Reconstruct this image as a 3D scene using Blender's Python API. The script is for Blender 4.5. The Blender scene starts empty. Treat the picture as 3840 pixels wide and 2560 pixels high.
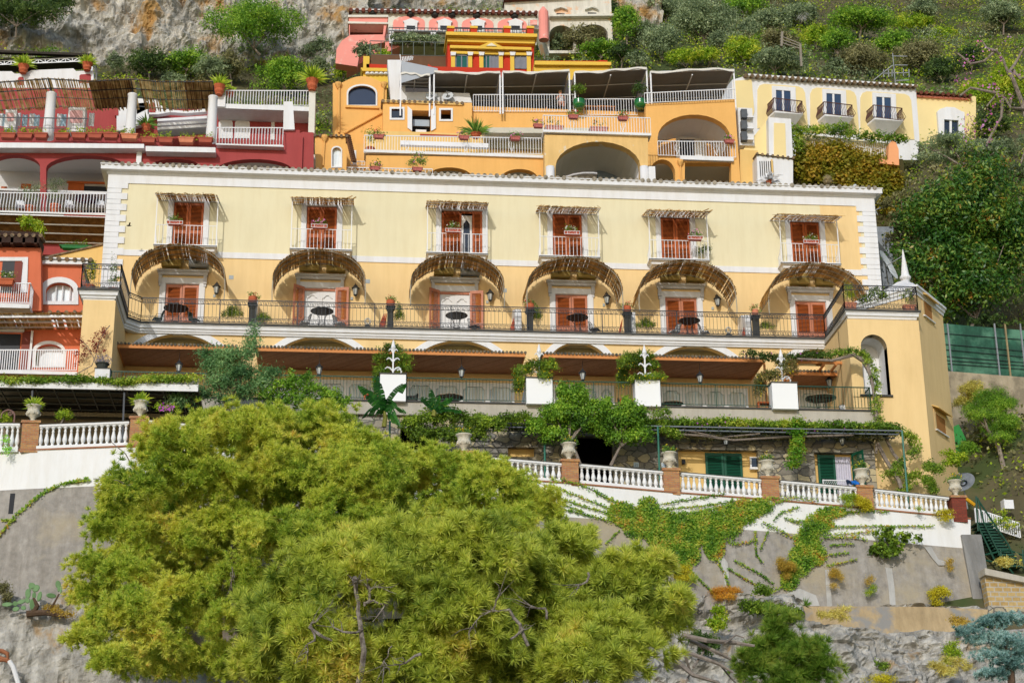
import bpy, math, random
import numpy as np
from mathutils import Vector, Matrix, noise as mnoise
from mathutils.geometry import tessellate_polygon
random.seed(7); rng=np.random.default_rng(7)
R=math.radians
# ---------------------------------------------------------------- camera, sky, sun, exposure
CX,CY,CZ=0.0,-90.0,0.0
PITCH,YAW,ROLL,FPX=R(19.8),R(5.73),R(.6),6700.0
scn=bpy.context.scene
COL=scn.collection
_f=np.array([math.sin(YAW)*math.cos(PITCH),math.cos(YAW)*math.cos(PITCH),math.sin(PITCH)])
_r=np.array([math.cos(YAW),-math.sin(YAW),0.0]); _u=np.cross(_r,_f)
_c,_s=math.cos(ROLL),math.sin(ROLL)
CR=_c*_r-_s*_u; CU=_s*_r+_c*_u
cd=bpy.data.cameras.new('camera'); cam=bpy.data.objects.new('camera',cd); COL.objects.link(cam)
cam.matrix_world=Matrix(((CR[0],CU[0],-_f[0],CX),(CR[1],CU[1],-_f[1],CY),(CR[2],CU[2],-_f[2],CZ),(0,0,0,1)))
cd.sensor_width=36; cd.lens=FPX/3840*36; cd.clip_end=2000; cd.clip_start=.5
scn.camera=cam
SUND=Vector((.35,1.0,-.50)).normalized()      # direction the sunlight travels
SUN_EL=math.asin(-SUND.z); SUN_AZ=math.atan2(-SUND.x,-SUND.y)   # azimuth from +Y towards +X
w=bpy.data.worlds.new('World'); scn.world=w; w.use_nodes=True
nt=w.node_tree; bg=nt.nodes['Background']; sk=nt.nodes.new('ShaderNodeTexSky')
sk.sky_type='NISHITA'; sk.sun_disc=False; sk.sun_elevation=SUN_EL; sk.sun_rotation=SUN_AZ
sk.dust_density=.6; sk.ozone_density=1.0
nt.links.new(sk.outputs[0],bg.inputs[0]); bg.inputs[1].default_value=.15
sd=bpy.data.lights.new('sun','SUN'); sd.energy=2.1; sd.angle=R(.5); sd.color=(1,.965,.93)
so=bpy.data.objects.new('sun',sd); COL.objects.link(so); so.location=(-40,-80,90)
so.rotation_euler=SUND.to_track_quat('-Z','Y').to_euler()
scn.view_settings.view_transform='Standard'; scn.view_settings.look='None'
scn.view_settings.exposure=-.02; scn.view_settings.gamma=1
# ---------------------------------------------------------------- from a sight line to a point in the place
def ray(px,py):
    return CR*((px-1920)/FPX)+CU*((1280-py)/FPX)+_f
def at(px,py,Y):
    d=ray(px,py); t=(Y-CY)/d[1]; return (CX+t*d[0],Y,CZ+t*d[2])
def X(px,py,Y): return at(px,py,Y)[0]
def Z(px,py,Y): return at(px,py,Y)[2]
def atz(px,py,z):
    d=ray(px,py); t=z/d[2]; return (t*d[0],CY+t*d[1],z)
# ---------------------------------------------------------------- materials
def lin(h):
    if not isinstance(h,str): return tuple(h)
    h=h.lstrip('#'); o=[]
    for i in (0,2,4):
        v=int(h[i:i+2],16)/255; o.append(v/12.92 if v<=.04045 else ((v+.055)/1.055)**2.4)
    return tuple(o)
MC={}
def _n(nt,t,**k):
    n=nt.nodes.new(t)
    for a,b in k.items(): setattr(n,a,b)
    return n
def mat(name,col,rough=.8,var=.1,vs=1.0,bump=0.,bs=25.,streak=0.,metal=0.,spec=.3,col2=None,mixs=.6,thr=(.45,.6),alpha=1.,bd=.05):
    if name in MC: return MC[name]
    m=bpy.data.materials.new(name); m.use_nodes=True; MC[name]=m
    nt=m.node_tree; L=nt.links; b=nt.nodes['Principled BSDF']
    b.inputs['Roughness'].default_value=rough; b.inputs['Metallic'].default_value=metal
    b.inputs['Specular IOR Level'].default_value=spec
    c=lin(col); tc=_n(nt,'ShaderNodeTexCoord')
    nz=_n(nt,'ShaderNodeTexNoise'); nz.inputs['Scale'].default_value=vs; nz.inputs['Detail'].default_value=5; nz.inputs['Roughness'].default_value=.62
    L.new(tc.outputs['Object'],nz.inputs['Vector'])
    rp=_n(nt,'ShaderNodeValToRGB'); e=rp.color_ramp.elements
    e[0].position=.3; e[1].position=.7
    e[0].color=(*[max(0,x*(1-var)) for x in c],1); e[1].color=(*[min(1,x*(1+var)) for x in c],1)
    L.new(nz.outputs['Fac'],rp.inputs['Fac']); out=rp.outputs['Color']
    if streak>0:
        mp=_n(nt,'ShaderNodeMapping'); mp.inputs['Scale'].default_value=(1.6,1.6,.22); L.new(tc.outputs['Object'],mp.inputs['Vector'])
        n2=_n(nt,'ShaderNodeTexNoise'); n2.inputs['Scale'].default_value=1.5; n2.inputs['Detail'].default_value=6; n2.inputs['Roughness'].default_value=.7
        L.new(mp.outputs[0],n2.inputs['Vector'])
        r2=_n(nt,'ShaderNodeValToRGB'); r2.color_ramp.elements[0].position=.42; r2.color_ramp.elements[1].position=.72
        r2.color_ramp.elements[0].color=(1,1,1,1); k=1-streak; r2.color_ramp.elements[1].color=(k,k*.98,k*.94,1)
        L.new(n2.outputs['Fac'],r2.inputs['Fac'])
        mx=_n(nt,'ShaderNodeMixRGB',blend_type='MULTIPLY'); mx.inputs[0].default_value=1
        L.new(out,mx.inputs[1]); L.new(r2.outputs[0],mx.inputs[2]); out=mx.outputs[0]
    if col2 is not None:
        n3=_n(nt,'ShaderNodeTexNoise'); n3.inputs['Scale'].default_value=mixs; n3.inputs['Detail'].default_value=7; n3.inputs['Roughness'].default_value=.6
        mp=_n(nt,'ShaderNodeMapping'); mp.inputs['Location'].default_value=(13,7,3); L.new(tc.outputs['Object'],mp.inputs['Vector']); L.new(mp.outputs[0],n3.inputs['Vector'])
        r3=_n(nt,'ShaderNodeValToRGB'); r3.color_ramp.elements[0].position=thr[0]; r3.color_ramp.elements[1].position=thr[1]
        L.new(n3.outputs['Fac'],r3.inputs['Fac'])
        mx=_n(nt,'ShaderNodeMixRGB'); L.new(r3.outputs[0],mx.inputs[0]); L.new(out,mx.inputs[1]); mx.inputs[2].default_value=(*lin(col2),1); out=mx.outputs[0]
    L.new(out,b.inputs['Base Color'])
    if bump>0:
        n4=_n(nt,'ShaderNodeTexNoise'); n4.inputs['Scale'].default_value=bs; n4.inputs['Detail'].default_value=9; L.new(tc.outputs['Object'],n4.inputs['Vector'])
        bp=_n(nt,'ShaderNodeBump'); bp.inputs['Strength'].default_value=bump; bp.inputs['Distance'].default_value=bd
        L.new(n4.outputs['Fac'],bp.inputs['Height']); L.new(bp.outputs[0],b.inputs['Normal'])
    if alpha<1: b.inputs['Alpha'].default_value=alpha
    return m
def leafmat(name,cols,rough=.5,trans=.4,hue=.0,ns=.7,spec=.3,gain=2.35):
    """cols: list of (pos,colour) used per leaf, shifted by a large noise so that clumps differ"""
    if name in MC: return MC[name]
    m=bpy.data.materials.new(name); m.use_nodes=True; MC[name]=m
    nt=m.node_tree; L=nt.links; b=nt.nodes['Principled BSDF']; o=nt.nodes['Material Output']
    b.inputs['Roughness'].default_value=rough; b.inputs['Specular IOR Level'].default_value=spec
    g=_n(nt,'ShaderNodeNewGeometry'); tc=_n(nt,'ShaderNodeTexCoord')
    nz=_n(nt,'ShaderNodeTexNoise'); nz.inputs['Scale'].default_value=ns; nz.inputs['Detail'].default_value=3
    L.new(tc.outputs['Object'],nz.inputs['Vector'])
    a=_n(nt,'ShaderNodeMath',operation='MULTIPLY_ADD'); a.inputs[1].default_value=1.6; a.inputs[2].default_value=-.55
    L.new(nz.outputs['Fac'],a.inputs[0])
    s=_n(nt,'ShaderNodeMath',operation='MULTIPLY_ADD'); s.inputs[1].default_value=.5; L.new(g.outputs['Random Per Island'],s.inputs[0]); L.new(a.outputs[0],s.inputs[2])
    rp=_n(nt,'ShaderNodeValToRGB'); el=rp.color_ramp.elements
    while len(el)<len(cols): el.new(.5)
    for e,(p,c) in zip(el,cols): e.position=p; e.color=(*[min(.95,v*gain) for v in lin(c)],1)
    L.new(s.outputs[0],rp.inputs['Fac']); L.new(rp.outputs[0],b.inputs['Base Color'])
    t=_n(nt,'ShaderNodeBsdfTranslucent'); L.new(rp.outputs[0],t.inputs['Color'])
    mx=_n(nt,'ShaderNodeMixShader'); mx.inputs[0].default_value=trans
    L.new(b.outputs[0],mx.inputs[1]); L.new(t.outputs[0],mx.inputs[2]); L.new(mx.outputs[0],o.inputs['Surface'])
    return m
def brickmat(name,c1,c2,mort,sx,sz,ms=.012,bump=.4,off=.5,varn=.0,dirt=None):
    if name in MC: return MC[name]
    m=bpy.data.materials.new(name); m.use_nodes=True; MC[name]=m
    nt=m.node_tree; L=nt.links; b=nt.nodes['Principled BSDF']; b.inputs['Roughness'].default_value=.9
    tc=_n(nt,'ShaderNodeTexCoord'); sp=_n(nt,'ShaderNodeSeparateXYZ'); L.new(tc.outputs['Object'],sp.inputs[0])
    ad=_n(nt,'ShaderNodeMath',operation='ADD'); L.new(sp.outputs[0],ad.inputs[0]); L.new(sp.outputs[1],ad.inputs[1])
    cb=_n(nt,'ShaderNodeCombineXYZ'); L.new(ad.outputs[0],cb.inputs[0]); L.new(sp.outputs[2],cb.inputs[1])
    br=_n(nt,'ShaderNodeTexBrick'); L.new(cb.outputs[0],br.inputs['Vector'])
    br.inputs['Color1'].default_value=(*lin(c1),1); br.inputs['Color2'].default_value=(*lin(c2),1); br.inputs['Mortar'].default_value=(*lin(mort),1)
    br.inputs['Scale'].default_value=1; br.inputs['Brick Width'].default_value=sx; br.inputs['Row Height'].default_value=sz; br.inputs['Mortar Size'].default_value=ms
    br.offset=off
    nz=_n(nt,'ShaderNodeTexNoise'); nz.inputs['Scale'].default_value=6; nz.inputs['Detail'].default_value=6; L.new(tc.outputs['Object'],nz.inputs['Vector'])
    r=_n(nt,'ShaderNodeValToRGB'); r.color_ramp.elements[0].color=(.62,.6,.58,1); r.color_ramp.elements[1].color=(1.25,1.22,1.2,1); L.new(nz.outputs['Fac'],r.inputs['Fac'])
    mx=_n(nt,'ShaderNodeMixRGB',blend_type='MULTIPLY'); mx.inputs[0].default_value=1; L.new(br.outputs['Color'],mx.inputs[1]); L.new(r.outputs[0],mx.inputs[2])
    L.new(mx.outputs[0],b.inputs['Base Color'])
    bp=_n(nt,'ShaderNodeBump'); bp.inputs['Strength'].default_value=bump; bp.inputs['Distance'].default_value=.03; bp.invert=True
    L.new(br.outputs['Fac'],bp.inputs['Height']); L.new(bp.outputs[0],b.inputs['Normal'])
    return m
def stonemat(name,cols,mort,scale=2.2,edge=.05,bump=.7,stretch=(1,1,1.7)):
    if name in MC: return MC[name]
    m=bpy.data.materials.new(name); m.use_nodes=True; MC[name]=m
    nt=m.node_tree; L=nt.links; b=nt.nodes['Principled BSDF']; b.inputs['Roughness'].default_value=.95
    tc=_n(nt,'ShaderNodeTexCoord'); mp=_n(nt,'ShaderNodeMapping'); mp.inputs['Scale'].default_value=stretch; L.new(tc.outputs['Object'],mp.inputs['Vector'])
    nz=_n(nt,'ShaderNodeTexNoise'); nz.inputs['Scale'].default_value=2.2; nz.inputs['Detail'].default_value=4; L.new(mp.outputs[0],nz.inputs['Vector'])
    va=_n(nt,'ShaderNodeVectorMath',operation='MULTIPLY_ADD'); va.inputs[1].default_value=(.35,.35,.35); L.new(nz.outputs['Color'],va.inputs[0]); L.new(mp.outputs[0],va.inputs[2])
    v=_n(nt,'ShaderNodeTexVoronoi'); v.inputs['Scale'].default_value=scale; L.new(va.outputs[0],v.inputs['Vector'])
    ve=_n(nt,'ShaderNodeTexVoronoi',feature='DISTANCE_TO_EDGE'); ve.inputs['Scale'].default_value=scale; L.new(va.outputs[0],ve.inputs['Vector'])
    sp=_n(nt,'ShaderNodeSeparateColor'); L.new(v.outputs['Color'],sp.inputs[0])
    rp=_n(nt,'ShaderNodeValToRGB'); el=rp.color_ramp.elements
    while len(el)<len(cols): el.new(.5)
    for i,(e,c) in enumerate(zip(el,cols)): e.position=i/(len(cols)-1); e.color=(*lin(c),1)
    L.new(sp.outputs[0],rp.inputs['Fac'])
    n2=_n(nt,'ShaderNodeTexNoise'); n2.inputs['Scale'].default_value=9; n2.inputs['Detail'].default_value=7; L.new(tc.outputs['Object'],n2.inputs['Vector'])
    r=_n(nt,'ShaderNodeValToRGB'); r.color_ramp.elements[0].color=(.6,.6,.6,1); r.color_ramp.elements[1].color=(1.3,1.3,1.3,1); L.new(n2.outputs['Fac'],r.inputs['Fac'])
    mx=_n(nt,'ShaderNodeMixRGB',blend_type='MULTIPLY'); mx.inputs[0].default_value=1; L.new(rp.outputs[0],mx.inputs[1]); L.new(r.outputs[0],mx.inputs[2])
    re=_n(nt,'ShaderNodeValToRGB'); re.color_ramp.elements[0].position=edge*.4; re.color_ramp.elements[1].position=edge; L.new(ve.outputs['Distance'],re.inputs['Fac'])
    m2=_n(nt,'ShaderNodeMixRGB'); L.new(re.outputs[0],m2.inputs[0]); m2.inputs[1].default_value=(*lin(mort),1); L.new(mx.outputs[0],m2.inputs[2])
    L.new(m2.outputs[0],b.inputs['Base Color'])
    hh=_n(nt,'ShaderNodeMath',operation='MULTIPLY_ADD'); hh.inputs[1].default_value=.35; L.new(n2.outputs['Fac'],hh.inputs[0]); L.new(re.outputs[0],hh.inputs[2])
    bp=_n(nt,'ShaderNodeBump'); bp.inputs['Strength'].default_value=bump; bp.inputs['Distance'].default_value=.06; L.new(hh.outputs[0],bp.inputs['Height']); L.new(bp.outputs[0],b.inputs['Normal'])
    return m
# ---------------------------------------------------------------- object tree
ORG={}
def tag(o,label=None,cat=None,group=None,kind=None):
    if label: o['label']=label
    if cat: o['category']=cat
    if group: o['group']=group
    if kind: o['kind']=kind
    return o
def thing(name,label,cat,loc,group=None):
    o=bpy.data.objects.new(name,None); COL.objects.link(o); o.location=loc; o.empty_display_size=.3
    ORG[o.name]=tuple(loc); return tag(o,label,cat,group)
def dup(root,loc,rotz=None,label=None,group=None,scale=None):
    r=root.copy(); COL.objects.link(r); r.location=loc
    if rotz is not None: r.rotation_euler=(0,0,rotz)
    if scale is not None: r.scale=(scale,)*3 if not hasattr(scale,'__len__') else scale
    if label: r['label']=label
    if group: r['group']=group
    for ch in list(root.children):
        c=ch.copy(); COL.objects.link(c); c.parent=r
        for g in list(ch.children):
            d=g.copy(); COL.objects.link(d); d.parent=c
    return r
# ---------------------------------------------------------------- mesh builder
class Fr:
    """a facade frame: u runs to the right along the wall, w out of it towards the viewer, z up"""
    def __init__(s,px,py,Y,yaw=0.,lean=0.):
        s.o=np.array([*at(px,py,Y)[:2],0.]); s.yaw=R(yaw)
        s.U=np.array([math.cos(s.yaw),math.sin(s.yaw),0.]); s.N=np.array([math.sin(s.yaw),-math.cos(s.yaw),0.])
    def uz(s,px,py,w=0.):
        d=ray(px,py); c=np.array([CX,CY,CZ]); o=s.o+s.N*w
        t=((o-c)@s.N)/(d@s.N); p=c+t*d; return float((p-s.o)@s.U),float(p[2])
    def rect(s,x0,y0,x1,y1,w=0.):
        u0=s.uz(x0,(y0+y1)/2,w)[0]; u1=s.uz(x1,(y0+y1)/2,w)[0]; z1=s.uz((x0+x1)/2,y0,w)[1]; z0=s.uz((x0+x1)/2,y1,w)[1]
        return u0,u1,z0,z1
    def W(s,u,w,z): 
        p=s.o+s.U*u+s.N*w; return (float(p[0]),float(p[1]),float(z))
class MB:
    def __init__(s,fr=None): s.V=[];s.n=0;s.F={};s.fr=fr
    def add(s,vs,fs):
        vs=np.asarray(vs,dtype=np.float64).reshape(-1,3)
        if s.fr is not None:
            vs=s.fr.o+np.outer(vs[:,0],s.fr.U)+np.outer(vs[:,1],s.fr.N)+np.outer(vs[:,2],(0,0,1.))
        s.V.append(vs)
        if isinstance(fs,np.ndarray): s.F.setdefault(fs.shape[1],[]).append(fs+s.n)
        else:
            d={}
            for f in fs: d.setdefault(len(f),[]).append(f)
            for k,l in d.items(): s.F.setdefault(k,[]).append(np.array(l,dtype=np.int64)+s.n)
        s.n+=len(vs); return s
    def box(s,x0,x1,y0,y1,z0,z1):
        s.add([(x0,y0,z0),(x1,y0,z0),(x1,y1,z0),(x0,y1,z0),(x0,y0,z1),(x1,y0,z1),(x1,y1,z1),(x0,y1,z1)],
              [(3,2,1,0),(4,5,6,7),(0,1,5,4),(1,2,6,5),(2,3,7,6),(3,0,4,7)]); return s
    def obox(s,c,h,rot):
        """oriented box: centre, half sizes, 3x3 rotation"""
        P=[(a*h[0],b*h[1],d*h[2]) for d in(-1,1) for b in(-1,1) for a in(-1,1)]
        P=np.array(P)@np.array(rot).T+np.array(c)
        s.add(P,[(0,2,3,1),(4,5,7,6),(0,1,5,4),(1,3,7,5),(3,2,6,7),(2,0,4,6)]); return s
    def bar(s,a,b,t,t2=None,up=(0,0,1)):
        a=np.array(a,float);b=np.array(b,float);d=b-a;l=np.linalg.norm(d)
        if l<1e-6: return s
        d/=l; up=np.array(up,float)
        if abs(d@up)>.95: up=np.array((0,1.,0))
        x=np.cross(d,up);x/=np.linalg.norm(x);y=np.cross(x,d)
        return s.obox((a+b)/2,(t/2,(t2 or t)/2,l/2),np.array([x,y,d]).T)
    def prism(s,pts,w0,w1,holes=(),axis='w'):
        """polygon in (u,z) with holes, from depth w0 to w1"""
        loops=[list(pts)]+[list(h) for h in holes]
        tri=tessellate_polygon([[Vector((p[0],p[1],0)) for p in l] for l in loops])
        flat=[p for l in loops for p in l]; n=len(flat)
        V=[(p[0],w1,p[1]) for p in flat]+[(p[0],w0,p[1]) for p in flat]
        F=[tuple(t) for t in tri]+[tuple(i+n for i in reversed(t)) for t in tri]
        k=0
        for l in loops:
            m=len(l)
            for i in range(m): a=k+i;b=k+(i+1)%m; F.append((a,b,b+n,a+n))
            k+=m
        s.add(V,F); return s
    def tube(s,P,r,n=6,cap=True):
        P=[np.array(p,float) for p in P]; m=len(P)
        rs=r if hasattr(r,'__len__') else [r]*m
        V=[];F=[];prev=None
        for i in range(m):
            d=P[min(i+1,m-1)]-P[max(i-1,0)]; l=np.linalg.norm(d); d=d/l if l>1e-9 else np.array((0,0,1.))
            if prev is None:
                a=np.array((0,0,1.)) if abs(d[2])<.9 else np.array((1.,0,0))
                x=np.cross(d,a)
            else: x=prev-d*(prev@d)
            x/=np.linalg.norm(x)+1e-12; prev=x; y=np.cross(d,x)
            for k in range(n):
                t=2*math.pi*k/n; V.append(P[i]+rs[i]*(math.cos(t)*x+math.sin(t)*y))
        for i in range(m-1):
            for k in range(n): a=i*n+k;b=i*n+(k+1)%n; F.append((a,b,b+n,a+n))
        if cap: F.append(tuple(range(n-1,-1,-1))); F.append(tuple((m-1)*n+k for k in range(n)))
        s.add(V,F); return s
    def lathe(s,c,prof,n=14,sx=1,sy=1):
        V=[];F=[];m=len(prof)
        for (r,z) in prof:
            for k in range(n):
                t=2*math.pi*k/n; V.append((c[0]+r*sx*math.cos(t),c[1]+r*sy*math.sin(t),c[2]+z))
        for i in range(m-1):
            for k in range(n): a=i*n+k;b=i*n+(k+1)%n; F.append((a,b,b+n,a+n))
        F.append(tuple(range(n-1,-1,-1))); F.append(tuple((m-1)*n+k for k in range(n)))
        s.add(V,F); return s
    def sweep(s,path,prof,closed_prof=True,side=1):
        """sweep a profile [(out,z)] along a plan polyline [(x,y)] with mitred corners; out is to the right of travel*side"""
        P=[np.array(p,float) for p in path]; m=len(P); nrm=[]
        for i in range(m):
            ds=[]
            if i>0: d=P[i]-P[i-1]; ds.append(d/np.linalg.norm(d))
            if i<m-1: d=P[i+1]-P[i]; ds.append(d/np.linalg.norm(d))
            ns=[np.array((d[1],-d[0]))*side for d in ds]
            if len(ns)==1: nrm.append(ns[0])
            else:
                b=ns[0]+ns[1]; b/=np.linalg.norm(b); nrm.append(b/max(.3,b@ns[0]))
        k=len(prof); V=[];F=[]
        for i in range(m):
            for (o,z) in prof: q=P[i]+nrm[i]*o; V.append((q[0],q[1],z))
        kk=k if closed_prof else k-1
        for i in range(m-1):
            for j in range(kk): a=i*k+j;b=i*k+(j+1)%k; F.append((a,b,b+k,a+k))
        if closed_prof: F.append(tuple(range(k))); F.append(tuple((m-1)*k+j for j in reversed(range(k))))
        s.add(V,F); return s
    def build(s,name,material,parent=None,smooth=False,label=None,top=None,kind=None):
        """parent: thing or part; top=(label,category,group) makes a top-level mesh"""
        V=np.concatenate(s.V) if s.V else np.zeros((0,3))
        if parent is not None: org=np.array(ORG[parent.name])
        elif len(V):
            mn=V.min(0);mx=V.max(0); org=np.array([(mn[0]+mx[0])/2,(mn[1]+mx[1])/2,mn[2]])
        else: org=np.zeros(3)
        me=bpy.data.meshes.new(name); me.vertices.add(len(V)); me.vertices.foreach_set('co',(V-org).astype(np.float32).ravel())
        loops=[];starts=[];tot=[];k=0
        for sz,ch in s.F.items():
            a=np.concatenate(ch); loops.append(a.ravel()); starts.append(k+np.arange(len(a))*sz); tot.append(np.full(len(a),sz)); k+=a.size
        if loops:
            loops=np.concatenate(loops);starts=np.concatenate(starts);tot=np.concatenate(tot)
            me.loops.add(len(loops)); me.loops.foreach_set('vertex_index',loops.astype(np.int32))
            me.polygons.add(len(starts)); me.polygons.foreach_set('loop_start',starts.astype(np.int32)); me.polygons.foreach_set('loop_total',tot.astype(np.int32))
            me.polygons.foreach_set('use_smooth',np.full(len(starts),bool(smooth)))
        me.update(calc_edges=True); me.validate()
        me.materials.append(material)
        o=bpy.data.objects.new(name,me); COL.objects.link(o)
        if parent is not None: o.parent=parent; ORG[o.name]=tuple(org)
        else: o.location=org; ORG[o.name]=tuple(org)
        if label: o['label']=label
        if top: tag(o,*top)
        if kind: o['kind']=kind
        return o
def smoothobj(o):
    o.data.polygons.foreach_set('use_smooth',np.ones(len(o.data.polygons),dtype=bool))
# ---------------------------------------------------------------- foliage helpers (arrays)
def unit(v): return v/(np.linalg.norm(v,axis=-1,keepdims=True)+1e-9)
def leaves(mb,C,N,size,asp=.5,tilt=.6,svar=.4,fold=0.):
    """rhombic leaves at C with normals near N"""
    n=len(C)
    if n==0: return mb
    N=unit(N+rng.normal(0,tilt,(n,3))); A=unit(rng.normal(0,1,(n,3))); T=unit(np.cross(N,A)); B=np.cross(N,T)
    L=(size*(1+svar*rng.uniform(-1,1,n)))[:,None]; W_=L*asp
    V=np.stack([C-T*L*.5,C+B*W_*.5-T*L*.05,C+T*L*.5,C-B*W_*.5-T*L*.05],1).reshape(-1,3)
    F=np.arange(n*4).reshape(n,4)
    mb.add(V,F); return mb
def clumps(blobs,m,per,spread,inner=.62,lump=.18,up=.0,flat=1.):
    """m clump centres on the shells of ellipsoid blobs, per leaves around each; returns centres, normals"""
    B=np.array(blobs,float); wgt=(B[:,3]*B[:,4]+B[:,3]*B[:,5]+B[:,4]*B[:,5]); wgt/=wgt.sum()
    k=rng.choice(len(B),m,p=wgt); D=unit(rng.normal(0,1,(m,3)))
    D[:,2]=np.where(D[:,2]<-.35,-D[:,2]*.6,D[:,2]); D=unit(D)
    rad=inner+(1-inner)*rng.uniform(0,1,m)**.5; rad*=1+rng.normal(0,lump,m)
    Cc=B[k,:3]+D*B[k,3:6]*rad[:,None]
    Cl=np.repeat(Cc,per,0)+rng.normal(0,1,(m*per,3))*spread*np.array((1,1,flat))
    Nn=unit(np.repeat(D,per,0)+unit(Cl-np.repeat(Cc,per,0)+1e-6)*.8+np.array((0,0,up)))
    return Cl,Nn
def shrub_mb(blobs,m,per,size,spread,**k):
    mb=MB(); a={x:k.pop(x) for x in ('inner','lump','up','flat') if x in k}
    C,N=clumps(blobs,m,per,spread,**a); leaves(mb,C,N,size,**k); return mb
# ================================================================ common materials
WHITE=mat('white_paint','#e4e4e3',.75,.03,.7,.08,30,streak=.10)
WHITE2=mat('white_metal','#e6e6e6',.45,.03,3)
CREAM=mat('cream_plaster','#e4dab5',.9,.035,.35,.06,30,streak=.06)
YELLOW=mat('yellow_plaster','#eccc92',.9,.04,.4,.06,30,streak=.08)
OCHRE=mat('ochre_plaster','#e4bf78',.9,.05,.5,.05,30,streak=.05)
OLIVE=mat('olive_plaster','#ddd5ae',.9,.06,.6,.05,30)
IRON=mat('dark_iron','#3a3d40',.5,.1,4,metal=.3)
GREEN_IRON=mat('green_iron','#1f4a38',.45,.1,4)
SHUT=mat('orange_shutter_paint','#b05a26',.5,.12,1.5,streak=.15)
SHUTF=mat('orange_shutter_frame','#bd7858',.5,.1,1.5)
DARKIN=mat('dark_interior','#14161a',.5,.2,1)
GLASS=mat('window_glass','#1d2530',.08,.2,.8,spec=.8)
CURT=mat('curtain_behind_glass','#e4f0f6',.35,.1,1.2,streak=.3)
REED=leafmat('reed_cane',[(.0,'#6b4f2a'),(.35,'#9c7c46'),(.7,'#c0a066'),(1.,'#d8bc84')],rough=.8,trans=.45,ns=2,gain=1.5)
TERRA=mat('terracotta','#b8603c',.8,.12,4,.15,30)
TERRA2=mat('terracotta_pale','#cf8360',.8,.12,4,.15,30)
TILE=mat('roof_tile','#8d7558',.9,.25,2.5,.3,20,col2='#5e5345',mixs=4)
PLANK=brickmat('wooden_planks','#b98560','#a5714c','#5c3a22',.16,40,.008,.3,off=0)
WOODF=mat('pine_fascia','#d08a4e',.7,.12,3,streak=.1)
CONC=mat('concrete','#b9b2a3',.9,.08,1.0,.2,20,streak=.2)
DSTONE=mat('dark_stone_edge','#4d4c48',.85,.2,3,.1,30)
ACM=mat('ac_casing_tan','#b09a55',.6,.1,3); ACG=mat('ac_casing_grey','#9aa0a2',.6,.1,3)
def leaf3(n,a,b,c,**k): return leafmat(n,[(.1,a),(.5,b),(.9,c)],**k)
L_SHRUB=leaf3('shrub_leaf','#28380f','#4f661c','#86962f')
L_DARK=leaf3('dark_shrub_leaf','#1c2a10','#344a1c','#566a2c')
L_YELLOW=leaf3('yellow_green_leaf','#4d6418','#7e8f25','#b0ac3a')
L_GERAN=leaf3('geranium_leaf','#2c4218','#4e6c28','#7a9040')
L_RED=leaf3('red_bloom','#6e1420','#9c2030','#c24450'); L_WHITEF=leaf3('white_bloom','#cfcfc0','#e6e6dc','#f0f0ea',gain=1)
L_PINK=leaf3('pink_bloom','#a84a7c','#c86a98','#d68cae'); L_ORANGEF=leaf3('orange_yellow_bloom','#b87a10','#d8a018','#e6bc38')
L_PURP=leaf3('purple_bloom','#7a2a7c','#9a4498','#b864b0')
# ================================================================ the hotel
HB=thing('hotel_building','long pale yellow hotel with white quoins, six bays of orange shutters and arched terrace','building',(8.4,0,26.7))
YW=0.0
xL,xR=-12.88,29.67
zTop=41.65; zFr=Z(484,689,0); zStr=36.93
zB=32.30          # balcony floor
YB=-2.55; YA=-2.2 # balcony edge, arch wall
UD=[(649,765,757),(1148.7,1264.7,772.8),(1654,1809,789.7),(2071,2183.5,801.8),(2477,2588.8,814.7),(2964,3075,830)]
LD=[(618.4,745.6,1064),(1139.7,1258,1080),(1647,1762,1093),(2082,2204.5,1103.6),(2494.6,2615,1115),(2983,3100,1129)]
ud=[(X(a,t+60,.05),X(b,t+60,.05),Z((a+b)/2,t,0)) for a,b,t in UD]
ld=[(X(a,t+60,.05),X(b,t+60,.05),Z((a+b)/2,t,0)) for a,b,t in LD]
zUF=37.45 # upper balcony floor
F0=Fr(0,1280,0.0)
def rc(x0,x1,z0,z1): return [(x0,z0),(x1,z0),(x1,z1),(x0,z1)]
F0.o=np.array([0.,0.,0.])
m=MB(F0); m.prism(rc(xL,xR,zStr,zTop),-.25,0,[rc(a,b,zUF,t) for a,b,t in ud]); m.build('upper_wall',CREAM,HB)
m=MB(F0); m.prism(rc(xL,xR,31.6,zStr),-.25,0,[rc(a,b,zB,t) for a,b,t in ld]); m.build('lower_wall',YELLOW,HB)
x0p=X(2840+525/2.24,780,0)  # patch of deeper yellow repaint at the right of the upper storey
m=MB(F0); m.prism(rc(x0p,X(3225,850,0),zStr+.3,zFr),.0,.004,[rc(ud[5][0]-.28,ud[5][1]+.28,zUF-.5,ud[5][2]+.28)]) if False else None
m=MB(F0)
for a,b,c,d in ((x0p,xR-.9,ud[5][2]+.45,zFr),(ud[5][1]+.3,xR-.9,zStr+.3,ud[5][2]+.45)): m.box(a,b,.0,.006,c,d)
m.build('repainted_patch',YELLOW,HB)
m=MB(); m.box(xL,xR,.25,11,26,zTop); m.box(xL,-12.6,.0,.25,31.6,zTop) if False else None
m.build('rear_block',YELLOW,HB)
m=MB(F0); m.box(xL,xR,.003,.05,zStr,zStr+.34); m.build('string_course',WHITE,HB)
m=MB(F0); m.box(xL-.04,xR+.04,.0,.06,zFr,zTop+.3); m.build('frieze',WHITE,HB)
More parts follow.
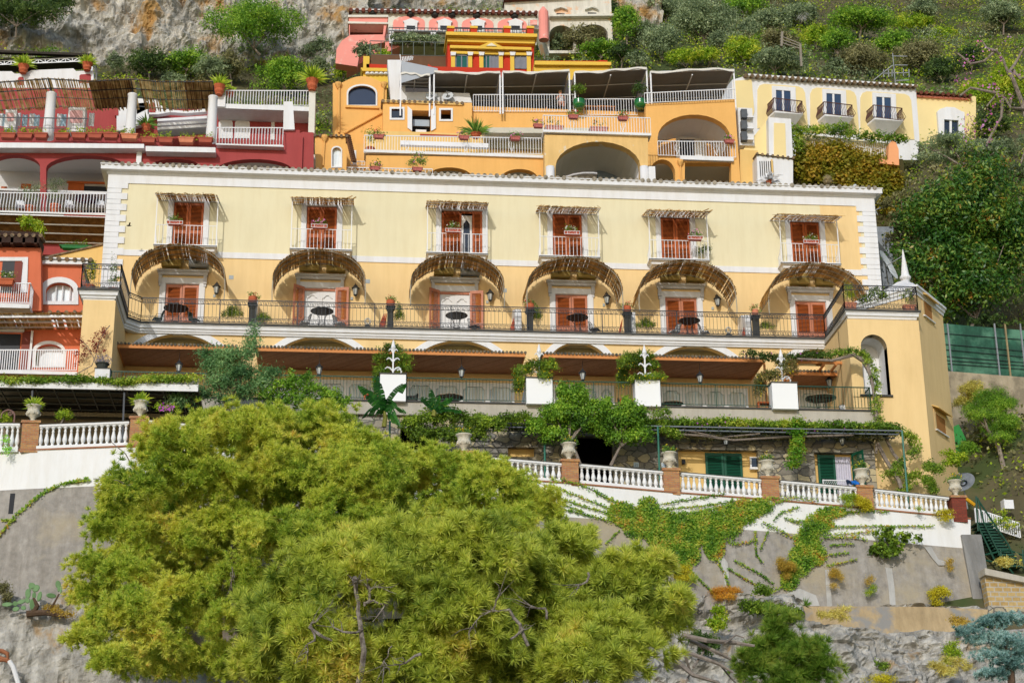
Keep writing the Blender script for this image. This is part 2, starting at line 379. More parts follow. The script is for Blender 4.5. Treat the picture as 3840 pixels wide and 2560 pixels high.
# cornice with projecting fascia, swept round the three visible sides
zf1=Z(420,617,-.42); zf0=Z(420,633,-.42)
pr=[(.0,zTop),(.1,zTop+.0),(.16,zTop+.12),(.32,zf0-.02),(.42,zf0),(.42,zf1),(.46,zf1+.02),(.46,zf1+.07),(0,zf1+.07)]
m=MB(); m.sweep([(xL,8),(xL,0),(xR,0),(xR,8)],pr,side=1); m.build('cornice',WHITE,HB)
# roof: shallow tiled plane with barrel ends showing over the cornice
m=MB(); m.box(xL-.3,xR+.3,-.3,11,zf1+.05,zf1+.12)
for i in range(int((xR-xL+.7)/.34)):
    x=xL-.3+i*.34; P=[]
    j=rng.uniform(-.03,.03)
    for y,zz in ((-.46+j,zf1+.06),(3,zf1+.62),):
        P.append((x,y,zz))
    m.tube(P,.125,8)
m.build('roof',mat('weathered_grey_tile','#a39a88',.9,.2,2.5,.3,20,col2='#756c5c',mixs=3),HB)
# quoins
for sx,xe in ((1,xL),(-1,xR)):
    m=MB(F0); z=zFr; k=0
    while z>zStr-4.6:
        h=.385 if k%2==0 else .26; wd=1.05 if k%2==0 else .72
        if k==0: h=.33
        a,b=(xe-.03,xe+wd) if sx>0 else (xe-wd,xe+.03)
        m.box(a,b,.0,.07,z-h+.012,z-.006); m.box(a+.01,b-.01,.0,.045,z-.012,z+.012)
        m.box(xe-.04*sx,xe+.3*sx,-.7,.06,z-h+.012,z-.006)
        z-=h; k+=1
        if k>24: break
    m.build('quoin_strip',WHITE,HB)
def shutter_leaf(mb_f,mb_s,fr,u0,u1,z0,z1,w0=0.02,ns=None):
    """one louvred leaf: a frame with a middle rail and slats (own frame mesh and slat mesh share the leaf)"""
    t=.04; st=.11
    for a,b in ((u0,u0+st),(u1-st,u1)): mb_f.box(a,b,w0,w0+t,z0,z1)
    zm=z0+(z1-z0)*.36
    for a,b in ((z0,z0+.2),(zm-.09,zm+.09),(z1-.16,z1)): mb_f.box(u0+st,u1-st,w0+.002,w0+t-.002,a,b)
    for a,b in ((z0+.2,zm-.09),(zm+.09,z1-.16)):
        n=max(3,int((b-a)/.075))
        for i in range(n):
            z=a+(b-a)*i/n
            mb_s.add([(u0+st,w0+.036,z+.004),(u1-st,w0+.036,z+.004),(u1-st,w0+.008,z+(b-a)/n*.7),(u0+st,w0+.008,z+(b-a)/n*.7)],[(0,1,2,3)])
def door_unit(parent,fr,u0,u1,z0,z1,state='closed',sur=.27,surtop=None,w=.0,label=None,hood=False,skip_sur=False):
    surtop=sur if surtop is None else surtop
    m=MB(fr)
    m.prism([(u0-sur,z0),(u0-sur,z1+surtop),(u1+sur,z1+surtop),(u1+sur,z0),(u1,z0),(u1,z1),(u0,z1),(u0,z0)],0.004,.07)
    m.box(u0-.01,u0+.02,-.25,.0,z0,z1); m.box(u1-.02,u1+.01,-.25,.0,z0,z1); m.box(u0,u1,-.25,.0,z1-.02,z1+.01)
    d=m.build('doorway',WHITE,parent)
    um=(u0+u1)/2
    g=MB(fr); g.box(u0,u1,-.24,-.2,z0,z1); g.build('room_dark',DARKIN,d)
    if state=='closed':
        for a,b in ((u0+.03,um-.01),(um+.01,u1-.03)):
            f=MB(fr); s=MB(fr); shutter_leaf(f,s,fr,a,b,z0,z1-.03,-.09)
            l=f.build('shutter',SHUTF if hood else SHUT,d); s.build('louvres',SHUT,d) if False else None
            s2=s.build('shutter_louvres',SHUT,d)
    elif state=='half':
        f=MB(fr); s=MB(fr); shutter_leaf(f,s,fr,u0+.03,um-.02,z0,z1-.03,-.09); f.build('shutter',SHUT,d); s.build('shutter_louvres',SHUT,d)
        f=MB(fr); s=MB(fr); shutter_leaf(f,s,fr,um+.58,u1-.02,z0,z1-.03,-.02); f.build('shutter',SHUT,d,label='opened orange shutter'); s.build('shutter_louvres',SHUT,d)
        g=MB(fr); g.prism([(um-.02,z0),(um+.56,z0),(um+.56,z1-.25),(um-.02,z1-.25)],-.14,-.10,[[(um+.09,z0+.1),(um+.45,z0+.1),(um+.45,z1-.75),(um+.27,z1-.5),(um+.09,z1-.75)]]); g.build('glazed_door',WHITE,d)
        g=MB(fr); g.box(um,um+.54,-.19,-.17,z0,z1-.3); g.build('door_glass',GLASS,d)
        g=MB(fr); g.box(u0,u1,-.13,-.05,z1-.14,z1-.02); g.build('head_rail',SHUT,d)
    elif state=='open':
        g=MB(fr); 
        for a,b in ((u0+.03,um),(um,u1-.03)):
            c=(a+b)/2; hw=(b-a)/2-.13
            hole=[(c-hw,z1-.55),(c-hw,z0+1.05),(c+hw,z0+1.05),(c+hw,z1-.55),(c+hw*.6,z1-.5),(c+hw*.25,z1-.38),(c-hw*.25,z1-.38),(c-hw*.6,z1-.5)]
            g.prism(rc(a,b,z0,z1-.1),-.16,-.1,[hole])
        g.box(u0,u1,-.185,-.165,z0,z1)
        g.build('glazed_door',WHITE,d,label='white panelled double door')
        g=MB(fr); g.box(u0,u1,-.1,-.02,z1-.14,z1+.0); g.build('head_rail',SHUTF,d)
        lw=.72
        for sgn,ue in ((-1,u0),(1,u1)):
            f=MB(fr); s=MB(fr)
            ang=R(38 if sgn<0 else 12)
            sub=Fr(0,0,0); sub.o=fr.o+fr.U*ue+fr.N*.1
            dirv=fr.U*sgn*math.cos(ang)+fr.N*math.sin(ang)
            if sgn<0: sub.o=sub.o+dirv*lw; dirv=-dirv
            sub.U=dirv; sub.N=np.array([dirv[1],-dirv[0],0])
            f=MB(sub); s=MB(sub); shutter_leaf(f,s,sub,0,lw,z0+.02,z1+.0,0)
            f.build('shutter',SHUTF,d,label='opened orange shutter leaf'); s.build('shutter_louvres',SHUT,d)
    return d
for i,(a,b,t) in enumerate(ud):
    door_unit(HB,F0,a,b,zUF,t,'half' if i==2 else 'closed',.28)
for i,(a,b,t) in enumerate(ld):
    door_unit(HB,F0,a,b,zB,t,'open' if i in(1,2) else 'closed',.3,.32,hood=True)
    c=(a+b)/2; z=t+.62; hw=1.36
    m=MB(F0)
    m.sweep([(c-hw,0),(c+hw,0)],[(0,0),(0,0)]) if False else None
    m.box(c-hw,c+hw,.0,.26,z,z+.12); m.box(c-hw+.05,c+hw-.05,.0,.18,z-.16,z)
    for s_ in(-1,1):
        u=c+s_*(hw-.18); m.box(u-.09,u+.09,.0,.16,z-.62,z-.16); m.box(u-.07,u+.07,.0,.1,z-.78,z-.62)
    m.build('door_hood',mat('grey_hood_stone','#c9c8c6',.85,.05,1.5,.1,30),HB)
# balcony slab, its moulding and the arch wall under it
path=[(-12.95,-3.0),(-12.95,-7.05),(-11.0,-7.05),(-11.0,-3.2),(-10.4,YB),(25.55,YB),(25.42,-6.9),(29.33,-6.9),(29.33,-3)]
zm0=Z(1400,1269,-2.3)
prof=[(-.5,zm0),(-.22,zm0),(-.2,zm0+.09),(-.15,zm0+.1),(-.13,zm0+.2),(-.06,zm0+.24),(-.04,zm0+.38),(.0,zm0+.4),(.0,zB-.14),(-.5,zB-.14)]
m=MB(); m.sweep(path,prof,side=1); m.build('balcony_moulding',WHITE,HB)
m=MB(); m.sweep(path,[(-.6,zB-.14),(.05,zB-.14),(.05,zB-.03),(-.6,zB-.03)],side=1); m.build('balcony_stone_edge',DSTONE,HB)
m=MB(); 
m.box(-10.6,25.6,YB+.3,0,zB-.4,zB-.02); m.box(-12.8,-11.1,-6.9,-.0,zB-.4,zB-.03); m.box(25.5,29.2,-6.75,0,zB-.4,zB-.03)
m.build('balcony_slab',CONC,HB)
FA=Fr(0,0,0); FA.o=np.array([0.,YA,0.])
arches=[((520,817),(667,1253),(491,839)),((1046,1345),(1180,1262),(1015,1374)),((1577,1865),(1713,1277),(1548,1892)),((2065,2273),(2172,1284),(2034,2302)),((2471,2744),(2599,1297),(2442,2770)),((2962,3182),(3072,1310),(2935,3205))]
zf=26.7; holes=[]; surr=[]
for (l,r),(tx,ty),(ol,orr) in arches:
    yl=1300+(l-500)*.0205
    uL,zl=X(l,yl,YA),Z(l,yl,YA); uR,zr=X(r,yl,YA),zl; uc=(uL+uR)/2; zt=Z(tx,ty,YA); h=zt-zl; c=(uR-uL)/2
    Rr=(c*c+h*h)/(2*h); zc=zt-Rr
    zb=zl-.3; half=math.sqrt(max(.01,Rr*Rr-(zb-zc)**2)); a0=math.asin(min(1,half/Rr))
    P=[(uc+Rr*math.sin(t),zc+Rr*math.cos(t)) for t in np.linspace(-a0,a0,26)]
    holes.append(P)
    ro=Rr+.34; zb2=zb; h2=math.sqrt(ro*ro-(zb2-zc)**2); a1=math.asin(min(1,h2/ro))
    # clip crown of the surround under the moulding
    O=[(uc+ro*math.sin(t),min(zm0-.004,zc+ro*math.cos(t))) for t in np.linspace(-a1,a1,40)]
    surr.append((O,P))
m=MB(FA); m.prism(rc(-11.3,25.6,26.0,zm0+.05),-.4,0,holes); m.build('arch_wall',YELLOW,HB)
for O,P in surr:
    m=MB(FA); m.prism(O+P[::-1],.004,.05); m.build('arch_surround',WHITE,HB)
m=MB(); m.box(-11.2,25.4,-.9,-.8,29,zm0+.3); m.build('arch_recess',OLIVE,HB)
# wooden-soffited tiled canopies over the terrace
YC=-5.2; zS=29.93
def canopy(xa,xb,y0=YC,zz=zS,yb=-2.25,nlbl=None):
    m=MB(); m.box(xa+.05,xb-.05,y0+.06,yb,zz-.0,zz+.05); c=m.build('terrace_canopy',PLANK,HB)
    m=MB(); m.box(xa,xb,y0,y0+.06,zz-.06,zz+.14); m.box(xa,xa+.06,y0+.06,yb,zz-.06,zz+.14); m.box(xb-.06,xb,y0+.06,yb,zz-.06,zz+.14); m.build('fascia_board',WOODF,c)
    m=MB(); n=int((xb-xa)/.185)
    for i in range(n+1):
        x=xa+(xb-xa)*i/n; j=rng.uniform(-.015,.015); m.tube([(x,y0-.06+j,zz+.16),(x,yb,zz+.5)],.075,7)
    m.add([(xa,y0,zz+.15),(xb,y0,zz+.15),(xb,yb,zz+.47),(xa,yb,zz+.47)],[(0,1,2,3)])
    m.build('canopy_tiles',mat('canopy_tile','#7d6f5a',.9,.25,3,.2,20,col2='#4c4a42',mixs=3),c)
    return c
cx=[(X(440,1298,YC),X(886,1305,YC)),(X(960,1306,YC),X(1450,1320,YC)),(X(1452,1320,YC),X(1970,1328,YC)),(X(2038,1330,YC),X(2866,1350,YC))]
for a,b in cx: canopy(a,b)
m=MB(); m.box(-12,-11.3,YC,YC+.06,29.9,30) if False else None
# small set-back canopy with a bare pergola frame at the right end
ca=canopy(X(2975,1392,-4.4),X(3160,1400,-4.4),-4.4,Z(3060,1403,-4.4),-2.25)
m=MB(); ya=-5.4
for py in (1362,):
    zz=Z(3060,py,ya); m.box(X(2965,py,ya),X(3160,py,ya),ya,ya+.12,zz,zz+.14)
    for k in (2990,3090,3135): m.bar((X(k,1362,ya),ya,zz-.05),(X(k,1362,ya)+.05,-2.3,zz-.0),.1)
m.build('bare_pergola_frame',WOODF,HB)
# post of the last canopy
m=MB(); xx=X(2868,1400,-5.1); m.box(xx-.05,xx+.05,-5.15,-5.05,26.7,zS); m.build('canopy_post',WOODF,HB)
# terrace glazing
GR=[(470,745,3),(990,1401,4),(1526,1928,4),(2072,2302,4),(2476,2802,4),(2992,3166,2)]
zg=Z(1700,1432+3,YA)
for a,b,n in GR:
    ua,ub=X(a,1470,YA),X(b,1470,YA); m=MB(FA); hs=[]; g=MB(FA); cc=MB(FA); w=(ub-ua)/n
    for i in range(n):
        p=ua+i*w+.12;q=ua+(i+1)*w-.12; zt=zg-.22; c=.16
        hs.append([(p,zf+.1),(q,zf+.1),(q,zt-c),(q-.06,zt-c),(q-c,zt-.05),(q-c,zt),(p+c,zt),(p+c,zt-.05),(p+.06,zt-c),(p,zt-c)])
        nf=26; uu=np.linspace(p-.05,q+.05,nf*2+1); 
        V=[(u,.012+.02*math.sin(k*1.9),z) for k,u in enumerate(uu) for z in (zf,zt+.05)]
        cc.add(V,[(2*k,2*k+2,2*k+3,2*k+1) for k in range(len(uu)-1)])
    m.prism(rc(ua,ub,zf,zg),.06,.12,hs); fr=m.build('terrace_window',mat('window_frame_grey','#ecebe8',.6,.04,1),HB)
    cc.build('curtain',CURT,fr)
# terrace slab
YT=-7.5
m=MB(); m.box(-12,26.34,YT,-2.6,25.96,26.6); m.build('terrace_slab',CONC,HB)
m=MB(); m.box(-12.05,26.4,YT-.06,-2.2,26.6,26.68); m.build('terrace_stone_edge',DSTONE,HB)
# balustrade railing of the terrace (green), one run between each pair of plinths
zr=Z(2000,1425,YT)
plx=[(1425,1522,1398),(1974,2072,1413),(2382,2476,1420),(2895,2990,1431)]
plint=[]
for a,b,t in plx: plint.append((X(a,1460,YT-.05),X(b,1460,YT-.05),Z((a+b)/2,t,YT-.05)))
runs=[(X(415,1400,YT),X(905,1405,YT)),(X(975,1420,YT),plint[0][0]),(plint[0][1],plint[1][0]),(plint[1][1],plint[2][0]),(plint[2][1],plint[3][0]),(plint[3][1],26.2)]
for i,(a,b) in enumerate(runs):
    m=MB(); y=YT+.05; m.box(a,b,y-.03,y+.03,zr-.02,zr+.025); m.box(a,b,y-.015,y+.015,26.78,26.81)
    n=max(2,int((b-a)/.16))
    for k in range(n+1):
        x=a+(b-a)*k/n; m.box(x-.009,x+.009,y-.009,y+.009,26.8,zr)
    for x in (a+.03,(a+b)/2,b-.03): m.box(x-.02,x+.02,y-.02,y+.02,26.68,zr)
    if i==5:
        for k in range(26): yy=y+k*.16; m.box(b-.009,b+.009,yy-.009,yy+.009,26.8,zr)
        m.box(b-.03,b+.03,y,y+4.2,zr-.02,zr+.025)
    m.build('terrace_railing',GREEN_IRON,HB)
# end piers carrying the balcony
m=MB(); xa,xb=-12.7,-11.15; m.box(xa,xb,-6.85,-.0,20.8,zm0+.02); m.build('left_pier',YELLOW,HB)
bx0,bx1=25.5,29.24
FB=Fr(0,0,0); FB.o=np.array([0.,-6.85,0.])
al,ar=X(2840+890/2.24,1400,-6.9),X(2840+1110/2.24,1400,-6.9); zt=Z(3280,1253,-6.9); zb=Z(3320,1480,-6.9)
ac=(al+ar)/2; ah=(ar-al)/2; asp=zt-ah
niche=[(al,zb),(ar,zb),(ar,asp)]+[(ac+ah*math.cos(t),asp+ah*math.sin(t)) for t in np.linspace(0,math.pi,18)[1:-1]]+[(al,asp)]
m=MB(FB); m.prism(rc(bx0,bx1,20.6,zm0+.02),-.5,0,[niche]); m.build('bastion_wall',YELLOW,HB)
m=MB(); m.box(bx0,bx0+.5,-6.35,-2.2,20.6,zm0+.02); m.box(bx1-.3,bx1,-6.35,0,20.6,zm0+.02); m.box(bx0,bx1,-5.2,-5.1,20.6,zm0); m.build('bastion_sides',YELLOW,HB)
m=MB(FB); P=niche; 
# white-grey reveal of the niche
V=[];F_=[]
for i,p in enumerate(P): V+= [(p[0],-.02,p[1]),(p[0],-1.5,p[1])]
F_=[(2*i,2*((i+1)%len(P)),2*((i+1)%len(P))+1,2*i+1) for i in range(len(P))]
m.add(V,F_); m.box(al-.1,ar+.1,-1.55,-1.5,zb-.1,zt+.2); m.build('niche_lining',WHITE,HB)
m=MB(FB); m.box(al-.25,ar+.08,-.1,.1,zb-.1,zb); m.build('niche_sill',DSTONE,HB)
# corner turret behind the bastion, with cornice, tent roof and spike
TWp=[(27.0,-3.2),(29.53,-6.0),(31.95,-3.0),(31.95,1.5),(27.0,1.5)]
zTw=Z(3430,1085,-6.0)-.25
m=MB(); n=len(TWp); V=[(x,y,z) for z in (20.5,zTw) for x,y in TWp]
sc=lambda p,k:(p[0],p[1])
m.add(V,[(i,(i+1)%n,(i+1)%n+n,i+n) for i in range(n)]+[tuple(range(n,2*n))]); m.build('turret_wall',YELLOW,HB)
m=MB(); m.sweep([TWp[4],TWp[0],TWp[1],TWp[2],TWp[3]],[(0,zTw-.05),(.05,zTw-.05),(.07,zTw+.1),(.13,zTw+.13),(.15,zTw+.28),(.22,zTw+.3),(.22,zTw+.42),(0,zTw+.46)],side=1); m.build('turret_cornice',WHITE,HB)
tc=(X(3392,1010,-1.9),-1.9); zr0=zTw+.44
m=MB(); rings=[]
NP=[(27.0,-3.2),(28.2,-4.7),(29.53,-6.0),(30.8,-4.5),(31.95,-3.0),(31.95,-.8),(31.95,1.5),(29.5,1.5),(27.0,1.5),(27.0,-.8)]
for k,h in ((1.0,0),(.98,.12),(.8,.5),(.6,.85),(.42,1.15),(.28,1.45),(.17,1.75)):
    rings.append([(tc[0]+(x-tc[0])*k,tc[1]+(y-tc[1])*k,zr0+h) for x,y in NP])
n=len(NP); m.add([p for r in rings for p in r],[(i*n+j,i*n+(j+1)%n,(i+1)*n+(j+1)%n,(i+1)*n+j) for i in range(len(rings)-1) for j in range(n)])
m.lathe((tc[0],tc[1],zr0+1.65),[(.3,0),(.26,.12),(.2,.2),(.22,.3),(.3,.42),(.31,.5),(.22,.62),(.02,2.15)],12)
m.build('turret_roof',WHITE,HB)
# turret side openings with hoods
a=np.array(TWp[1]);b=np.array(TWp[2]); d=(b-a)/np.linalg.norm(b-a); FT=Fr(0,0,0); FT.o=np.array([a[0],a[1],0.]); FT.U=np.array([d[0],d[1],0]); FT.N=np.array([d[1],-d[0],0])
for (xa,ya),(xb,yb),nm in (((3458,1118),(3494,1205),0),((3503,1540),(3545,1632),1)):
    u0,z1=FT.uz(xa,ya); u1,_=FT.uz(xb,(ya+yb)/2); z0=FT.uz(xb,yb)[1]
    m=MB(FT); m.prism(rc(u0-.1,u1+.1,z0-.1,z1+.1),.004,.02,[rc(u0+.12,u1-.05,z0+.05,z1-.1)]); o=m.build('turret_window',YELLOW,HB)
    m=MB(FT); m.box(u0+.12,u1-.05,.005,.012,z0+.05,z1-.1); m.build('recess_shade_panel',mat('recess_shade_ochre','#a8743c',.9,.1,2),o)  # flat panel on the wall; the shade of a recess is put into its colour
    m=MB(FT); m.add([(u0-.25,0,z1+.28),(u1+.25,0,z1+.28),(u1+.25,.35,z1+.1),(u0-.25,.35,z1+.1),(u0-.25,0,z1+.22),(u1+.25,0,z1+.22),(u1+.25,.35,z1+.05),(u0-.25,.35,z1+.05)],[(0,1,2,3),(4,7,6,5),(3,2,6,7),(0,3,7,4),(1,5,6,2)]); m.build('window_hood',OCHRE,o)
    m=MB(FT); m.box(u0-.1,u1+.1,0,.12,z0-.08,z0-.02); m.build('window_sill',WHITE,o)
# the long iron railing with key-pattern borders
def keyrun(m,a,b,z0,z1,per=.27,t=.012):
    a=np.array(a,float);b=np.array(b,float);L=np.linalg.norm(b-a); d=(b-a)/L; n=max(1,int(L/per)); p=L/n; h=z1-z0
    pat=[((0,.12),(0,.75)),((0,.75),(.42,.75)),((.42,.75),(.42,.4)),((.42,.4),(.2,.4)),((.62,.12),(.62,.75)),((.62,.75),(.95,.75)),((.2,.12),(.8,.12))]
    for i in range(n):
        for (u,v),(s_,q) in pat:
            A=a+d*(i+u)*p; B=a+d*(i+s_)*p
            m.bar((A[0],A[1],z0+v*h),(B[0],B[1],z0+q*h),.022,.02)
def iron_run(m,a,b,zlo,zhi,sp=.2,posts=True):
    a=np.array(a,float);b=np.array(b,float);L=np.linalg.norm(b-a); d=(b-a)/L
    for z,t in ((zhi,.045),(zhi-.26,.022),(zlo+.3,.022),(zlo+.05,.03)): m.bar((*a,z),(*b,z),t)
    keyrun(m,a,b,zhi-.26,zhi-.02); keyrun(m,a,b,zlo+.06,zlo+.3)
    n=max(1,int(L/sp))
    for k in range(n+1):
        q=a+d*L*k/n; m.bar((*q,zlo+.3),(*q,zhi-.26),.016)
    n=max(1,int(L/3.6))
    for k in range(n+1):
        q=a+d*L*k/n; m.bar((*q,zlo),(*q,zhi+.02),.045)
zR=33.58
pts=[(-12.85,-3.2),(-12.85,-6.97),(-10.98,-6.97),(-10.98,-3.2),(-10.40,-2.5),(25.57,-2.5),(25.42,-6.85),(29.26,-6.85),(29.26,-3.4)]
for A,B in zip(pts[:-1],pts[1:]):
    m=MB(); iron_run(m,A,B,zB,zR); m.build('balcony_railing',IRON,HB)
# ---------------------------------------------------------------- upper balconies, awnings
def reeds(m,fn,nu,ln,s0=0,s1=1,wd=.024,miss=.06,rag=.08):
    """canes across a curved sheet: fn(t)->(x,z) along the arc, canes run in y; ln=(y_front,y_back)"""
    for i in range(nu):
        if rng.random()<miss: continue
        t=(i+.5)/nu+rng.uniform(-.25,.25)/nu; x,z=fn(t); x2,z2=fn(min(1,t+.01)); d=np.array((x2-x,z2-z)); d/=np.linalg.norm(d)+1e-9
        y0=ln[0]+rng.uniform(-rag,rag*.4); y1=ln[1]+rng.uniform(-rag*.5,rag*.5); jx=rng.uniform(-.03,.03)
        k=wd*rng.uniform(.6,1.3); nx,nz=-d[1],d[0]; o=rng.uniform(-.012,.012)
        a=(x+nx*o,z+nz*o); b=(x+jx+nx*o,z+nz*o)
        V=[]
        for (cx_,cz_),yy in ((a,y0),(b,y1)):
            V+=[(cx_-d[0]*k,yy,cz_-d[1]*k),(cx_+nx*k*.8,yy,cz_+nz*k*.8),(cx_+d[0]*k,yy,cz_+d[1]*k)]
        m.add(V,[(0,1,4,3),(1,2,5,4),(2,0,3,5)])
UR=[(581,811),(1091,1317),(1602.7,1826),(2026,2247),(2438,2656.7),(2931.5,3148)]
UA=[(581.5,815.5,727),(1092,1327,741),(1599.6,1832,756),(2019.6,2252.7,775),(2426,2663,789),(2910.5,3158,805)]
dB=.85
for i,((a,b),(ca,cb,cy)) in enumerate(zip(UR,UA)):
    yy=900+i*13; xa,xb=X(a,yy,-dB),X(b,yy,-dB); zt=Z((a+b)/2,[845,860,876,889,902,915][i],-dB); zb_=Z((a+b)/2,[917,932,946,959,970,984][i],-dB)
    m=MB(F0); m.box(xa-.06,xb+.06,0,dB+.05,zb_-.12,zb_-.03); sl=m.build('balcony',WHITE,HB)
    m=MB(F0); m.box(xa-.07,xb+.07,dB-.05,dB+.06,zb_-.1,zb_-.05); m.build('slab_edge',DSTONE,sl)
    m=MB(); xm=(xa+xb)/2
    m.sweep([(xa+.0,0),(xa+.0,-dB+.04),(xb-.0,-dB+.04),(xb-.0,0)],[(0,zb_-.12),(-.06,zb_-.16),(-.1,zb_-.3),(-.25,zb_-.36),(-.3,zb_-.5),(-.5,zb_-.5),(-.5,zb_-.12)],side=1); m.build('slab_corbel',WHITE,sl)
    m=MB(); T=.03; y=-dB
    for z in (zt,zb_): m.box(xa,xb,y-T/2,y+T/2,z-T/2,z+T/2)
    n=16
    for k in range(n+1):
        x=xa+(xb-xa)*k/n; m.box(x-.011,x+.011,y-.011,y+.011,zb_,zt)
    for x in (xa,xb):
        m.tube([(x,y,zt),(x,y+.2,zt-.25),(x,y+.35,zt-.42),(x,-.02,zt-.62)],.014,5); m.bar((x,y,zb_),(x,0,zb_),.03)
        for k in range(1,5):
            yk=y+dB*k/5; h=zt-.12-.5*k/5*1.05; m.bar((x,yk,zb_),(x,yk,h),.02)
    ca_,cb_=X(ca,cy+3,-1.55),X(cb,cy+3,-1.55); zc=Z((ca+cb)/2,cy+6,-1.55)
    for x in (xa,xb): m.bar((x,y,zb_-.02),(x,y,zc+.12),.045)
    m.build('railing',WHITE2,sl)
    # flat cane awning on a light frame, sloping down away from the wall
    m=MB(); fz=lambda yv:zc+.02+(yv+1.6)*.22
    nu=105
    for k in range(nu):
        if rng.random()<.07: continue
        x=ca_+(cb_-ca_)*(k+rng.uniform(.1,.9))/nu; kk=.02*rng.uniform(.6,1.4); y0=-1.62+rng.uniform(-.1,.06); y1=-.02; jx=rng.uniform(-.04,.04); o=rng.uniform(0,.05)
        m.add([(x-kk,y0,fz(y0)+o),(x,y0,fz(y0)+o+kk*1.4),(x+kk,y0,fz(y0)+o),(x-kk+jx,y1,fz(y1)+o),(x+jx,y1,fz(y1)+o+kk*1.4),(x+kk+jx,y1,fz(y1)+o)],[(0,1,4,3),(1,2,5,4),(2,0,3,5),(0,2,1)])
    for k in range(60): # frayed front edge
        x=ca_+(cb_-ca_)*rng.random(); y0=-1.6+rng.uniform(-.06,.1); z0=fz(y0)+rng.uniform(0,.08); L_=rng.uniform(.1,.3)
        m.bar((x,y0,z0),(x+rng.uniform(-.2,.2),y0+rng.uniform(-.1,.1),z0+rng.uniform(-.03,.05)),.018)
    if i in (1,4): m.bar((cb_-.1,-1.6,fz(-1.6)),(cb_+.12,-1.62,fz(-1.6)+.14),.05); m.bar((cb_-.5,-1.6,fz(-1.6)),(cb_-.08,-1.62,fz(-1.6)+.2),.04)
    aw=m.build('cane_awning',REED,HB)
    m=MB()
    for yv in (-1.5,-.85,-.05): m.bar((ca_,yv,fz(yv)-.02),(cb_,yv,fz(yv)-.02),.03)
    for x in (xa,(xa+xb)/2,xb): m.bar((x,-1.55,fz(-1.55)-.03),(x,-.02,fz(0)-.03),.025)
    m.build('awning_frame',WHITE2,aw)
# curved cane awnings over the long balcony
LV=[(497,846,1040,918),(1025,1371,1056,937),(1541,1890,1072,952),(1976,2332,1090,964),(2395,2757,1108,979),(2880,3247,1128,988)]
for i,(a,b,ys,yc) in enumerate(LV):
    Yf=-2.35; xa,xb=X(a,ys-50,Yf),X(b,ys-50,Yf); xc=(xa+xb)/2; hw=(xb-xa)/2; z0=Z((a+b)/2,ys,Yf); rise=Z((a+b)/2,yc,Yf)-z0
    lean=[0,0,.05,.2,.32,.38][i]
    fn=lambda t:(xc-hw*math.cos(math.pi*t)*(1),z0+rise*math.sin(math.pi*t)**.92)
    m=MB(); reeds(m,fn,190,(Yf-.08,-.25),wd=.024,miss=.03,rag=.16)
    reeds(m,fn,130,(Yf-.02,-.7),wd=.022,miss=.2,rag=.25)
    aw=m.build('curved_cane_awning',REED,HB)
    m=MB()
    for yv in (Yf,-1.75,-1.15,-.5):
        m.tube([(fn(t)[0],yv,fn(t)[1]-.03) for t in np.linspace(0,1,25)],.022 if yv>Yf else .028,6)
    for t in (.25,.5,.75): x,z=fn(t); m.bar((x,Yf,z-.05),(x,-.1,z-.05),.025)
    for s_ in (-1,1):
        x=xc+s_*hw; m.tube([(x,Yf,z0),(x+s_*.02,Yf,z0-.6),(x,Yf+.0,zR)],.028,6); m.bar((x,Yf,z0),(x,-.05,z0),.025)
    m.build('awning_frame',mat('weathered_tube','#a79f8c',.5,.15,3),aw)
    # two air conditioners tucked under each upper balcony
    for k,off in enumerate((-.72,.72)):
        c=(ld[i][0]+ld[i][1])/2+off+.1; z1=ld[i][2]+1.28
        m=MB(F0); m.box(c-.52,c+.52,.12,.5,z1-.42,z1+.3); m.box(c-.5,c-.4,0,.12,z1-.5,z1-.4); m.box(c+.4,c+.5,0,.12,z1-.5,z1-.4); m.box(c-.55,c+.55,.1,.52,z1+.24,z1+.31)
        u=m.build('air_conditioner',ACG if (k==1 and i in(0,2)) else ACM,HB)
        m=MB(F0)
        for q in range(5): r_=.05+.045*q; m.tube([(c-.12+r_*math.cos(t),.51,z1-.05+r_*math.sin(t)) for t in np.linspace(0,2*math.pi,15)],.006,4,cap=False)
        m.box(c-.13,c-.11,.5,.52,z1-.3,z1+.2); m.build('fan_grille',DARKIN,u)
    m=MB(F0); c=(ld[i][0]+ld[i][1])/2+.1; m.tube([(c-.5,.1,z1-.52),(c,.12,z1-.6),(c+.5,.1,z1-.52)],.03,5); m.build('pipe_run',DARKIN,HB)
# wall lanterns by the lower doors, small vents
def lantern(parent,u,z,fr,arm=True,sc=1.,w=.32):
    m=MB(fr)
    if arm: m.tube([(u,0,z+.35*sc),(u,w*.6,z+.45*sc),(u,w,z+.3*sc)],.018,5); m.box(u-.05,u+.05,0,.03,z+.2,z+.45)
    m.lathe((u,w,z),[(.03,.34*sc),(.05,.3*sc),(.22*sc,.12*sc),(.23*sc,.09*sc),(.05,.09*sc)],6)
    for k in range(6):
        t=math.pi/3*k; m.bar((u+.17*sc*math.cos(t),w+.17*sc*math.sin(t),z+.09*sc),(u+.09*sc*math.cos(t),w+.09*sc*math.sin(t),z-.28*sc),.018)
    m.lathe((u,w,z),[(.11*sc,-.27*sc),(.1*sc,-.3*sc),(.03,-.36*sc)],6)
    o=m.build('wall_lantern' if arm else 'lantern_cage',IRON,parent)
    g=MB(fr); g.lathe((u,w,z),[(.15*sc,.09*sc),(.08*sc,-.27*sc)],6); g.build('lamp_glass',mat('lantern_glass','#b9bdb8',.3,.1,4),o)
    return o
for i,(px,py) in enumerate(((812,1082),(1333,1088),(1838,1108),(2276,1120),(2691,1128))):
    lantern(HB,X(px,py,-.3),Z(px,py,-.3),F0)
FG=mat('fitting_grey','#a9b0ae',.6,.1,3)
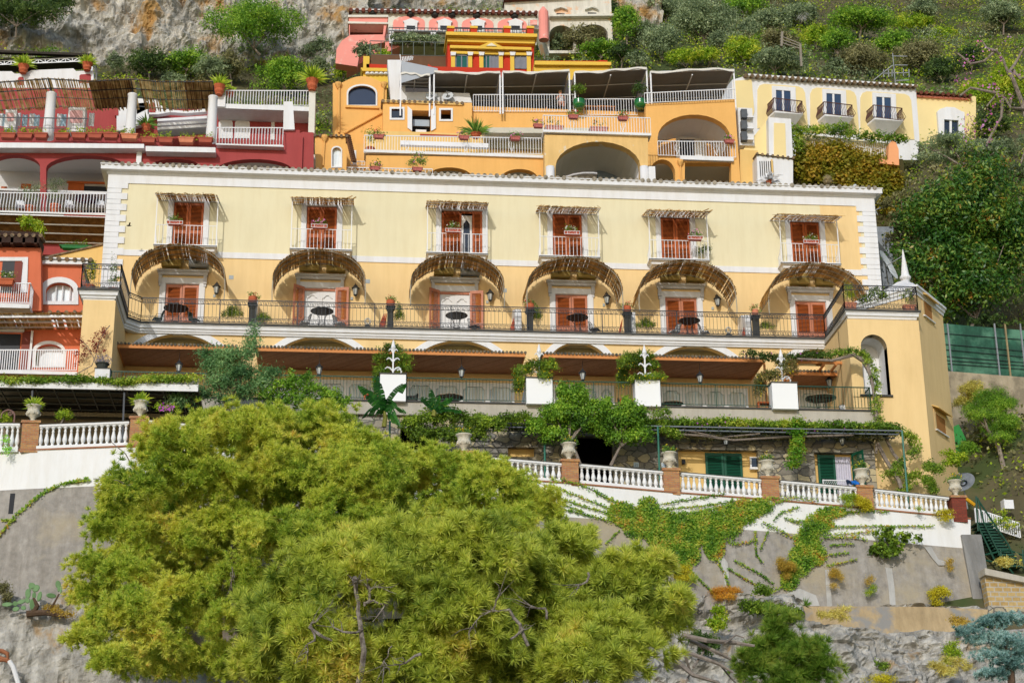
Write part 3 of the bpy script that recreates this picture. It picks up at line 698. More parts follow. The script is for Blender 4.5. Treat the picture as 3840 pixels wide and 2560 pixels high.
for (px,py) in ((867,1040),(1379,1055),(1892,1089)): m=MB(F0); u=X(px,py,0);z=Z(px,py,0); m.box(u-.12,u+.12,0,.02,z-.11,z+.11); m.build('vent_plate',FG,HB)
for (px,py) in ((804,1110),(1319,1120),(1827,1133),(2264,1144),(2672,1157)): m=MB(F0); u=X(px,py,0);z=Z(px,py,0); m.box(u-.06,u+.06,0,.06,z-.08,z+.08); m.build('intercom',FG,HB)
# hanging lanterns of the terrace: things of their own
zl=Z(1196,1385,-4.6)
for i,(px,lb) in enumerate(((671,'leftmost hanging lantern under the terrace canopy, beside the juniper tree'),(1197,'dark hanging lantern left of the banana plant under the canopy'),(1731,'hanging lantern above the round table seen behind the middle canopy'),(2185,'hanging lantern between two flowering yellow plinths'),(2625,'hanging lantern under the rightmost long canopy'),(3110,'hanging lantern under the short orange wooden canopy'))):
    y=-4.6 if i<5 else -4.0; pz=1200+(130+185+[170,185,195,205,215,235][i]-130)/2.24; x=X(px,[1373,1385,1394,1405,1415,1432][i],y); z=Z(px,[1373,1385,1394,1405,1415,1432][i],y)
    t=thing('hanging_lantern',lb,'lantern',(x,y,z),'lanterns hanging over the terrace')
    f=Fr(0,0,0); f.o=np.array([x,y,0.]); f.N=np.array([0.,-1,0])
    lantern(t,0,z,f,False,.95,0)
    m=MB(); m.bar((x,y,z+.3),(x,y,zS-.0 if i<5 else z+.5),.02); m.build('chain',IRON,t)
# ================================================================ ground: hillside, road, rock faces
ZROAD=21.0
def terr(x,y):
    if y<-60: z=-2-(-60-y)*.02
    elif y<-16: z=-2+(y+60)/44*11.5
    elif y<-13.4: z=9.5+(y+16)/2.6*5
    elif y<-12.5: z=14.5
    elif y<12: z=14.5+(y+12.5)/24.5*25
    else: z=39.5+(y-12)*.98
    n=mnoise.noise(Vector((x*.05,y*.05,0)))*2.2+mnoise.noise(Vector((x*.17,y*.17,5)))*.7
    k=min(1,max(0,(y-10)/12))
    if y<-20: k=.5
    if y<-12.5: z-=3.2*min(1,max(0,(y+60)/20))
    if y>200: z=39.5+188*.98+(y-200)*.3
    a=min(1,max(0,(x-14)/10)); b=min(1,max(0,(y-9)/5)); c=min(1,max(0,(60-y)/25)); z+=a*b*c*5.5
    a=min(1,max(0,(x-32)/3)); b=min(1,max(0,(y+8)/3)); c=min(1,max(0,(1-y)/4)); z+=a*b*c*3
    return z+n*k
xs=np.concatenate([[-400,-250,-160,-100],np.arange(-70,101,2.5),[130,180,260,400]]); ys=np.concatenate([[-400,-200,-120,-90,-75],np.arange(-62,-20,3),np.arange(-18,12,1.5),np.arange(12,100,2.0),[120,160,220,400]])
V=[(x,y,terr(x,y)) for y in ys for x in xs]; nx=len(xs)
m=MB(); m.add(V,np.array([(j*nx+i,j*nx+i+1,(j+1)*nx+i+1,(j+1)*nx+i) for j in range(len(ys)-1) for i in range(nx-1)]))
m.build('hillside',mat('hill_earth','#5c553c',.95,.3,.3,.5,2,col2='#44502a',mixs=.25),kind='structure',smooth=True)
def hit(px,py,lo=10.,hi=110.):
    """where the sight line meets the hillside"""
    d=ray(px,py); y=lo
    while y<hi:
        t=(y-CY)/d[1]
        if t*d[2]<terr(t*d[0],y): return (t*d[0],y,terr(t*d[0],y))
        y+=.5
    t=(hi-CY)/d[1]; return (t*d[0],hi,t*d[2])
ROCK=mat('grey_limestone','#b5b1a7',.95,.4,1.3,1.0,1.6,streak=.5,col2='#a98f6c',mixs=.7,thr=(.58,.68),bd=.4)
ROCKW=mat('warm_limestone','#bdb8ab',.95,.4,.7,1.0,1.0,streak=.55,col2='#b08a54',mixs=.3,thr=(.54,.66),bd=.6)
def rockface(name,x0,x1,z0,z1,yf,nx,nz,amp,material,seed=0,vert=1.,fine=.25):
    V=[]
    for j in range(nz+1):
        for i in range(nx+1):
            x=x0+(x1-x0)*i/nx; z=z0+(z1-z0)*j/nz; p=Vector((x*.22+seed,z*.22*vert,seed))
            n=mnoise.fractal(p,1.,2.,5)*amp; r=1-abs(mnoise.noise(Vector((x*.5+seed,z*.7*vert,3.3))))*2
            r2=1-abs(mnoise.noise(Vector((x*1.3+seed,z*1.7*vert,7.7))))*2; n+=r*amp*.35+r2*amp*fine*.5+(.35*amp*fine if mnoise.cell(Vector((x*.8+r*.5,z*1.1*vert,seed)))>.5 else 0)+mnoise.noise(Vector((x*1.6,z*2.2*vert,seed)))*amp*fine+abs(mnoise.noise(Vector((x*3.5,z*4.5*vert,seed+2))))*amp*fine*.6
            V.append((x+mnoise.noise(Vector((x,z,9)))*.15,yf(x,z)-n,z+mnoise.noise(Vector((z,x,2)))*.15))
    m=MB(); m.add(V,np.array([(j*(nx+1)+i,j*(nx+1)+i+1,(j+1)*(nx+1)+i+1,(j+1)*(nx+1)+i) for j in range(nz) for i in range(nx)]))
    return m.build(name,material,kind='structure',smooth=False)
rockface('rock_outcrop',6,45,2,16.1,lambda x,z:-13.0-(15-z)*.75*(z<15)+max(0,(x-27))*.15+(2.2*min(1,max(0,(z-14.6)/.3))*min(1,max(0,(x-20)/1.5))),300,135,1.25,ROCK,3.,1.,.45)
rockface('rock_outcrop',-30,2,2,15.4,lambda x,z:-14.6-(15.4-z)*.25,200,110,.5,ROCK,8.,.5,.5)
# cliffs high behind the houses
h0=hit(300,235); h1=hit(1250,170); h2=hit(1700,60)
print('HITS',h0,h1,h2)
def cy(x,z): return h0[1]+1.0+(z-h0[2])*.12
rockface('cliff',-34,h1[0]+3,h0[2]-5,h0[2]+22,cy,220,130,2.0,ROCKW,1.,.45,.3)
rockface('cliff',h1[0]-6,h1[0]+32,h1[2]-6,h1[2]+20,lambda x,z:h1[1]+7+(z-h1[2])*.3,120,90,2.0,ROCKW,5.,.4,.3)
# ---------------------------------------------------------------- retaining wall with the balustrade curve
# top path of the wall: (px,py of balustrade foot, Y)
WP=[(-60,1694,-13.3),(0,1692,-13.5),(113,1688,-13.9),(516,1672,-14.2),(1000,1700,-14.4),(1400,1745,-14.3),(1741,1785,-13.9),(2137,1812,-13.2),(2519,1846,-12.4),(2890,1874,-11.5),(3246,1906,-10.6),(3560,1936,-9.7),(3640,1945,-9.5)]
BND=[(-60,1843),(0,1838),(113,1832),(516,1815),(1000,1850),(1400,1880),(1741,1910),(2137,1938),(2519,1965),(2890,1992),(3246,2022),(3560,2050),(3640,2056)]
BOT=[(-60,2330),(0,2330),(113,2330),(516,2330),(1000,2330),(1400,2320),(1741,2310),(2137,2300),(2519,2290),(2890,2275),(3246,2272),(3560,2276),(3645,2278)]
def batter(row,k):  # wall leans out slightly towards its foot
    return [at(px,py,WP[i][2]-k) for i,(px,py) in enumerate(row)]
top=[at(*p) for p in WP]; mid=batter(BND,.22); bot=batter(BOT,.9)
def strip(name,rows,material,thick,parent,**k):
    m=MB(); n=len(rows[0]); V=[]; sub=4; S=[]
    for r in rows:
        q=[]
        for i in range(n-1):
            for s_ in range(sub): t=s_/sub; q.append(tuple(np.array(r[i])*(1-t)+np.array(r[i+1])*t))
        q.append(r[-1]); S.append(q)
    n=len(S[0])
    for q in S: V+=q
    for q in S: V+=[(x,y+thick,z) for x,y,z in q]
    F=[]; R_=len(S)
    for j in range(R_-1):
        for i in range(n-1): F.append((j*n+i,j*n+i+1,(j+1)*n+i+1,(j+1)*n+i))
    o=R_*n
    for i in range(n-1): F.append((i,i+1,o+i+1,o+i))
    for j in range(R_-1): F.append((j*n+n-1,(j+1)*n+n-1,o+(j+1)*n+n-1,o+j*n+n-1)); F.append((j*n,(j+1)*n,o+(j+1)*n,o+j*n))
    m.add(V,F); return m.build(name,material,parent,**k)
RW=thing('retaining_wall','tall roadside retaining wall, whitewashed along the top and grey cement below','wall',tuple(bot[7]))
strip('whitewashed_band',[top,mid],mat('whitewash','#e9e8e4',.85,.03,.6,.15,12,streak=.08),.8,RW)
strip('cement_face',[mid,bot],mat('grey_cement','#a09a91',.95,.2,3.2,.5,9,streak=.3,col2='#ac9f84',mixs=.35,thr=(.5,.7)),.8,RW)
strip('brick_string',[[(x,y-.05,z+.05) for x,y,z in top],[(x,y-.05,z-.02) for x,y,z in top]],mat('brick_edge','#9c6a4c',.9,.2,3),.3,RW)
# light cement runs on the wall, drain slots
m=MB()
for P in (((3095,2090),(3125,2140),(3135,2270),(3160,2280),(3165,2200),(3140,2140),(3110,2088)),((3468,2045),(3530,2118),(3545,2110),(3500,2050)),((3095,2130),(3110,2130),(3122,2270),(3112,2280))):
    pass
# buttress at the right end
m=MB(); a=at(3606,2003,-9.9); b=at(3680,2003,-9.5); c=at(3680,2340,-10.9); d=at(3755,2400,-10.9)
m.add([(a[0],a[1],a[2]),(b[0],b[1],b[2]),(d[0],d[1]-.1,d[2]-2),(c[0],c[1]-.1,d[2]-2),(a[0],a[1]+2.5,a[2]),(b[0],b[1]+2,b[2]),(d[0],d[1]+2.5,d[2]-2),(c[0],c[1]+2.5,d[2]-2)],[(0,3,2,1),(4,5,6,7),(0,1,5,4),(1,2,6,5),(0,4,7,3)]); m.build('end_buttress',mat('buttress_concrete','#8f8d88',.95,.12,.9,.35,10,streak=.3),RW)
# tan ledge wall under it
LW=[at(3000,2272,-12.7),at(3250,2272,-12.6),at(3500,2274,-12.2),at(3705,2284,-11.9)]
LB=[at(3010,2420,-13.0),at(3250,2410,-13.0),at(3500,2395,-12.6),at(3690,2380,-12.3)]
o=strip('low_tan_wall',[LW,LB],mat('tan_stone','#b7a07a',.95,.15,.9,.5,5,streak=.3,col2='#8f8c86',mixs=.6,thr=(.52,.6)),1.2,None,top=('low tan stone footing wall on the rocks below the cement face','wall'))
# road behind the balustrade
m=MB(); V=[];n=len(top)
for p in top: V.append((p[0],p[1]+.4,min(p[2],21.4)-.15))
for p in top: V.append((p[0],-6.0,min(p[2],21.4)-.15))
m.add(V,[(i,i+1,n+i+1,n+i) for i in range(n-1)]); m.build('road',mat('asphalt','#55534f',.9,.15,1.5,.2,30),kind='structure')
# ---------------------------------------------------------------- brick piers, urns, balustrades
BRK=brickmat('yellow_red_brick','#c29258','#b0714c','#9c8a70',.24,.085,.01,.5)
# pier: left px, right px, top py, bottom py, Y
PR=[(80,145,1575,1687,-13.95),(486,550,1559,1671,-14.2),(1709,1775,1689,1790,-13.9),(2107,2170,1720,1812,-13.2),(2489,2549,1754,1846,-12.4),(2858,2922,1784,1876,-11.5),(3217,3275,1818,1906,-10.6),(3572,3625,1856,1948,-9.7)]
plab=['brick pier below the leftmost urn','brick pier beside the pine top carrying an urn','brick pier half hidden by pine behind the banana plant','brick pier right of the pine, first fully visible on the sloping balustrade','brick pier beside the number tiles and green post','brick pier between the two green shuttered doors','brick pier in front of the blue cloth, behind the round yellow bush','dark red brick end pier at the right end of the balustrade']
piers=[]
for i,(l,r,t,b,Y) in enumerate(PR):
    a=X(l,(t+b)/2,Y);c=X(r,(t+b)/2,Y);z1=Z((l+r)/2,t,Y);z0=Z((l+r)/2,b,Y)-.1; w=c-a
    T=thing('brick_pier',plab[i],'pier',((a+c)/2,Y+w/2,z0),'brick piers of the balustrade')
    m=MB(); m.box(a,c,Y,Y+w,z0,z1-.12); m.build('shaft',BRK if i<7 else brickmat('dark_red_brick','#8c3f2c','#7a3424','#5f3a2c',.24,.085,.01,.4),T)
    m=MB(); m.box(a-.06,c+.06,Y-.06,Y+w+.06,z1-.12,z1-.045); m.box(a-.04,c+.04,Y-.04,Y+w+.04,z1-.045,z1); m.build('cap',BRK,T)
    piers.append((a,c,z0,z1,Y,w))
URN=mat('carved_stone_urn','#c9c2ae',.9,.15,6,.6,14)
def urn(i,label,plant,cat='urn',h=.78):
    a,c,z0,z1,Y,w=piers[i]; x=(a+c)/2;y=Y+w/2
    T=thing('stone_urn',label,cat,(x,y,z1),'stone urns on the brick piers')
    s=h/.78; m=MB(); m.lathe((x,y,z1),[(.19*s,0),(.2*s,.05*s),(.11*s,.09*s),(.09*s,.17*s),(.14*s,.2*s),(.13*s,.23*s),(.25*s,.31*s),(.31*s,.42*s),(.29*s,.5*s),(.24*s,.54*s),(.26*s,.6*s),(.28*s,.7*s),(.34*s,.74*s),(.34*s,.78*s),(.29*s,.78*s),(.27*s,.72*s)],18); 
    for k in range(9):
        t=2*math.pi*k/9; m.lathe((x+.3*s*math.cos(t),y+.3*s*math.sin(t),z1+.38*s),[(.0,-.05),(.05,0),(.0,.05)],5)
    m.build('bowl',URN,T,smooth=True)
    B=[(x,y,z1+.86*s,.3,.3,.16)]
    m=MB(); 
    if plant=='grass':
        spikes(m,(x,y,z1+.74*s),150,.55,.028,.95,.12); m.build('foliage',L_YELLOW,T)
    elif plant=='flower':
        C,N=clumps([(x,y,z1+.88*s,.36,.36,.2)],26,9,.06,inner=.3); leaves(m,C,N,.09); m.build('foliage',L_GERAN,T)
        C,N=clumps([(x,y,z1+.95*s,.36,.36,.2)],12,3,.04); m=MB(); leaves(m,C,N,.06,.9); m.build('flowers',L_ORANGEF,T)
    return T
def spikes(m,c,n,L,wd,spread,droop=.2,r0=.05):
    """blades fanning out of a point"""
    c=np.array(c,float)
    D=rng.normal(0,1,(n,3)); D[:,2]=np.abs(D[:,2])*1.0/spread; D=unit(D); l=L*rng.uniform(.6,1.1,n)[:,None]
    b=c+rng.normal(0,r0,(n,3)); mid=b+D*l*.55; tip=b+D*l; tip[:,2]-=droop*l[:,0]
    S=unit(np.cross(D,np.array((0,1.,.2))))*wd
    V=np.stack([b-S*.5,b+S*.5,mid+S,tip,mid-S],1).reshape(-1,3); k=np.arange(n)*5
    m.add(V,np.stack([k,k+1,k+2,k+3,k+4],1))
urn(0,'leftmost stone urn, grassy plant with yellow flowers, on the left brick pier','grass')
urn(1,'stone urn with spiky green plant on the pier left of the pine crown','grass')
urn(2,'pale stone urn with small yellow flowers above the pine, below the citrus hedge','flower',h=.85)
urn(3,'pale urn with a feathery tuft in front of the dark archway','flower',h=.82)
urn(4,'pale urn beside the yellow ivy and the number tiles','flower',h=.82)
urn(5,'pale urn with orange flowers between the two green shuttered doors','flower',h=.82)
urn(6,'pale urn in front of the right green door, by the blue cloth','flower',h=.85)
urn(7,'stone urn on the dark red end pier in front of a tilted satellite dish','flower',h=.8)
WB=mat('white_balusters','#e8e8e6',.7,.03,2,.05,20)
def balustrade(label,pa,pb,za,zb,ba,bb,n=None):
    """pa,pb plan end points; top z and foot z at each end"""
    pa=np.array(pa);pb=np.array(pb);L=np.linalg.norm(pb-pa);d=(pb-pa)/L; nn=np.array([d[1],-d[0]])
    T=thing('balustrade',label,'balustrade',(*(pa+pb)/2,min(ba,bb)),'white balustrades along the road')
    m=MB()
    def rail(m,w0,w1,o0,o1):
        V=[]
        for (p,zt) in ((pa,za),(pb,zb)):
            for (w,o) in ((w0,o0),(w1,o0),(w1,o1),(w0,o1)): q=p+nn*w; V.append((q[0],q[1],zt+o))
        m.add(V,[(0,1,2,3),(7,6,5,4),(0,4,5,1),(1,5,6,2),(2,6,7,3),(3,7,4,0)])
    rail(m,-.14,.14,-.1,-.015); rail(m,-.1,.1,-.14,-.1); m.build('handrail',WB,T)
    m=MB(); rail(m,-.16,.16,-.015,.012); m.build('rail_slate',DSTONE,T)
    m=MB(); V=[]
    H=(za-ba)
    for (p,zf_) in ((pa,ba),(pb,bb)):
        for (w,o) in ((-.15,-.05),(.15,-.05),(.15,.17),(-.15,.17)): q=p+nn*w; V.append((q[0],q[1],zf_+o))
    m.add(V,[(0,1,2,3),(7,6,5,4),(0,4,5,1),(1,5,6,2),(2,6,7,3),(3,7,4,0)]); m.build('plinth',WB,T)
    n=n or max(2,int(round(L/.265)))
    for k in range(n):
        t=(k+.5)/n; p=pa+(pb-pa)*t; z0=ba+(bb-ba)*t+.17; z1=za+(zb-za)*t-.13; h=z1-z0
        prof=[(.085,0),(.085,.05),(.055,.07),(.05,.12),(.075,.15),(.105,.28),(.1,.36),(.06,.6),(.045,.72),(.065,.75),(.065,.78),(.045,.8),(.05,.9),(.085,.93),(.1,.96),(.1,1.0)]
        m=MB(); m.lathe((p[0],p[1],z0),[(r,z*h) for r,z in prof],9); m.build('baluster',WB,T,smooth=True)
    return T
RT=[(-60,1588),(80,1589),(145,1594),(486,1581),(551,1575),(1100,1632),(1400,1674),(1709,1707),(1775,1710),(2107,1738),(2170,1740),(2489,1768),(2549,1772),(2858,1798),(2922,1802),(3217,1828),(3275,1834),(3553,1865)]
def seg(l,i0,i1,ya,yb,fa,fb,label,n=None):
    a=RT[i0];b=RT[i1]; A=at(a[0],a[1],ya);B=at(b[0],b[1],yb); za,zb=A[2],B[2]
    balustrade(label,(A[0],A[1]),(B[0],B[1]),za,zb,Z(a[0],fa,ya)-.05,Z(b[0],fb,yb)-.05,n)
off=.25
seg('',0,1,-13.3,-13.75,1690,1688,'white balustrade at the left edge of the picture, left of the first brick pier')
seg('',2,3,-13.8,-14.0,1685,1672,'white balustrade between the two left brick piers')
seg('',4,5,-14.0,-14.2,1671,1720,'white balustrade starting behind the pine, right of the second pier')
seg('',5,6,-14.2,-14.1,1722,1746,'white balustrade hidden behind the crown of the back pine')
seg('',6,7,-14.1,-13.7,1748,1784,'white balustrade peeking above the pine below the banana plant')
seg('',8,9,-13.6,-13.0,1787,1808,'white balustrade partly behind the pine, below the dark archway')
seg('',10,11,-12.9,-12.2,1812,1842,'white balustrade below the number tile')
seg('',12,13,-12.1,-11.3,1846,1872,'white balustrade below the first green shuttered door')
seg('',14,15,-11.2,-10.4,1876,1902,'white balustrade below the open green door')
seg('',16,17,-10.3,-9.5,1908,1934,'white balustrade at the right, between the last two piers')
# ---------------------------------------------------------------- lower stone storey under the terrace
STN=stonemat('rubble_wall',['#7d776c','#a39a86','#c9b98f','#8a867c','#b7b0a0'],'#6b675f',1.9,.07)
LS=thing('stone_undercroft','rough stone ground storey with green shutters under the hotel terrace','building',(14,-7.3,20.9))
FS=Fr(0,0,0); FS.o=np.array([0.,-7.3,0.]); YS=-7.3
def fr_rect(x0,y0,x1,y1,Y): return X(x0,(y0+y1)/2,Y),X(x1,(y0+y1)/2,Y),Z((x0+x1)/2,y1,Y),Z((x0+x1)/2,y0,Y)
zg=20.8
xL2,xR2=X(700,1700,YS),X(3283,1750,YS)
r1=fr_rect(2545,1686,2845,1830,YS); r2=fr_rect(3058,1697,3226,1850,YS); r3=(X(2165,1700,YS),X(2300,1700,YS),zg,Z(2230,1632,YS)); r4=fr_rect(1905,1676,2005,1712,YS); r5=(X(1500,1700,YS),X(1640,1700,YS),zg,Z(1560,1605,YS))
hs=[rc(r[0],r[1],max(r[2],zg),r[3]) for r in (r1,r2,r3,r4,r5)]
hs=[[(a,zg+.002 if abs(b-zg)<1e-6 else b) for a,b in h] for h in hs]
m=MB(FS); m.prism(rc(xL2,xR2,zg-.2,25.96),-.5,0,hs); m.build('rubble_wall',STN,LS)
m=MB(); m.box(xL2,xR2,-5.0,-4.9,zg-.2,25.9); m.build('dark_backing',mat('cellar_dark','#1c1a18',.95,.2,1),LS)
for q in (r1,r2,r4): m=MB(FS); m.box(q[0],q[1],-.4,-.34,q[2] if q is r4 else zg,q[3]); m.build('yellow_panel',OCHRE,LS)
GS=mat('green_shutter','#14513a',.45,.12,2)
def green_shut(x0,x1,y0,y1,nm):
    a,b=X(x0,y0+40,YS),X(x1,y0+40,YS); zt=Z((x0+x1)/2,y0,YS); mdl=(a+b)/2
    f=MB(FS); s=MB(FS)
    for p,q in ((a,mdl-.01),(mdl+.01,b)): shutter_leaf(f,s,FS,p,q,zg,zt,-.25)
    o=f.build('green_shutter',GS,LS,label=nm); s.build('louvres',GS,o); g=MB(FS); g.box(a,b,-.28,-.262,zg,zt); g.build('dark_gap_sheet',DARKIN,o)  # dark sheet added behind the slats so their gaps read as shade
green_shut(2649,2787,1693,1790,'closed pair of dark green shutters')
# right door: one leaf closed, one opened out, curtain between
a,b=X(3072,1750,YS),X(3138,1750,YS); zt=Z(3140,1700,YS); f=MB(FS); s=MB(FS); shutter_leaf(f,s,FS,a,b,zg,zt,-.25); o=f.build('green_shutter',GS,LS,label='closed left leaf'); s.build('louvres',GS,o); g=MB(FS); g.box(a,b,-.28,-.262,zg,zt); g.build('dark_gap_sheet',DARKIN,o)  # closed leaf gets the same added dark sheet to shade its slat gaps
b2=X(3195,1750,YS); m=MB(FS); uu=np.linspace(b,b2,30); m.add([(u,-.22+.03*math.sin(k*1.4),z) for k,u in enumerate(uu) for z in (zg,zt-.1)],[(2*k,2*k+2,2*k+3,2*k+1) for k in range(29)]); m.build('lace_curtain',mat('lace','#c9c6d2',.9,.08,4),LS)
sub=Fr(0,0,0); sub.o=FS.o+FS.U*(b2+.02)+FS.N*.0; sub.U=np.array([.45,-.89,0]); sub.N=np.array([-.89,-.45,0]); f=MB(sub); s=MB(sub); shutter_leaf(f,s,sub,0,.85,zg,zt,0); o=f.build('green_shutter',GS,LS,label='opened right leaf'); s.build('louvres',GS,o)
m=MB(FS)
a,b=X(3080,1800,YS),X(3172,1800,YS); z=Z(3120,1800,-7.6)
m.box(a,b,.25,.29,z-.02,z+.03); m.box(a,b,.25,.29,z-.32,z-.29)
for k in range(14): u=a+(b-a)*k/13; m.tube([(u,.27,z-.29),(u+.06,.27,z-.18),(u-.02,.27,z-.05)],.012,4)
for u in (a,b): m.box(u-.02,u+.02,.24,.3,z-1.2,z+.04)
m.build('window_guard',WHITE2,LS)
m=MB(FS); q=fr_rect(2816,1708,2848,1750,YS); m.box(q[0],q[1],-.24,-.2,q[2],q[3]); m.box(q[0]-.05,q[1]+.05,-.22,-.1,q[2]-.08,q[2]-.02); m.build('small_window',WHITE,LS)
m=MB(FS); m.box(q[0]+.08,q[1]-.04,-.2,-.19,q[2]+.06,q[3]-.06); m.build('window_pane',GLASS,LS)
q=fr_rect(2560,1719,2572,1735,YS); m=MB(FS); m.box(q[0],q[1],-.25,-.15,q[2],q[3]); m.build('intercom',DARKIN,LS)
# stone lintel band and moulding over the openings
for q in (r1,r2): m=MB(FS); m.box(q[0]-.1,q[1]+.1,.0,.05,q[3],q[3]+.26); m.build('stone_lintel',STN,LS)
# number tiles
def digits(m,txt,u,z,h,w):
    S={'2':[(0,.8),(.1,.95),(.3,1),(.5,.9),(.55,.7),(.4,.45),(0,0),(.6,0)],'1':[(.1,.8),(.3,1),(.3,0)],'0':[(.3,0),(.05,.25),(.05,.75),(.3,1),(.55,.75),(.55,.25),(.3,0)]}
    for k,c in enumerate(txt):
        P=[(u+k*h*.72+a*h*.9,w,z+b*h) for a,b in S[c]]
        for a,b in zip(P[:-1],P[1:]): m.bar(a,b,h*.13,.006,up=(0,1,0))
        if c=='1': m.bar((u+k*h*.72+.05*h,w,z),(u+k*h*.72+.55*h,w,z),h*.13,.006,up=(0,1,0))
for (x0,y0,x1,y1),txt,lb in (((2376,1733,2395,1751),'21','white ceramic tile with blue number 21 on the dark stone wall'),((2480,1735,2496,1752),'20','ceramic number tile half hidden by yellow ivy, beside the urn')):
    a,b,c,d=fr_rect(x0,y0,x1,y1,YS); T=thing('number_tile',lb,'tile',((a+b)/2,YS-.02,c),'house number tiles')
    m=MB(FS); m.box(a,b,.0,.03,c,d); m.build('plate',mat('tile_white','#c5d2d8',.3,.04,3),T)
    m=MB(FS); digits(m,txt,a+(b-a)*.2,c+(d-c)*.25,(d-c)*.5,.034); m.build('numerals',mat('tile_blue','#173a5e',.4,.05,3),T)
# ---------------------------------------------------------------- pergola on green posts
PG=thing('pergola','flat pipe pergola on slim green posts, overgrown with vines above the stone wall','pergola',(17,-9,20.9))
YP=-9.2; zp=Z(2600,1600,YP)
xa,xb=X(1700,1590,YP),X(3383,1612,YP)
for px,t,b in ((1461,1625,1680),(2043,1610,1820),(2470,1585,1790),(3385,1612,1860)):
    m=MB(); x=X(px+ (0 if px<3000 else 8),(t+b)/2,YP+.0); m.tube([(x,YP,20.9),(x,YP,zp)],.05,8); m.build('post',mat('post_green','#2f6f5c',.3,.1,3),PG)
m=MB()
for y in (YP,YP+.6,YP+1.2): m.bar((xa,y,zp),(xb,y,zp),.06)
for k in range(40): x=xa+(xb-xa)*k/39; m.bar((x,YP,zp+.03),(x,-7.35,zp+.1),.035)
m.build('pipe_frame',mat('grey_pipe','#6c7274',.5,.1,3,metal=.3),PG)
ordw=['first','second','third','fourth','fifth','sixth','seventh','eighth','ninth']
# ================================================================ neighbouring houses: drawing helpers on a facade
def FY(Y,yaw=0.,px=1920,py=500):
    return Fr(px,py,Y,yaw)
def PU(fr,pts,w=0.): return [fr.uz(px,py,w) for px,py in pts]
def panel(name,fr,mt,pts,w0,w1,parent,holes=(),**k):
    m=MB(fr); m.prism(PU(fr,pts),w0,w1,[PU(fr,h) for h in holes]); return m.build(name,mt,parent,**k)
def bx(name,fr,mt,x0,y0,x1,y1,w0,w1,parent,**k):
    a,b,c,d=fr.rect(x0,y0,x1,y1); m=MB(fr); m.box(a,b,w0,w1,c,d); return m.build(name,mt,parent,**k)
def archpx(x0,x1,yt,yb,ys=None,n=14,dy=0.):
    """arched opening outline in pixels: springs at ys"""
    ys=ys or (yt+(yb-yt)*.5); c=(x0+x1)/2; h=(x1-x0)/2
    return [(x0,yb),(x1,yb+dy)]+[(c+h*math.cos(t),ys+dy*.5-(ys-yt)*math.sin(t)) for t in np.linspace(0,math.pi,n)]
def rail(name,fr,mt,x0,t0,b0,x1,t1,b1,parent,n=None,w=0.,belly=0.,orn=(),t=.03):
    u0,z0=fr.uz(x0,t0,w);_,q0=fr.uz(x0,b0,w);u1,z1=fr.uz(x1,t1,w);_,q1=fr.uz(x1,b1,w)
    m=MB(fr); m.bar((u0,w,z0),(u1,w,z1),.05); m.bar((u0,w,q0),(u1,w,q1),.035)
    n=n or max(2,int((u1-u0)/.17))
    for k in range(n+1):
        s=k/n; u=u0+(u1-u0)*s; zt=z0+(z1-z0)*s; zb=q0+(q1-q0)*s
        if belly: m.tube([(u,w,zb),(u,w+belly,zb+(zt-zb)*.22),(u,w+belly*.7,zb+(zt-zb)*.45),(u,w,zb+(zt-zb)*.75),(u,w,zt)],t*.5,4,cap=False)
        else: m.bar((u,w,zb),(u,w,zt),t)
    for s in orn:
        u=u0+(u1-u0)*s; zt=z0+(z1-z0)*s; zb=q0+(q1-q0)*s; h=zt-zb
        m.tube([(u,w+.01,zb+h*.1),(u-.16,w+.01,zb+h*.55),(u-.1,w+.01,zb+h*.8),(u,w+.01,zb+h*.65),(u+.1,w+.01,zb+h*.8),(u+.16,w+.01,zb+h*.55),(u,w+.01,zb+h*.1)],.02,4)
    return m.build(name,mt,parent)
def tiles_row(name,fr,mt,x0,y0,x1,y1,parent,dep=1.5,sp=.3,r=.11,rise=.4,w=.15):
    u0,z0=fr.uz(x0,y0,w);u1,z1=fr.uz(x1,y1,w); m=MB(fr); n=max(2,int((u1-u0)/sp))
    for k in range(n+1):
        s=k/n; u=u0+(u1-u0)*s; z=z0+(z1-z0)*s; m.tube([(u,w+rng.uniform(-.03,.03),z),(u,w-dep,z+rise)],r,7)
    m.add([(u0,w,z0-.02),(u1,w,z1-.02),(u1,w-dep,z1+rise-.02),(u0,w-dep,z0+rise-.02)],[(0,1,2,3)])
    return m.build(name,mt,parent)
def root(name,label,fr,px,py,cat='building',w=0,group=None):
    u,z=fr.uz(px,py,w); return thing(name,label,cat,fr.W(u,w,z),group)
RED=mat('pompeian_red_plaster','#a64a48',.9,.06,.5,.08,20,streak=.12)
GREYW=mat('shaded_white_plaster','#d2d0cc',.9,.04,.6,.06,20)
AMBER=mat('amber_plaster','#eab468',.9,.05,.5,.06,20,streak=.06)
AMBERO=mat('old_amber_plaster','#e4be7c',.9,.06,.5,.08,20,streak=.15,col2='#d9d3c3',mixs=1.3,thr=(.60,.66))
ORANGEW=mat('orange_plaster','#d47350',.9,.07,.5,.1,20,streak=.1)
PINK=mat('pink_plaster','#ef9a8c',.9,.06,.5,.08,20,col2='#e9c2b2',mixs=1.2,thr=(.6,.72))
OLDW=mat('old_white_plaster','#dcd8c9',.9,.06,.7,.1,15,col2='#a59c86',mixs=1.6,thr=(.58,.7))
BRIGHTY=mat('bright_yellow_trim','#e2bb4c',.85,.05,.6)
BRICKR=mat('red_ochre_plaster','#c0391f',.85,.08,.6)
WOODO=mat('orange_wood_door','#b65a20',.6,.15,2,streak=.2)
REEDM=mat('reed_mat','#8a6236',.9,.3,12,.3,30,col2='#6b4a28',mixs=2)
CANV=mat('grey_canvas','#8f8b86',.9,.06,1.2)
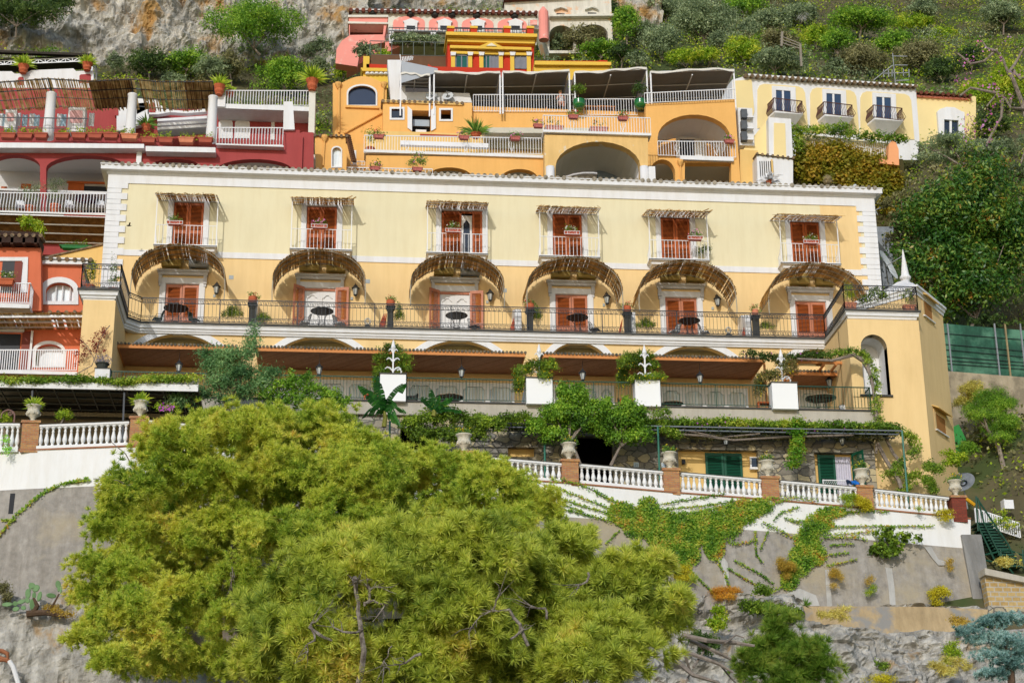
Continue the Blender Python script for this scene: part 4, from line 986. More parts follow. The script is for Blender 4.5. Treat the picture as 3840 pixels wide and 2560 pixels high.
CANVW=mat('cream_canvas','#d6d1c4',.9,.06,1.2)
TILER=mat('red_roof_tile','#7a4434',.9,.25,3,.3,20,col2='#5a3a30',mixs=3)
# ------------------------------------------------ red and white house at the upper left
fA=FY(6.8); RH=root('red_white_house','dark red house with white columns, reed pergola and rows of terracotta planters','' and fA or fA,600,800)
panel('arcade_wall',fA,RED,[(-60,548),(812,556),(812,545),(1062,548),(1062,487),(1124,488),(1124,500),(1135,495),(1176,497),(1176,700),(410,760),(410,960),(-60,950)],-.5,0,RH,
  [archpx(-40,150,580,798,625),archpx(173,478,583,798,632),archpx(556,756,596,690,632),archpx(810,1098,597,690,640)])
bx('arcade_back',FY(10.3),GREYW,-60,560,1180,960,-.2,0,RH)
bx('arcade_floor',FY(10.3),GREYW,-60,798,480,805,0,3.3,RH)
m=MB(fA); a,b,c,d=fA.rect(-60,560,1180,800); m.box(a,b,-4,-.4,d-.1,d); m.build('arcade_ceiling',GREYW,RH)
for x0,y0,x1,y1,mt,nm in ((252,688,300,800,WOODO,'door_leaf'),(75,690,112,800,WOODO,'door_leaf'),(0,700,22,800,WOODO,'door_leaf'),(22,702,72,800,WHITE,'white_door'),(300,690,312,800,WOODO,'door_frame'),(312,700,400,800,DARKIN,'dark_doorway')):
    bx(nm,FY(9.6),mt,x0,y0,x1,y1,-.1,.03,RH)
bx('door_head',FY(9.6),WOODO,250,683,400,690,0,.1,RH)
rail('balcony_railing',FY(4.8),WHITE2,-40,722,796,398,727,800,RH,belly=.16,w=0,t=.05)
bx('balcony_floor',FY(4.8),WHITE,-60,797,400,803,-3,.1,RH)
# cane-backed awning under that balcony: a sloping sheet with white tubes
f=FY(4.8); m=MB(f); u0=f.uz(-60,805)[0];u1=f.uz(400,805)[0]; z1=f.uz(200,806)[1]; f2=FY(9); 
m.add([(u0,0,z1),(u1,0,z1),(u1,-2.4,z1-1.15),(u0,-2.4,z1-1.15)],[(0,1,2,3)]); m.add([(u0,0,z1+.05),(u1,0,z1+.05),(u1,-2.4,z1-1.1),(u0,-2.4,z1-1.1)],[(0,1,2,3)]); aw=m.build('sloping_awning',REEDM,RH)
m=MB(f)
for k in range(5): s=k/4; m.bar((u0,-2.4*s,z1-1.15*s-.05),(u1,-2.4*s,z1-1.15*s-.05),.07)
m.build('awning_tubes',WHITE2,aw)
bx('red_awning_fringe',f,RED,240,800,400,812,.02,.05,RH)
bx('lower_back_wall',FY(7.2),GREYW,-60,895,400,980,.02,.1,RH)
# slab overhangs, column, planter ledges
fS=FY(6.1)
panel('terrace_ledge',fS,WHITE,[(-60,534),(540,540),(540,556),(-60,554)],-1.5,0,RH)
panel('terrace_ledge',fS,WHITE,[(546,548),(808,553),(808,572),(546,567)],-1.5,0,RH)
bx('square_column',FY(6.6),WHITE,509,560,528,690,-.4,0,RH)
# columns and reed pergola
fC=FY(7.8)
for x0,x1,yt,yb in ((167,208,350,486),(474,512,354,488),(777,815,363,498)):
    u0,u1,z0,z1=fC.rect(x0,yt,x1,yb); m=MB(fC); r=(u1-u0)/2; c=(u0+u1)/2
    m.lathe((c,0,z0-.6),[(r*1.1,0),(r*1.08,.6),(r*.98,1.2),(r*.9,z1-z0+.45),(r*.98,z1-z0+.5),(r*1.02,z1-z0+.58),(r*.9,z1-z0+.6)],16); m.build('round_column',WHITE,RH,smooth=True)
fP=FY(6.8); PT=[(-60,312),(0,309),(180,296),(330,305),(490,297),(600,307),(798,306)]
m=MB(); m2=MB(); zc=[at(px,py,6.8) for px,py in PT]
for (p,q) in zip(zc[:-1],zc[1:]):
    L=q[0]-p[0]; n=int(L/.075)
    for k in range(n):
        s=(k+rng.random()*.6)/n; x=p[0]+L*s; z=p[2]+(q[2]-p[2])*s
        if rng.random()<.2: continue
        wv=rng.uniform(.018,.045); y0=6.7+rng.uniform(-.12,.05); y1=10.4+rng.uniform(-.1,.2); jx=rng.uniform(-.1,.1)
        m.add([(x-wv,y0,z),(x+wv,y0,z),(x+wv+jx,y1,z-.1),(x-wv+jx,y1,z-.1)],[(0,1,2,3)])
    m2.bar(p,q,.06)
    for dy in (1.1,2.2,3.4): m2.bar((p[0],6.8+dy,p[2]-.05),(q[0],6.8+dy,q[2]-.05),.05)
for i in (2,4,6): p=zc[i]; m2.bar((p[0],6.8,p[2]),(p[0],10.3,p[2]-.08),.06); m2.bar((p[0],7.8,p[2]-.05),(p[0],7.8,p[2]-1.2),.05)
pg=m.build('reed_pergola_roof',REED,RH); m2.build('pergola_frame',IRON,pg)
# the stretch of woven mat
m=MB(); p=zc[3];q=zc[4]; m.add([(p[0],6.75,p[2]+.03),(q[0],6.75,q[2]+.03),(q[0],10.3,q[2]-.05),(p[0],10.3,p[2]-.05)],[(0,1,2,3)]); m.build('woven_mat',REEDM,RH); m=MB(); p,q=at(690,305,6.8),at(798,305,6.8); m.add([(p[0],6.75,p[2]+.03),(q[0],6.75,q[2]+.03),(q[0],10.3,q[2]-.05),(p[0],10.3,p[2]-.05)],[(0,1,2,3)]); m.build('woven_mat',REEDM,RH)
# walls behind the pergola
fR=FY(12.6)
panel('rear_red_wall',fR,RED,[(-60,330),(355,330),(470,415),(820,400),(1160,415),(1160,560),(-60,560)],-.4,0,RH)
f=FY(12.2)
for pts in ([(440,405),(505,400),(560,395),(560,470),(440,505)],[(515,380),(548,383),(556,395),(556,420),(515,440)],[(556,386),(593,386),(600,405),(640,422),(700,428),(776,418),(776,430),(700,436),(640,432),(593,440),(556,440)]):
    panel('white_parapet',f,WHITE,pts,0,.4,RH)
panel('red_niche',f,RED,archpx(561,585,396,433,408),.41,.43,RH); panel('red_niche',f,RED,archpx(433,447,404,445,416),.01,.43,RH)
for k,(y,w_) in enumerate(((438,1.6),(455,1.3),(470,1.0))): panel('white_step_ledge',FY(11.5-k*.5),WHITE,[(590,y+8),(776,y-4),(776,y+6),(590,y+17)],-1,0,RH)
f=FY(9.8)
for x0,y0,x1,y1 in ((18,412,60,486),(254,403,318,492)):
    o=bx('white_pedestal',f,WHITE,x0,y0,x1,y1,-.8,0,RH); panel('pink_medallion',f,mat('pink_marble','#dcaaa6',.6,.1,5),[(x0+8,y0+16),(x0+12,y0+12),(x1-12,y0+12),(x1-8,y0+16),(x1-8,y1-36),(x1-12,y1-30),(x0+12,y1-30),(x0+8,y1-36)],.0,.02,o)
rail('wire_guard',FY(7),IRON,-40,440,480,330,445,482,RH,t=.02,n=14)
# upper white parapet with oval red panels, truss pergola
f=FY(13.5)
panel('upper_parapet',f,WHITE,[(-60,268),(44,268),(55,277),(98,275),(116,264),(275,257),(285,267),(350,265),(352,330),(-60,335)],-.5,0,RH)
panel('red_panel',f,RED,archpx(67,90,289,320,298),.0,.02,RH); panel('red_panel',f,RED,[(298,285),(303,280),(338,278),(341,283),(341,312),(298,312)],0,.02,RH)
f=FY(14.5); m=MB(f)
u0,za=f.uz(-60,232);u1,zb=f.uz(348,215); _,zc_=f.uz(348,228)
h=za-f.uz(-60,246)[1]
m.bar((u0,0,za),(u1,0,zb),.06); m.bar((u0,0,za-h),(u1,0,zb-h),.06)
for k in range(16): 
    s=k/16;s2=(k+1)/16; A=(u0+(u1-u0)*s,0,za+(zb-za)*s-(h if k%2 else 0)); B=(u0+(u1-u0)*s2,0,za+(zb-za)*s2-(0 if k%2 else h)); m.bar(A,B,.05); m.bar((A[0],0,A[2]-(0 if k%2 else h)),(A[0],0,A[2]+(h if k%2 else 0)),.05)
m.bar((u1,0,zb),(u1,0,zb-2.4),.12); m.bar((u1,-2,zb),(u1,-2,zb-2.4),.1); m.bar((u1,0,zb),(u1,-2,zb),.08)
for k in range(5): m.bar((u1,-.4*k,zb),(u1,-.4*(k+1),zb-.5),.04)
m.build('truss_pergola',WHITE2,RH)
m=MB(f); m.add([(u0,.2,za+.05),(u1,.2,zb+.05),(u1,-2.2,zb+.35),(u0,-2.2,za+.35)],[(0,1,2,3)]); m.box(u0,u1,-.1,.2,zb-.1+.1,zb+.16) ; m.build('dark_shade_net',mat('shade_net','#3a342c',.95,.3,6),RH)
# right wing: upper belly railing, ledge, arched shutters, lower belly railing
rail('upper_belly_railing',FY(11),WHITE2,846,340,394,1160,341,396,RH,belly=.14,t=.05)
bx('white_ledge',FY(11),WHITE,812,397,1162,414,-2,.1,RH)
bx('white_pier',FY(10.8),WHITE,800,357,845,400,-.6,0,RH)
bx('right_white_wall',FY(10.9),OLDW,1158,340,1181,500,-3,.05,RH)
for x0,x1 in ((820,873),(881,937)): panel('arched_shutter',FY(12.6),WHITE,archpx(x0,x1,444,520,466),0,.06,RH)
rail('lower_belly_railing',FY(6.4),WHITE2,814,479,543,1062,480,545,RH,belly=.16,t=.05)
bx('lower_slab',FY(6.4),WHITE,812,544,1064,549,-3,.08,RH)
panel('white_tapered_pillar',FY(6.6),WHITE,[(1064,381),(1098,381),(1105,486),(1062,486)],-.5,0,RH)
panel('slim_window',FY(12.6),WHITE,[(1017,446),(1030,446),(1030,525),(1017,525)],0,.05,RH)
bx('drain_pipe',FY(6.7),RED,1129,510,1134,640,0,.1,RH)
# plain ochre gable left of the hotel, below
f=FY(3.5); panel('ochre_gable_wall',f,OCHRE,[(175,962),(390,914),(392,1080),(60,1080),(60,985)],-1,0,None,top=('ochre gable wall with a sloping tiled edge left of the hotel corner','wall'))
m=MB(f); u0,z0=f.uz(168,964,.1);u1,z1=f.uz(392,913,.1)
m.bar((u0,.05,z0),(u1,.05,z1),.1)
m.build('coping_tiles',TILE,None,top=('thin sloping tile coping on the ochre gable wall','coping'))
# ------------------------------------------------ amber apartment house in the upper middle
fM=FY(14); YH=root('amber_house','rambling amber yellow house with terraces, arches and a grey canvas roof terrace','' and fM or fM,2000,700)
AR=[(1248,640),(1248,312),(1283,310)]+[(1283+(1433-1283)*t,310-24*math.sin(math.pi*t)) for t in np.linspace(.08,1,12)]+[(1450,318),(1450,640)]
BW=archpx(1304,1411,321,397,352)
panel('chapel_front',fM,AMBER,AR,-5,0,YH,[BW])
panel('window_frame',fM,WHITE,archpx(1300,1415,317,398,350),.003,.05,YH,[archpx(1306,1409,323,395,354)])
panel('big_arched_window',fM,mat('deep_blue_glass','#26344c',.12,.15,.4,spec=.7),BW,-.3,-.2,YH)
bx('window_sill',fM,AMBER,1295,400,1420,408,0,.15,YH)
m=MB(fM)
for P in ([(1272,322),(1271,500)],[(1438,322),(1436,400),(1432,425),(1290,502)]): m.tube([(*[fM.uz(a,b)[0]],.1,fM.uz(a,b)[1]) for a,b in P],.07,6)
for x in (1269,1440): u,z=fM.uz(x,322); m.lathe((u,.12,z-.15),[(.07,-.1),(.22,.15),(.24,.28)],8)
m.build('drain_pipes',AMBER,YH)
fN=FY(12.8)
panel('front_block',fN,AMBER,[(1436,378),(1733,386),(1770,386),(1770,640),(1436,640)],-3,0,YH,[[(1463,405),(1515,405),(1515,449),(1463,449)],[(1545,414),(1615,416),(1615,495),(1545,495)],[(1650,409),(1693,409),(1693,453),(1650,453)]])
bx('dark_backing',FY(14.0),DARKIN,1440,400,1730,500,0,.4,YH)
for x0,y0,x1,y1,i in ((1461,403,1517,451,7),(1646,407,1698,456,7)): panel('window_frame',fN,WHITE,[(x0,y0),(x1,y0),(x1,y1),(x0,y1)],.003,.06,YH,[[(x0+i,y0+i),(x1-i,y0+i),(x1-i,y1-i),(x0+i,y1-i)]])
panel('window_pane',fN,GLASS,[(1470,412),(1508,412),(1508,444),(1470,444)],-.15,-.1,YH)
bx('kitchen_counter',fN,WHITE,1560,476,1600,494,-.6,-.4,YH); bx('kitchen_hood',fN,mat('steel_grey','#8e979c',.4,.1,2,metal=.4),1550,436,1612,460,-.7,-.5,YH)
for x0,x1,dx in ((1528,1545,-1),(1616,1634,1)):
    panel('open_shutter',fN,WHITE,[(x0,400 if dx<0 else 416),(x1,416 if dx<0 else 400),(x1,494 if dx<0 else 484),(x0,482 if dx<0 else 494)],.05,.1,YH)
tiles_row('eave_tiles',fN,TILE,1436,378,1733,386,YH,dep=2,sp=.33,r=.12,rise=.2)
bx('eave_band',fN,OCHRE,1436,382,1733,392,0,.12,YH)
# small tower and side strip at left
fT=FY(8.5)
panel('small_tower',fT,AMBER,[(1181,510),(1296,512),(1300,700),(1181,700)],-3,0,YH,[archpx(1245,1280,552,626,568)])
panel('window_frame',fT,WHITE,archpx(1242,1283,549,630,566),.003,.05,YH,[archpx(1246,1279,554,626,569)])
panel('curtained_window',fT,CURT,archpx(1245,1280,552,626,568),-.3,-.2,YH)
tiles_row('tower_tiles',fT,TILE,1181,507,1300,510,YH,dep=1.2,sp=.3,r=.1,rise=.15)
m=MB(fT); u,z=fT.uz(1303,508); 
for k in range(14): m.tube([(u-.1+.03*k,0.05,z-k*.13),(u+.15+.03*k,-.2,z-k*.13+.05)],.09,6)
m.build('raking_tiles',mat('old_brown_tile','#6e4a30',.9,.3,3),YH)
m=MB(fT); u,z=fT.uz(1218,512); m.lathe((u,.1,z-.3),[(.06,-.1),(.2,.15),(.22,.3)],8); m.tube([(u,.1,z-.3),(u-.05,.1,z-2)],.05,5); m.build('rain_hopper',AMBER,YH)
bx('narrow_wall',FY(11),AMBER,1300,540,1372,660,-1,0,YH); panel('narrow_window',FY(11),WHITE,[(1318,565),(1336,565),(1336,617),(1322,617)],0,.05,YH)
rail('little_balcony_rail',FY(10.5),WHITE2,1316,606,620,1368,606,620,YH)
# lower terrace with long white railing
fL=FY(10)
panel('terrace_wall',fL,AMBER,[(1372,583),(2045,590),(2045,700),(1372,700)],-.5,0,YH,[archpx(1600,1770,628,700,665),archpx(1880,2016,634,700,668)])
bx('arch_shade_wall',FY(13),OLIVE,1380,600,2040,720,-.3,0,YH)
bx('terrace_edge',fL,WHITE,1366,575,2045,585,-2.6,.15,YH)
rail('long_white_railing',fL,WHITE2,1366,508,572,2030,519,577,YH,w=.1,orn=(.24,.57,.83))
bx('lower_terrace_back',FY(12.6),OCHRE,1372,500,2040,590,-.3,0,YH)
panel('beige_awning',FY(11.2),mat('beige_blind','#c9c4b2',.9,.05,1),[(1812,478),(2210,480),(2210,500),(1820,498)],-1.5,0,YH)
bx('beige_blind',FY(12.4),mat('beige_shade','#9a9276',.9,.08,1),1830,500,2030,560,0,.1,YH)
bx('white_canopy_bar',FY(11),WHITE2,1500,540,1830,556,0,.3,YH)
rail('lowest_white_rail',FY(9),WHITE2,1292,628,652,1622,635,660,YH,n=24)
bx('red_bench_beam',FY(11.5),mat('red_beam','#a8402e',.8,.1,3),1575,507,1715,512,0,.1,YH)
# central block with the big arch
fG=FY(9)
panel('arch_block',fG,AMBERO,[(2042,506),(2430,510),(2430,625),(2440,700),(2042,700)],-.7,0,YH,[archpx(2083,2402,531,720,626)])
bx('arch_block_edge',fG,WHITE,2036,498,2440,507,-.7,.2,YH)
rail('upper_white_railing',fG,WHITE2,2036,433,498,2438,443,504,YH,w=.1,orn=(.27,.74))
m=MB(fG); 
for s_ in (0,1): pass
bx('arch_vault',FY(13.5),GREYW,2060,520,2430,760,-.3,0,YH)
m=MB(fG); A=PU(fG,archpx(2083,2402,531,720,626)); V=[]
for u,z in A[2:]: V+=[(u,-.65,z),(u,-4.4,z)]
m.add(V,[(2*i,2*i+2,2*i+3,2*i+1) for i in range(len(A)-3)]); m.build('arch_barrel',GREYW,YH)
panel('vault_window',FY(13.2),mat('sky_glass','#7d8da0',.2,.1,1),[(2240,640),(2262,634),(2300,645),(2320,665),(2320,700),(2236,700)],0,.1,YH)
for x0,x1 in ((2047,2080),(2400,2432)):
    u0,u1,z0,z1=fG.rect(x0,628,x1,720); m=MB(fG); m.lathe(((u0+u1)/2,.05,z0),[((u1-u0)/2,0),((u1-u0)/2,z1-z0)],14); m.build('white_round_pier',WHITE,YH,smooth=True)
bx('utility_box',FY(8.6),WHITE,2434,624,2458,690,-.3,0,YH)
# right block with arched loggia
fK=FY(11.5)
panel('loggia_block',fK,AMBER,[(2422,390),(2755,372),(2768,560),(2780,720),(2422,720)],-.6,0,YH,[archpx(2466,2738,430,592,516),[(2568,610),(2742,610),(2742,720),(2568,720)],archpx(2436,2532,598,720,650)])
bx('loggia_back',FY(15),AMBER,2400,470,2790,760,-.3,0,YH)
m=MB(fK); A=PU(fK,archpx(2466,2738,430,592,516)); V=[]
for u,z in A[2:]: V+=[(u,-.55,z),(u,-3.3,z)]
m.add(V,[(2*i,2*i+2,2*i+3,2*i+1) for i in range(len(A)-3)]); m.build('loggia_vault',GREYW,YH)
u0,u1,z0,z1=fK.rect(2440,560,2770,606); m=MB(fK); m.box(u0,u1,-3.4,-.62,z0-.02,z0+.12); m.build('loggia_floor',GREYW,YH)
bx('loggia_slab',fK,WHITE,2548,592,2748,607,-.2,.25,YH)
rail('loggia_railing',fK,WHITE2,2466,530,582,2756,532,590,YH,w=.15,orn=(.25,.75))
panel('white_door_surround',FY(14.8),WHITE,[(2534,507),(2646,505),(2646,600),(2534,600)],0,.1,YH,[[(2548,525),(2604,525),(2604,600),(2548,600)]])
bx('dark_door',FY(14.8),GLASS,2548,525,2604,600,.0,.03,YH); bx('white_shutter',FY(14.4),WHITE,2604,540,2632,600,0,.05,YH)
m=MB(fK); u,z=fK.uz(2550,610); m.lathe((u,.1,z-.2),[(.06,-.1),(.2,.15),(.22,.3)],8); m.tube([(u,.1,z-.3),(u,.1,z-3)],.05,5); m.build('rain_hopper',AMBER,YH)
# roof terrace
fU=FY(13.2)
bx('roof_parapet',fU,AMBER,1765,410,2430,506,-1,0,YH)
rail('roof_railing',fU,WHITE2,1775,356,417,2158,355,418,YH,w=.1)
rail('roof_railing',fU,WHITE2,2188,372,430,2388,372,431,YH,w=.1)
rail('roof_railing',FY(11.4),WHITE2,2416,350,386,2756,334,371,YH,w=.1)
fV=FY(14.2)
panel('white_block',fV,WHITE,[(1453,225),(1505,225),(1510,250),(1520,268),(1520,345),(1760,350),(1770,385),(1465,378)],-1,0,YH)
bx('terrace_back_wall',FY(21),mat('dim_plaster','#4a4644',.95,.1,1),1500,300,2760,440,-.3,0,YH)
# canvas roof sections: sagging sheets between poles
sec=[(1503,1612,270,270),(1628,1875,266,262),(1885,2135,264,258),(2155,2425,264,248),(2440,2752,262,250)]
for i,(a,b,ya,yb) in enumerate(sec):
    P0=at(a,ya+5,12.6);P1=at(b,yb+8,12.6); m=MB(); nu=16; V=[]
    nv=6; dpt=7.6 if i else 2.0
    for j in range(nv+1):
        for k in range(nu+1):
            s=k/nu; sag=.07*math.sin(math.pi*s*2+i)+.04*math.sin(math.pi*s*5+i*2); x=P0[0]+(P1[0]-P0[0])*s; z=P0[2]+(P1[2]-P0[2])*s+sag*(1-j/nv)+.06*math.sin(j*2.1)
            V.append((x,12.6+dpt*j/nv,z+.0))
    n=(nu+1)*(nv+1); F=[(j*(nu+1)+k,j*(nu+1)+k+1,(j+1)*(nu+1)+k+1,(j+1)*(nu+1)+k) for j in range(nv) for k in range(nu)]
    # front valance
    for k in range(nu+1): V.append((V[k][0],12.55,V[k][2]-.14-.03*math.sin(k*1.3)))
    F+=[(k,k+1,n+k+1,n+k) for k in range(nu)]
    m.add(V,F); cv=m.build('canvas_roof',CANV,YH)
    m=MB(); V2=[(x,y-.02,z+.03) for x,y,z in V[:nu+1]]+[(x,y,z+.02) for x,y,z in V[n:]]; m.add(V2,[(k,k+1,nu+1+k+1,nu+1+k) for k in range(nu)]); m.build('valance',CANVW,cv)
    m=MB(); m.bar((P0[0],12.65,P0[2]-.05),(P1[0],12.65,P1[2]-.05),.07)
    for q in (P0,P1):
        m.bar((q[0],12.7,q[2]),(q[0],12.7,q[2]-3.0),.09); m.bar((q[0],12.7,q[2]-.1),(q[0],12.6+dpt,q[2]-.1),.07)
    for k in (1,2,3): m.bar((P0[0],12.6+dpt*k/4,P0[2]-.1),(P1[0],12.6+dpt*k/4,P1[2]-.1),.05)
    m.bar(((P0[0]+P1[0])/2,12.7,P0[2]-.1),((P0[0]+P1[0])/2,12.6+dpt,P0[2]-.12),.07)
    m.build('canvas_frame',WHITE2,cv)
m=MB(); P0=at(1505,240,13);P1=at(1640,268,13); m.add([(P0[0],12.6,P0[2]),(P1[0],12.6,P1[2]),(P1[0],12.6,P1[2]-.3),(P0[0],12.6,P0[2]-1.6),(P0[0],15,P0[2]),(P1[0],15,P1[2])],[(0,1,2,3),(0,4,5,1)]); m.build('raised_sheet',mat('clear_plastic_sheet','#a8adb2',.3,.05,1),YH)
# ------------------------------------------------ red and yellow villa above it
fV=FY(28); RV=root('red_yellow_villa','brick red villa with yellow cornices, small pediment and white capitals','' and fV or fV,1830,300)
panel('red_wall',fV,BRICKR,[(1678,150),(2002,155),(2002,330),(1678,330)],-3,0,RV)
m=MB(fV)
def band(n,mt,x0,y0,x1,y1,h,w0,w1):
    return panel(n,fV,mt,[(x0,y0),(x1,y1),(x1,y1+h),(x0,y0+h)],w0,w1,RV)
band('yellow_cornice',BRIGHTY,1670,139,2010,147,12,-2,.8); band('yellow_cornice',BRIGHTY,1676,152,2003,160,14,-2,.4)
band('yellow_entablature',BRIGHTY,1686,182,1990,190,10,0,.5); band('yellow_entablature',BRIGHTY,1690,197,1990,204,10,0,.25)
panel('pediment',fV,BRIGHTY,[(1790,190),(1840,170),(1886,192),(1886,200),(1790,197)],0,.6,RV)
panel('pediment_relief',fV,mat('relief_white','#e6dcc0',.9,.1,8),[(1820,189),(1840,178),(1860,190)],.6,.68,RV)
for x in (1688,1752,1794,1867,1910,1972):
    o=bx('yellow_pilaster',fV,BRIGHTY,x+3,212,x+18,330,0,.22,RV); panel('capital',fV,WHITE,[(x,203),(x+22,204),(x+19,216),(x+3,216)],.0,.34,o)
for x0,x1,mt in ((1711,1750,mat('teal_glass','#1f5a50',.2,.15,2)),(1813,1834,mat('teal_glass','#1f5a50',.2,.15,2)),(1842,1866,mat('grey_shutter','#7a7c84',.6,.1,3)),(1929,1972,mat('grey_shutter','#7a7c84',.6,.1,3))):
    o=bx('villa_window',fV,mt,x0,213,x1,260,0,.08,RV); 
    m=MB(fV); a,b,c,d=fV.rect(x0,213,x1,260); m.box((a+b)/2-.04,(a+b)/2+.04,.08,.12,c,d); m.box(a-.08,a,0,.14,c,d+.1); m.box(b,b+.08,0,.14,c,d+.1); m.box(a-.08,b+.08,0,.14,d,d+.1); m.build('window_bars',mat('grey_shutter','#7a7c84',.6,.1,3),o)
for x in (1678,1765,1890,1977): o=bx('roof_pier',fV,BRICKR,x,104,x+24,142,-.8,0,RV); bx('pier_cap',fV,BRIGHTY,x-2,100,x+26,108,-.9,.1,o)
rail('roof_rail',FY(28.3),IRON,1702,104,136,1980,110,142,RV)
panel('garden_wall',FY(25),BRICKR,[(1605,240),(1620,250),(1900,256),(1900,300),(1605,300)],-.4,0,RV)
panel('side_wing',FY(26),BRIGHTY,[(2003,236),(2290,240),(2290,252),(2003,250)],-3,.3,RV); panel('side_wing_wall',FY(26),BRIGHTY,[(2003,250),(2286,252),(2286,300),(2003,300)],-3,0,RV)
panel('side_wing_parapet',FY(26),BRICKR,[(2010,228),(2245,229),(2245,226),(2278,227),(2278,240),(2010,238)],-.5,0,RV)
fW=FY(20); panel('left_wing_cornice',fW,BRIGHTY,[(1352,262),(1455,264),(1455,276),(1358,274)],-2,.3,RV); panel('left_wing_wall',fW,BRIGHTY,[(1362,274),(1455,274),(1455,330),(1362,330)],-2,0,RV)
panel('left_wing_parapet',fW,BRICKR,[(1374,240),(1452,243),(1452,264),(1374,262)],-.5,0,RV); bx('yellow_end_pier',fW,BRIGHTY,1362,211,1385,262,-.6,0,RV)
m=MB(fW)
for k in range(5): u,z=fW.uz(1378+k*17,280); m.lathe((u,.1,z-.1),[(.02,0),(.16,.05),(.16,.25),(.02,.3)],8)
m.build('corbel_rosettes',WHITE,RV)
# brown retaining terrace with wire fence between villa and pink house
f=FY(30); panel('brown_terrace_wall',f,mat('brown_earth_wall','#6b4f3a',.95,.15,1),[(1392,205),(1672,212),(1672,262),(1392,260)],-1,0,None,top=('brown terrace wall left of the red and yellow villa','wall'))
o=rail('wire_fence',FY(31),mat('fence_grey','#59615c',.6,.1,3),1388,154,205,1672,160,210,None,n=7,t=.05) ; tag(o,'thin grey wire fence above the brown terrace wall','fence')
# ------------------------------------------------ long pink house under the cliff
fQ=FY(40); PH=root('pink_house','long pink and white house with arched moulded windows under the cliff','' and fQ or fQ,1600,150)
panel('pink_house_wall',fQ,OLDW,[(1318,38),(2008,52),(2012,170),(1318,170)],-4,0,PH)
for x0,x1,yt in ((1474,1593,62),(1608,1716,64),(1732,1850,68),(1866,1975,70)):
    panel('pink_panel',fQ,PINK,archpx(x0,x1,yt,160,yt+22,n=9)+[],.0,.05,PH)
for x in (1510,1636,1761,1902):
    o=panel('window_moulding',fQ,WHITE,[(x+6,128),(x+6,92),(x,86),(x+14,82),(x+30,76),(x+46,82),(x+60,87),(x+54,94),(x+54,128)],.05,.3,PH); panel('window_dark',fQ,DARKIN,[(x+14,104),(x+46,105),(x+46,120),(x+14,120)],.3,.33,o)
for x,y in ((1396,53),(1539,57),(1630,60),(1694,61),(1786,63),(1928,65)):
    u,z=fQ.uz(x,y); m=MB(fQ); m.lathe((u,.1,z-.25),[(.02,-.05),(.3,.15),(.3,.35),(.02,.5)],10); m.build('round_vent',mat('vent_black','#33322e',.8,.1,2),PH)
tiles_row('roof_tiles',fQ,TILER,1316,36,2010,47,PH,dep=3,sp=.5,r=.17,rise=.5,w=.5)
panel('white_eave_board',fQ,WHITE,[(1318,40),(2008,50),(2008,57),(1318,47)],0,.3,PH)  # plain white board under the roof tiles
panel('porch_block',FY(38),PINK,[(1308,62),(1456,62),(1440,150),(1500,175),(1300,260),(1310,150)],-1.5,0,PH,[[(1312,92),(1440,92),(1436,130),(1312,132)]])
panel('porch_ledge',FY(38),OLDW,[(1304,60),(1456,60),(1456,68),(1304,68)],-1.5,.15,PH); panel('porch_ledge',FY(38),OLDW,[(1304,84),(1456,88),(1456,94),(1304,92)],-1.5,.15,PH)
panel('porch_shade',FY(39.4),mat('rust_blind','#5e3a30',.9,.2,3,streak=.3),[(1308,88),(1444,88),(1444,136),(1308,136)],0,.1,PH)
panel('ramp_wall',FY(36),PINK,[(1258,238),(1262,185),(1280,155),(1310,134),(1440,132),(1445,158),(1370,172),(1348,200),(1340,250)],-1,0,PH)
panel('glazed_veranda',FY(37.5),mat('olive_glass','#6b6a52',.3,.15,1),[(1460,118),(1680,122),(1680,165),(1460,160)],-.5,0,PH)
m=MB(FY(37.4)); ff=FY(37.4)
for x in (1464,1472,1530,1620,1630,1676): a=ff.uz(x,120);b=ff.uz(x,165); m.bar((a[0],.05,a[1]),(b[0],.05,b[1]),.22)
a=ff.uz(1456,116);b=ff.uz(1990,128); m.bar((a[0],.1,a[1]),(b[0],.1,b[1]),.12); m.build('veranda_posts',WHITE,PH)
rail('veranda_rail',FY(37),IRON,1458,104,116,1990,112,128,PH,n=40,t=.04)
bx('end_turret',FY(39),OLDW,1985,70,2020,110,-2,0,PH); panel('end_turret_pink',FY(38.6),PINK,[(1988,78),(2014,78),(2014,96),(1988,96)],0,.1,PH)
# old white house at the top
fO=FY(46); OH=root('old_white_house','weathered white house with peeling plaster and two vault arches at the top','' and fO or fO,2100,120)
panel('old_wall',fO,mat('peeling_plaster','#dfdacb',.95,.06,.6,.2,8,col2='#e2b48c',mixs=.7,thr=(.57,.63),streak=.25),[(1892,8),(2290,-30),(2300,200),(2060,200),(2012,45),(1892,42)],-3,0,OH,[archpx(2060,2150,96,190,130),archpx(2170,2280,92,190,130)])
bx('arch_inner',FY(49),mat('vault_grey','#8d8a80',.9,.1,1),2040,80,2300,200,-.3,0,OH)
for x0,x1,y0,y1 in ((2087,2117,52,67),(2204,2236,49,65),(2036,2046,67,80),(2032,2048,130,144)): bx('dark_window',fO,DARKIN,x0,y0,x1,y1,0,.06,OH)
panel('ledge',fO,OLDW,[(2060,66),(2300,62),(2300,70),(2060,73)],0,.5,OH); panel('eave',fO,TILER,[(1888,4),(2200,-14),(2200,-8),(1888,11)],-1,.5,OH)
for x in (2082,2198): panel('window_moulding',fO,OLDW,[(x-5,42),(x+20,34),(x+44,42),(x+44,36),(x+20,28),(x-5,36)],0,.3,OH)
u0,u1,z0,z1=fO.rect(2018,55,2055,160); m=MB(fO); m.lathe(((u0+u1)/2,.4,z0),[((u1-u0)/2,0),((u1-u0)/2,z1-z0),(.1,z1-z0+.5)],14); m.build('round_tower',PINK,OH)
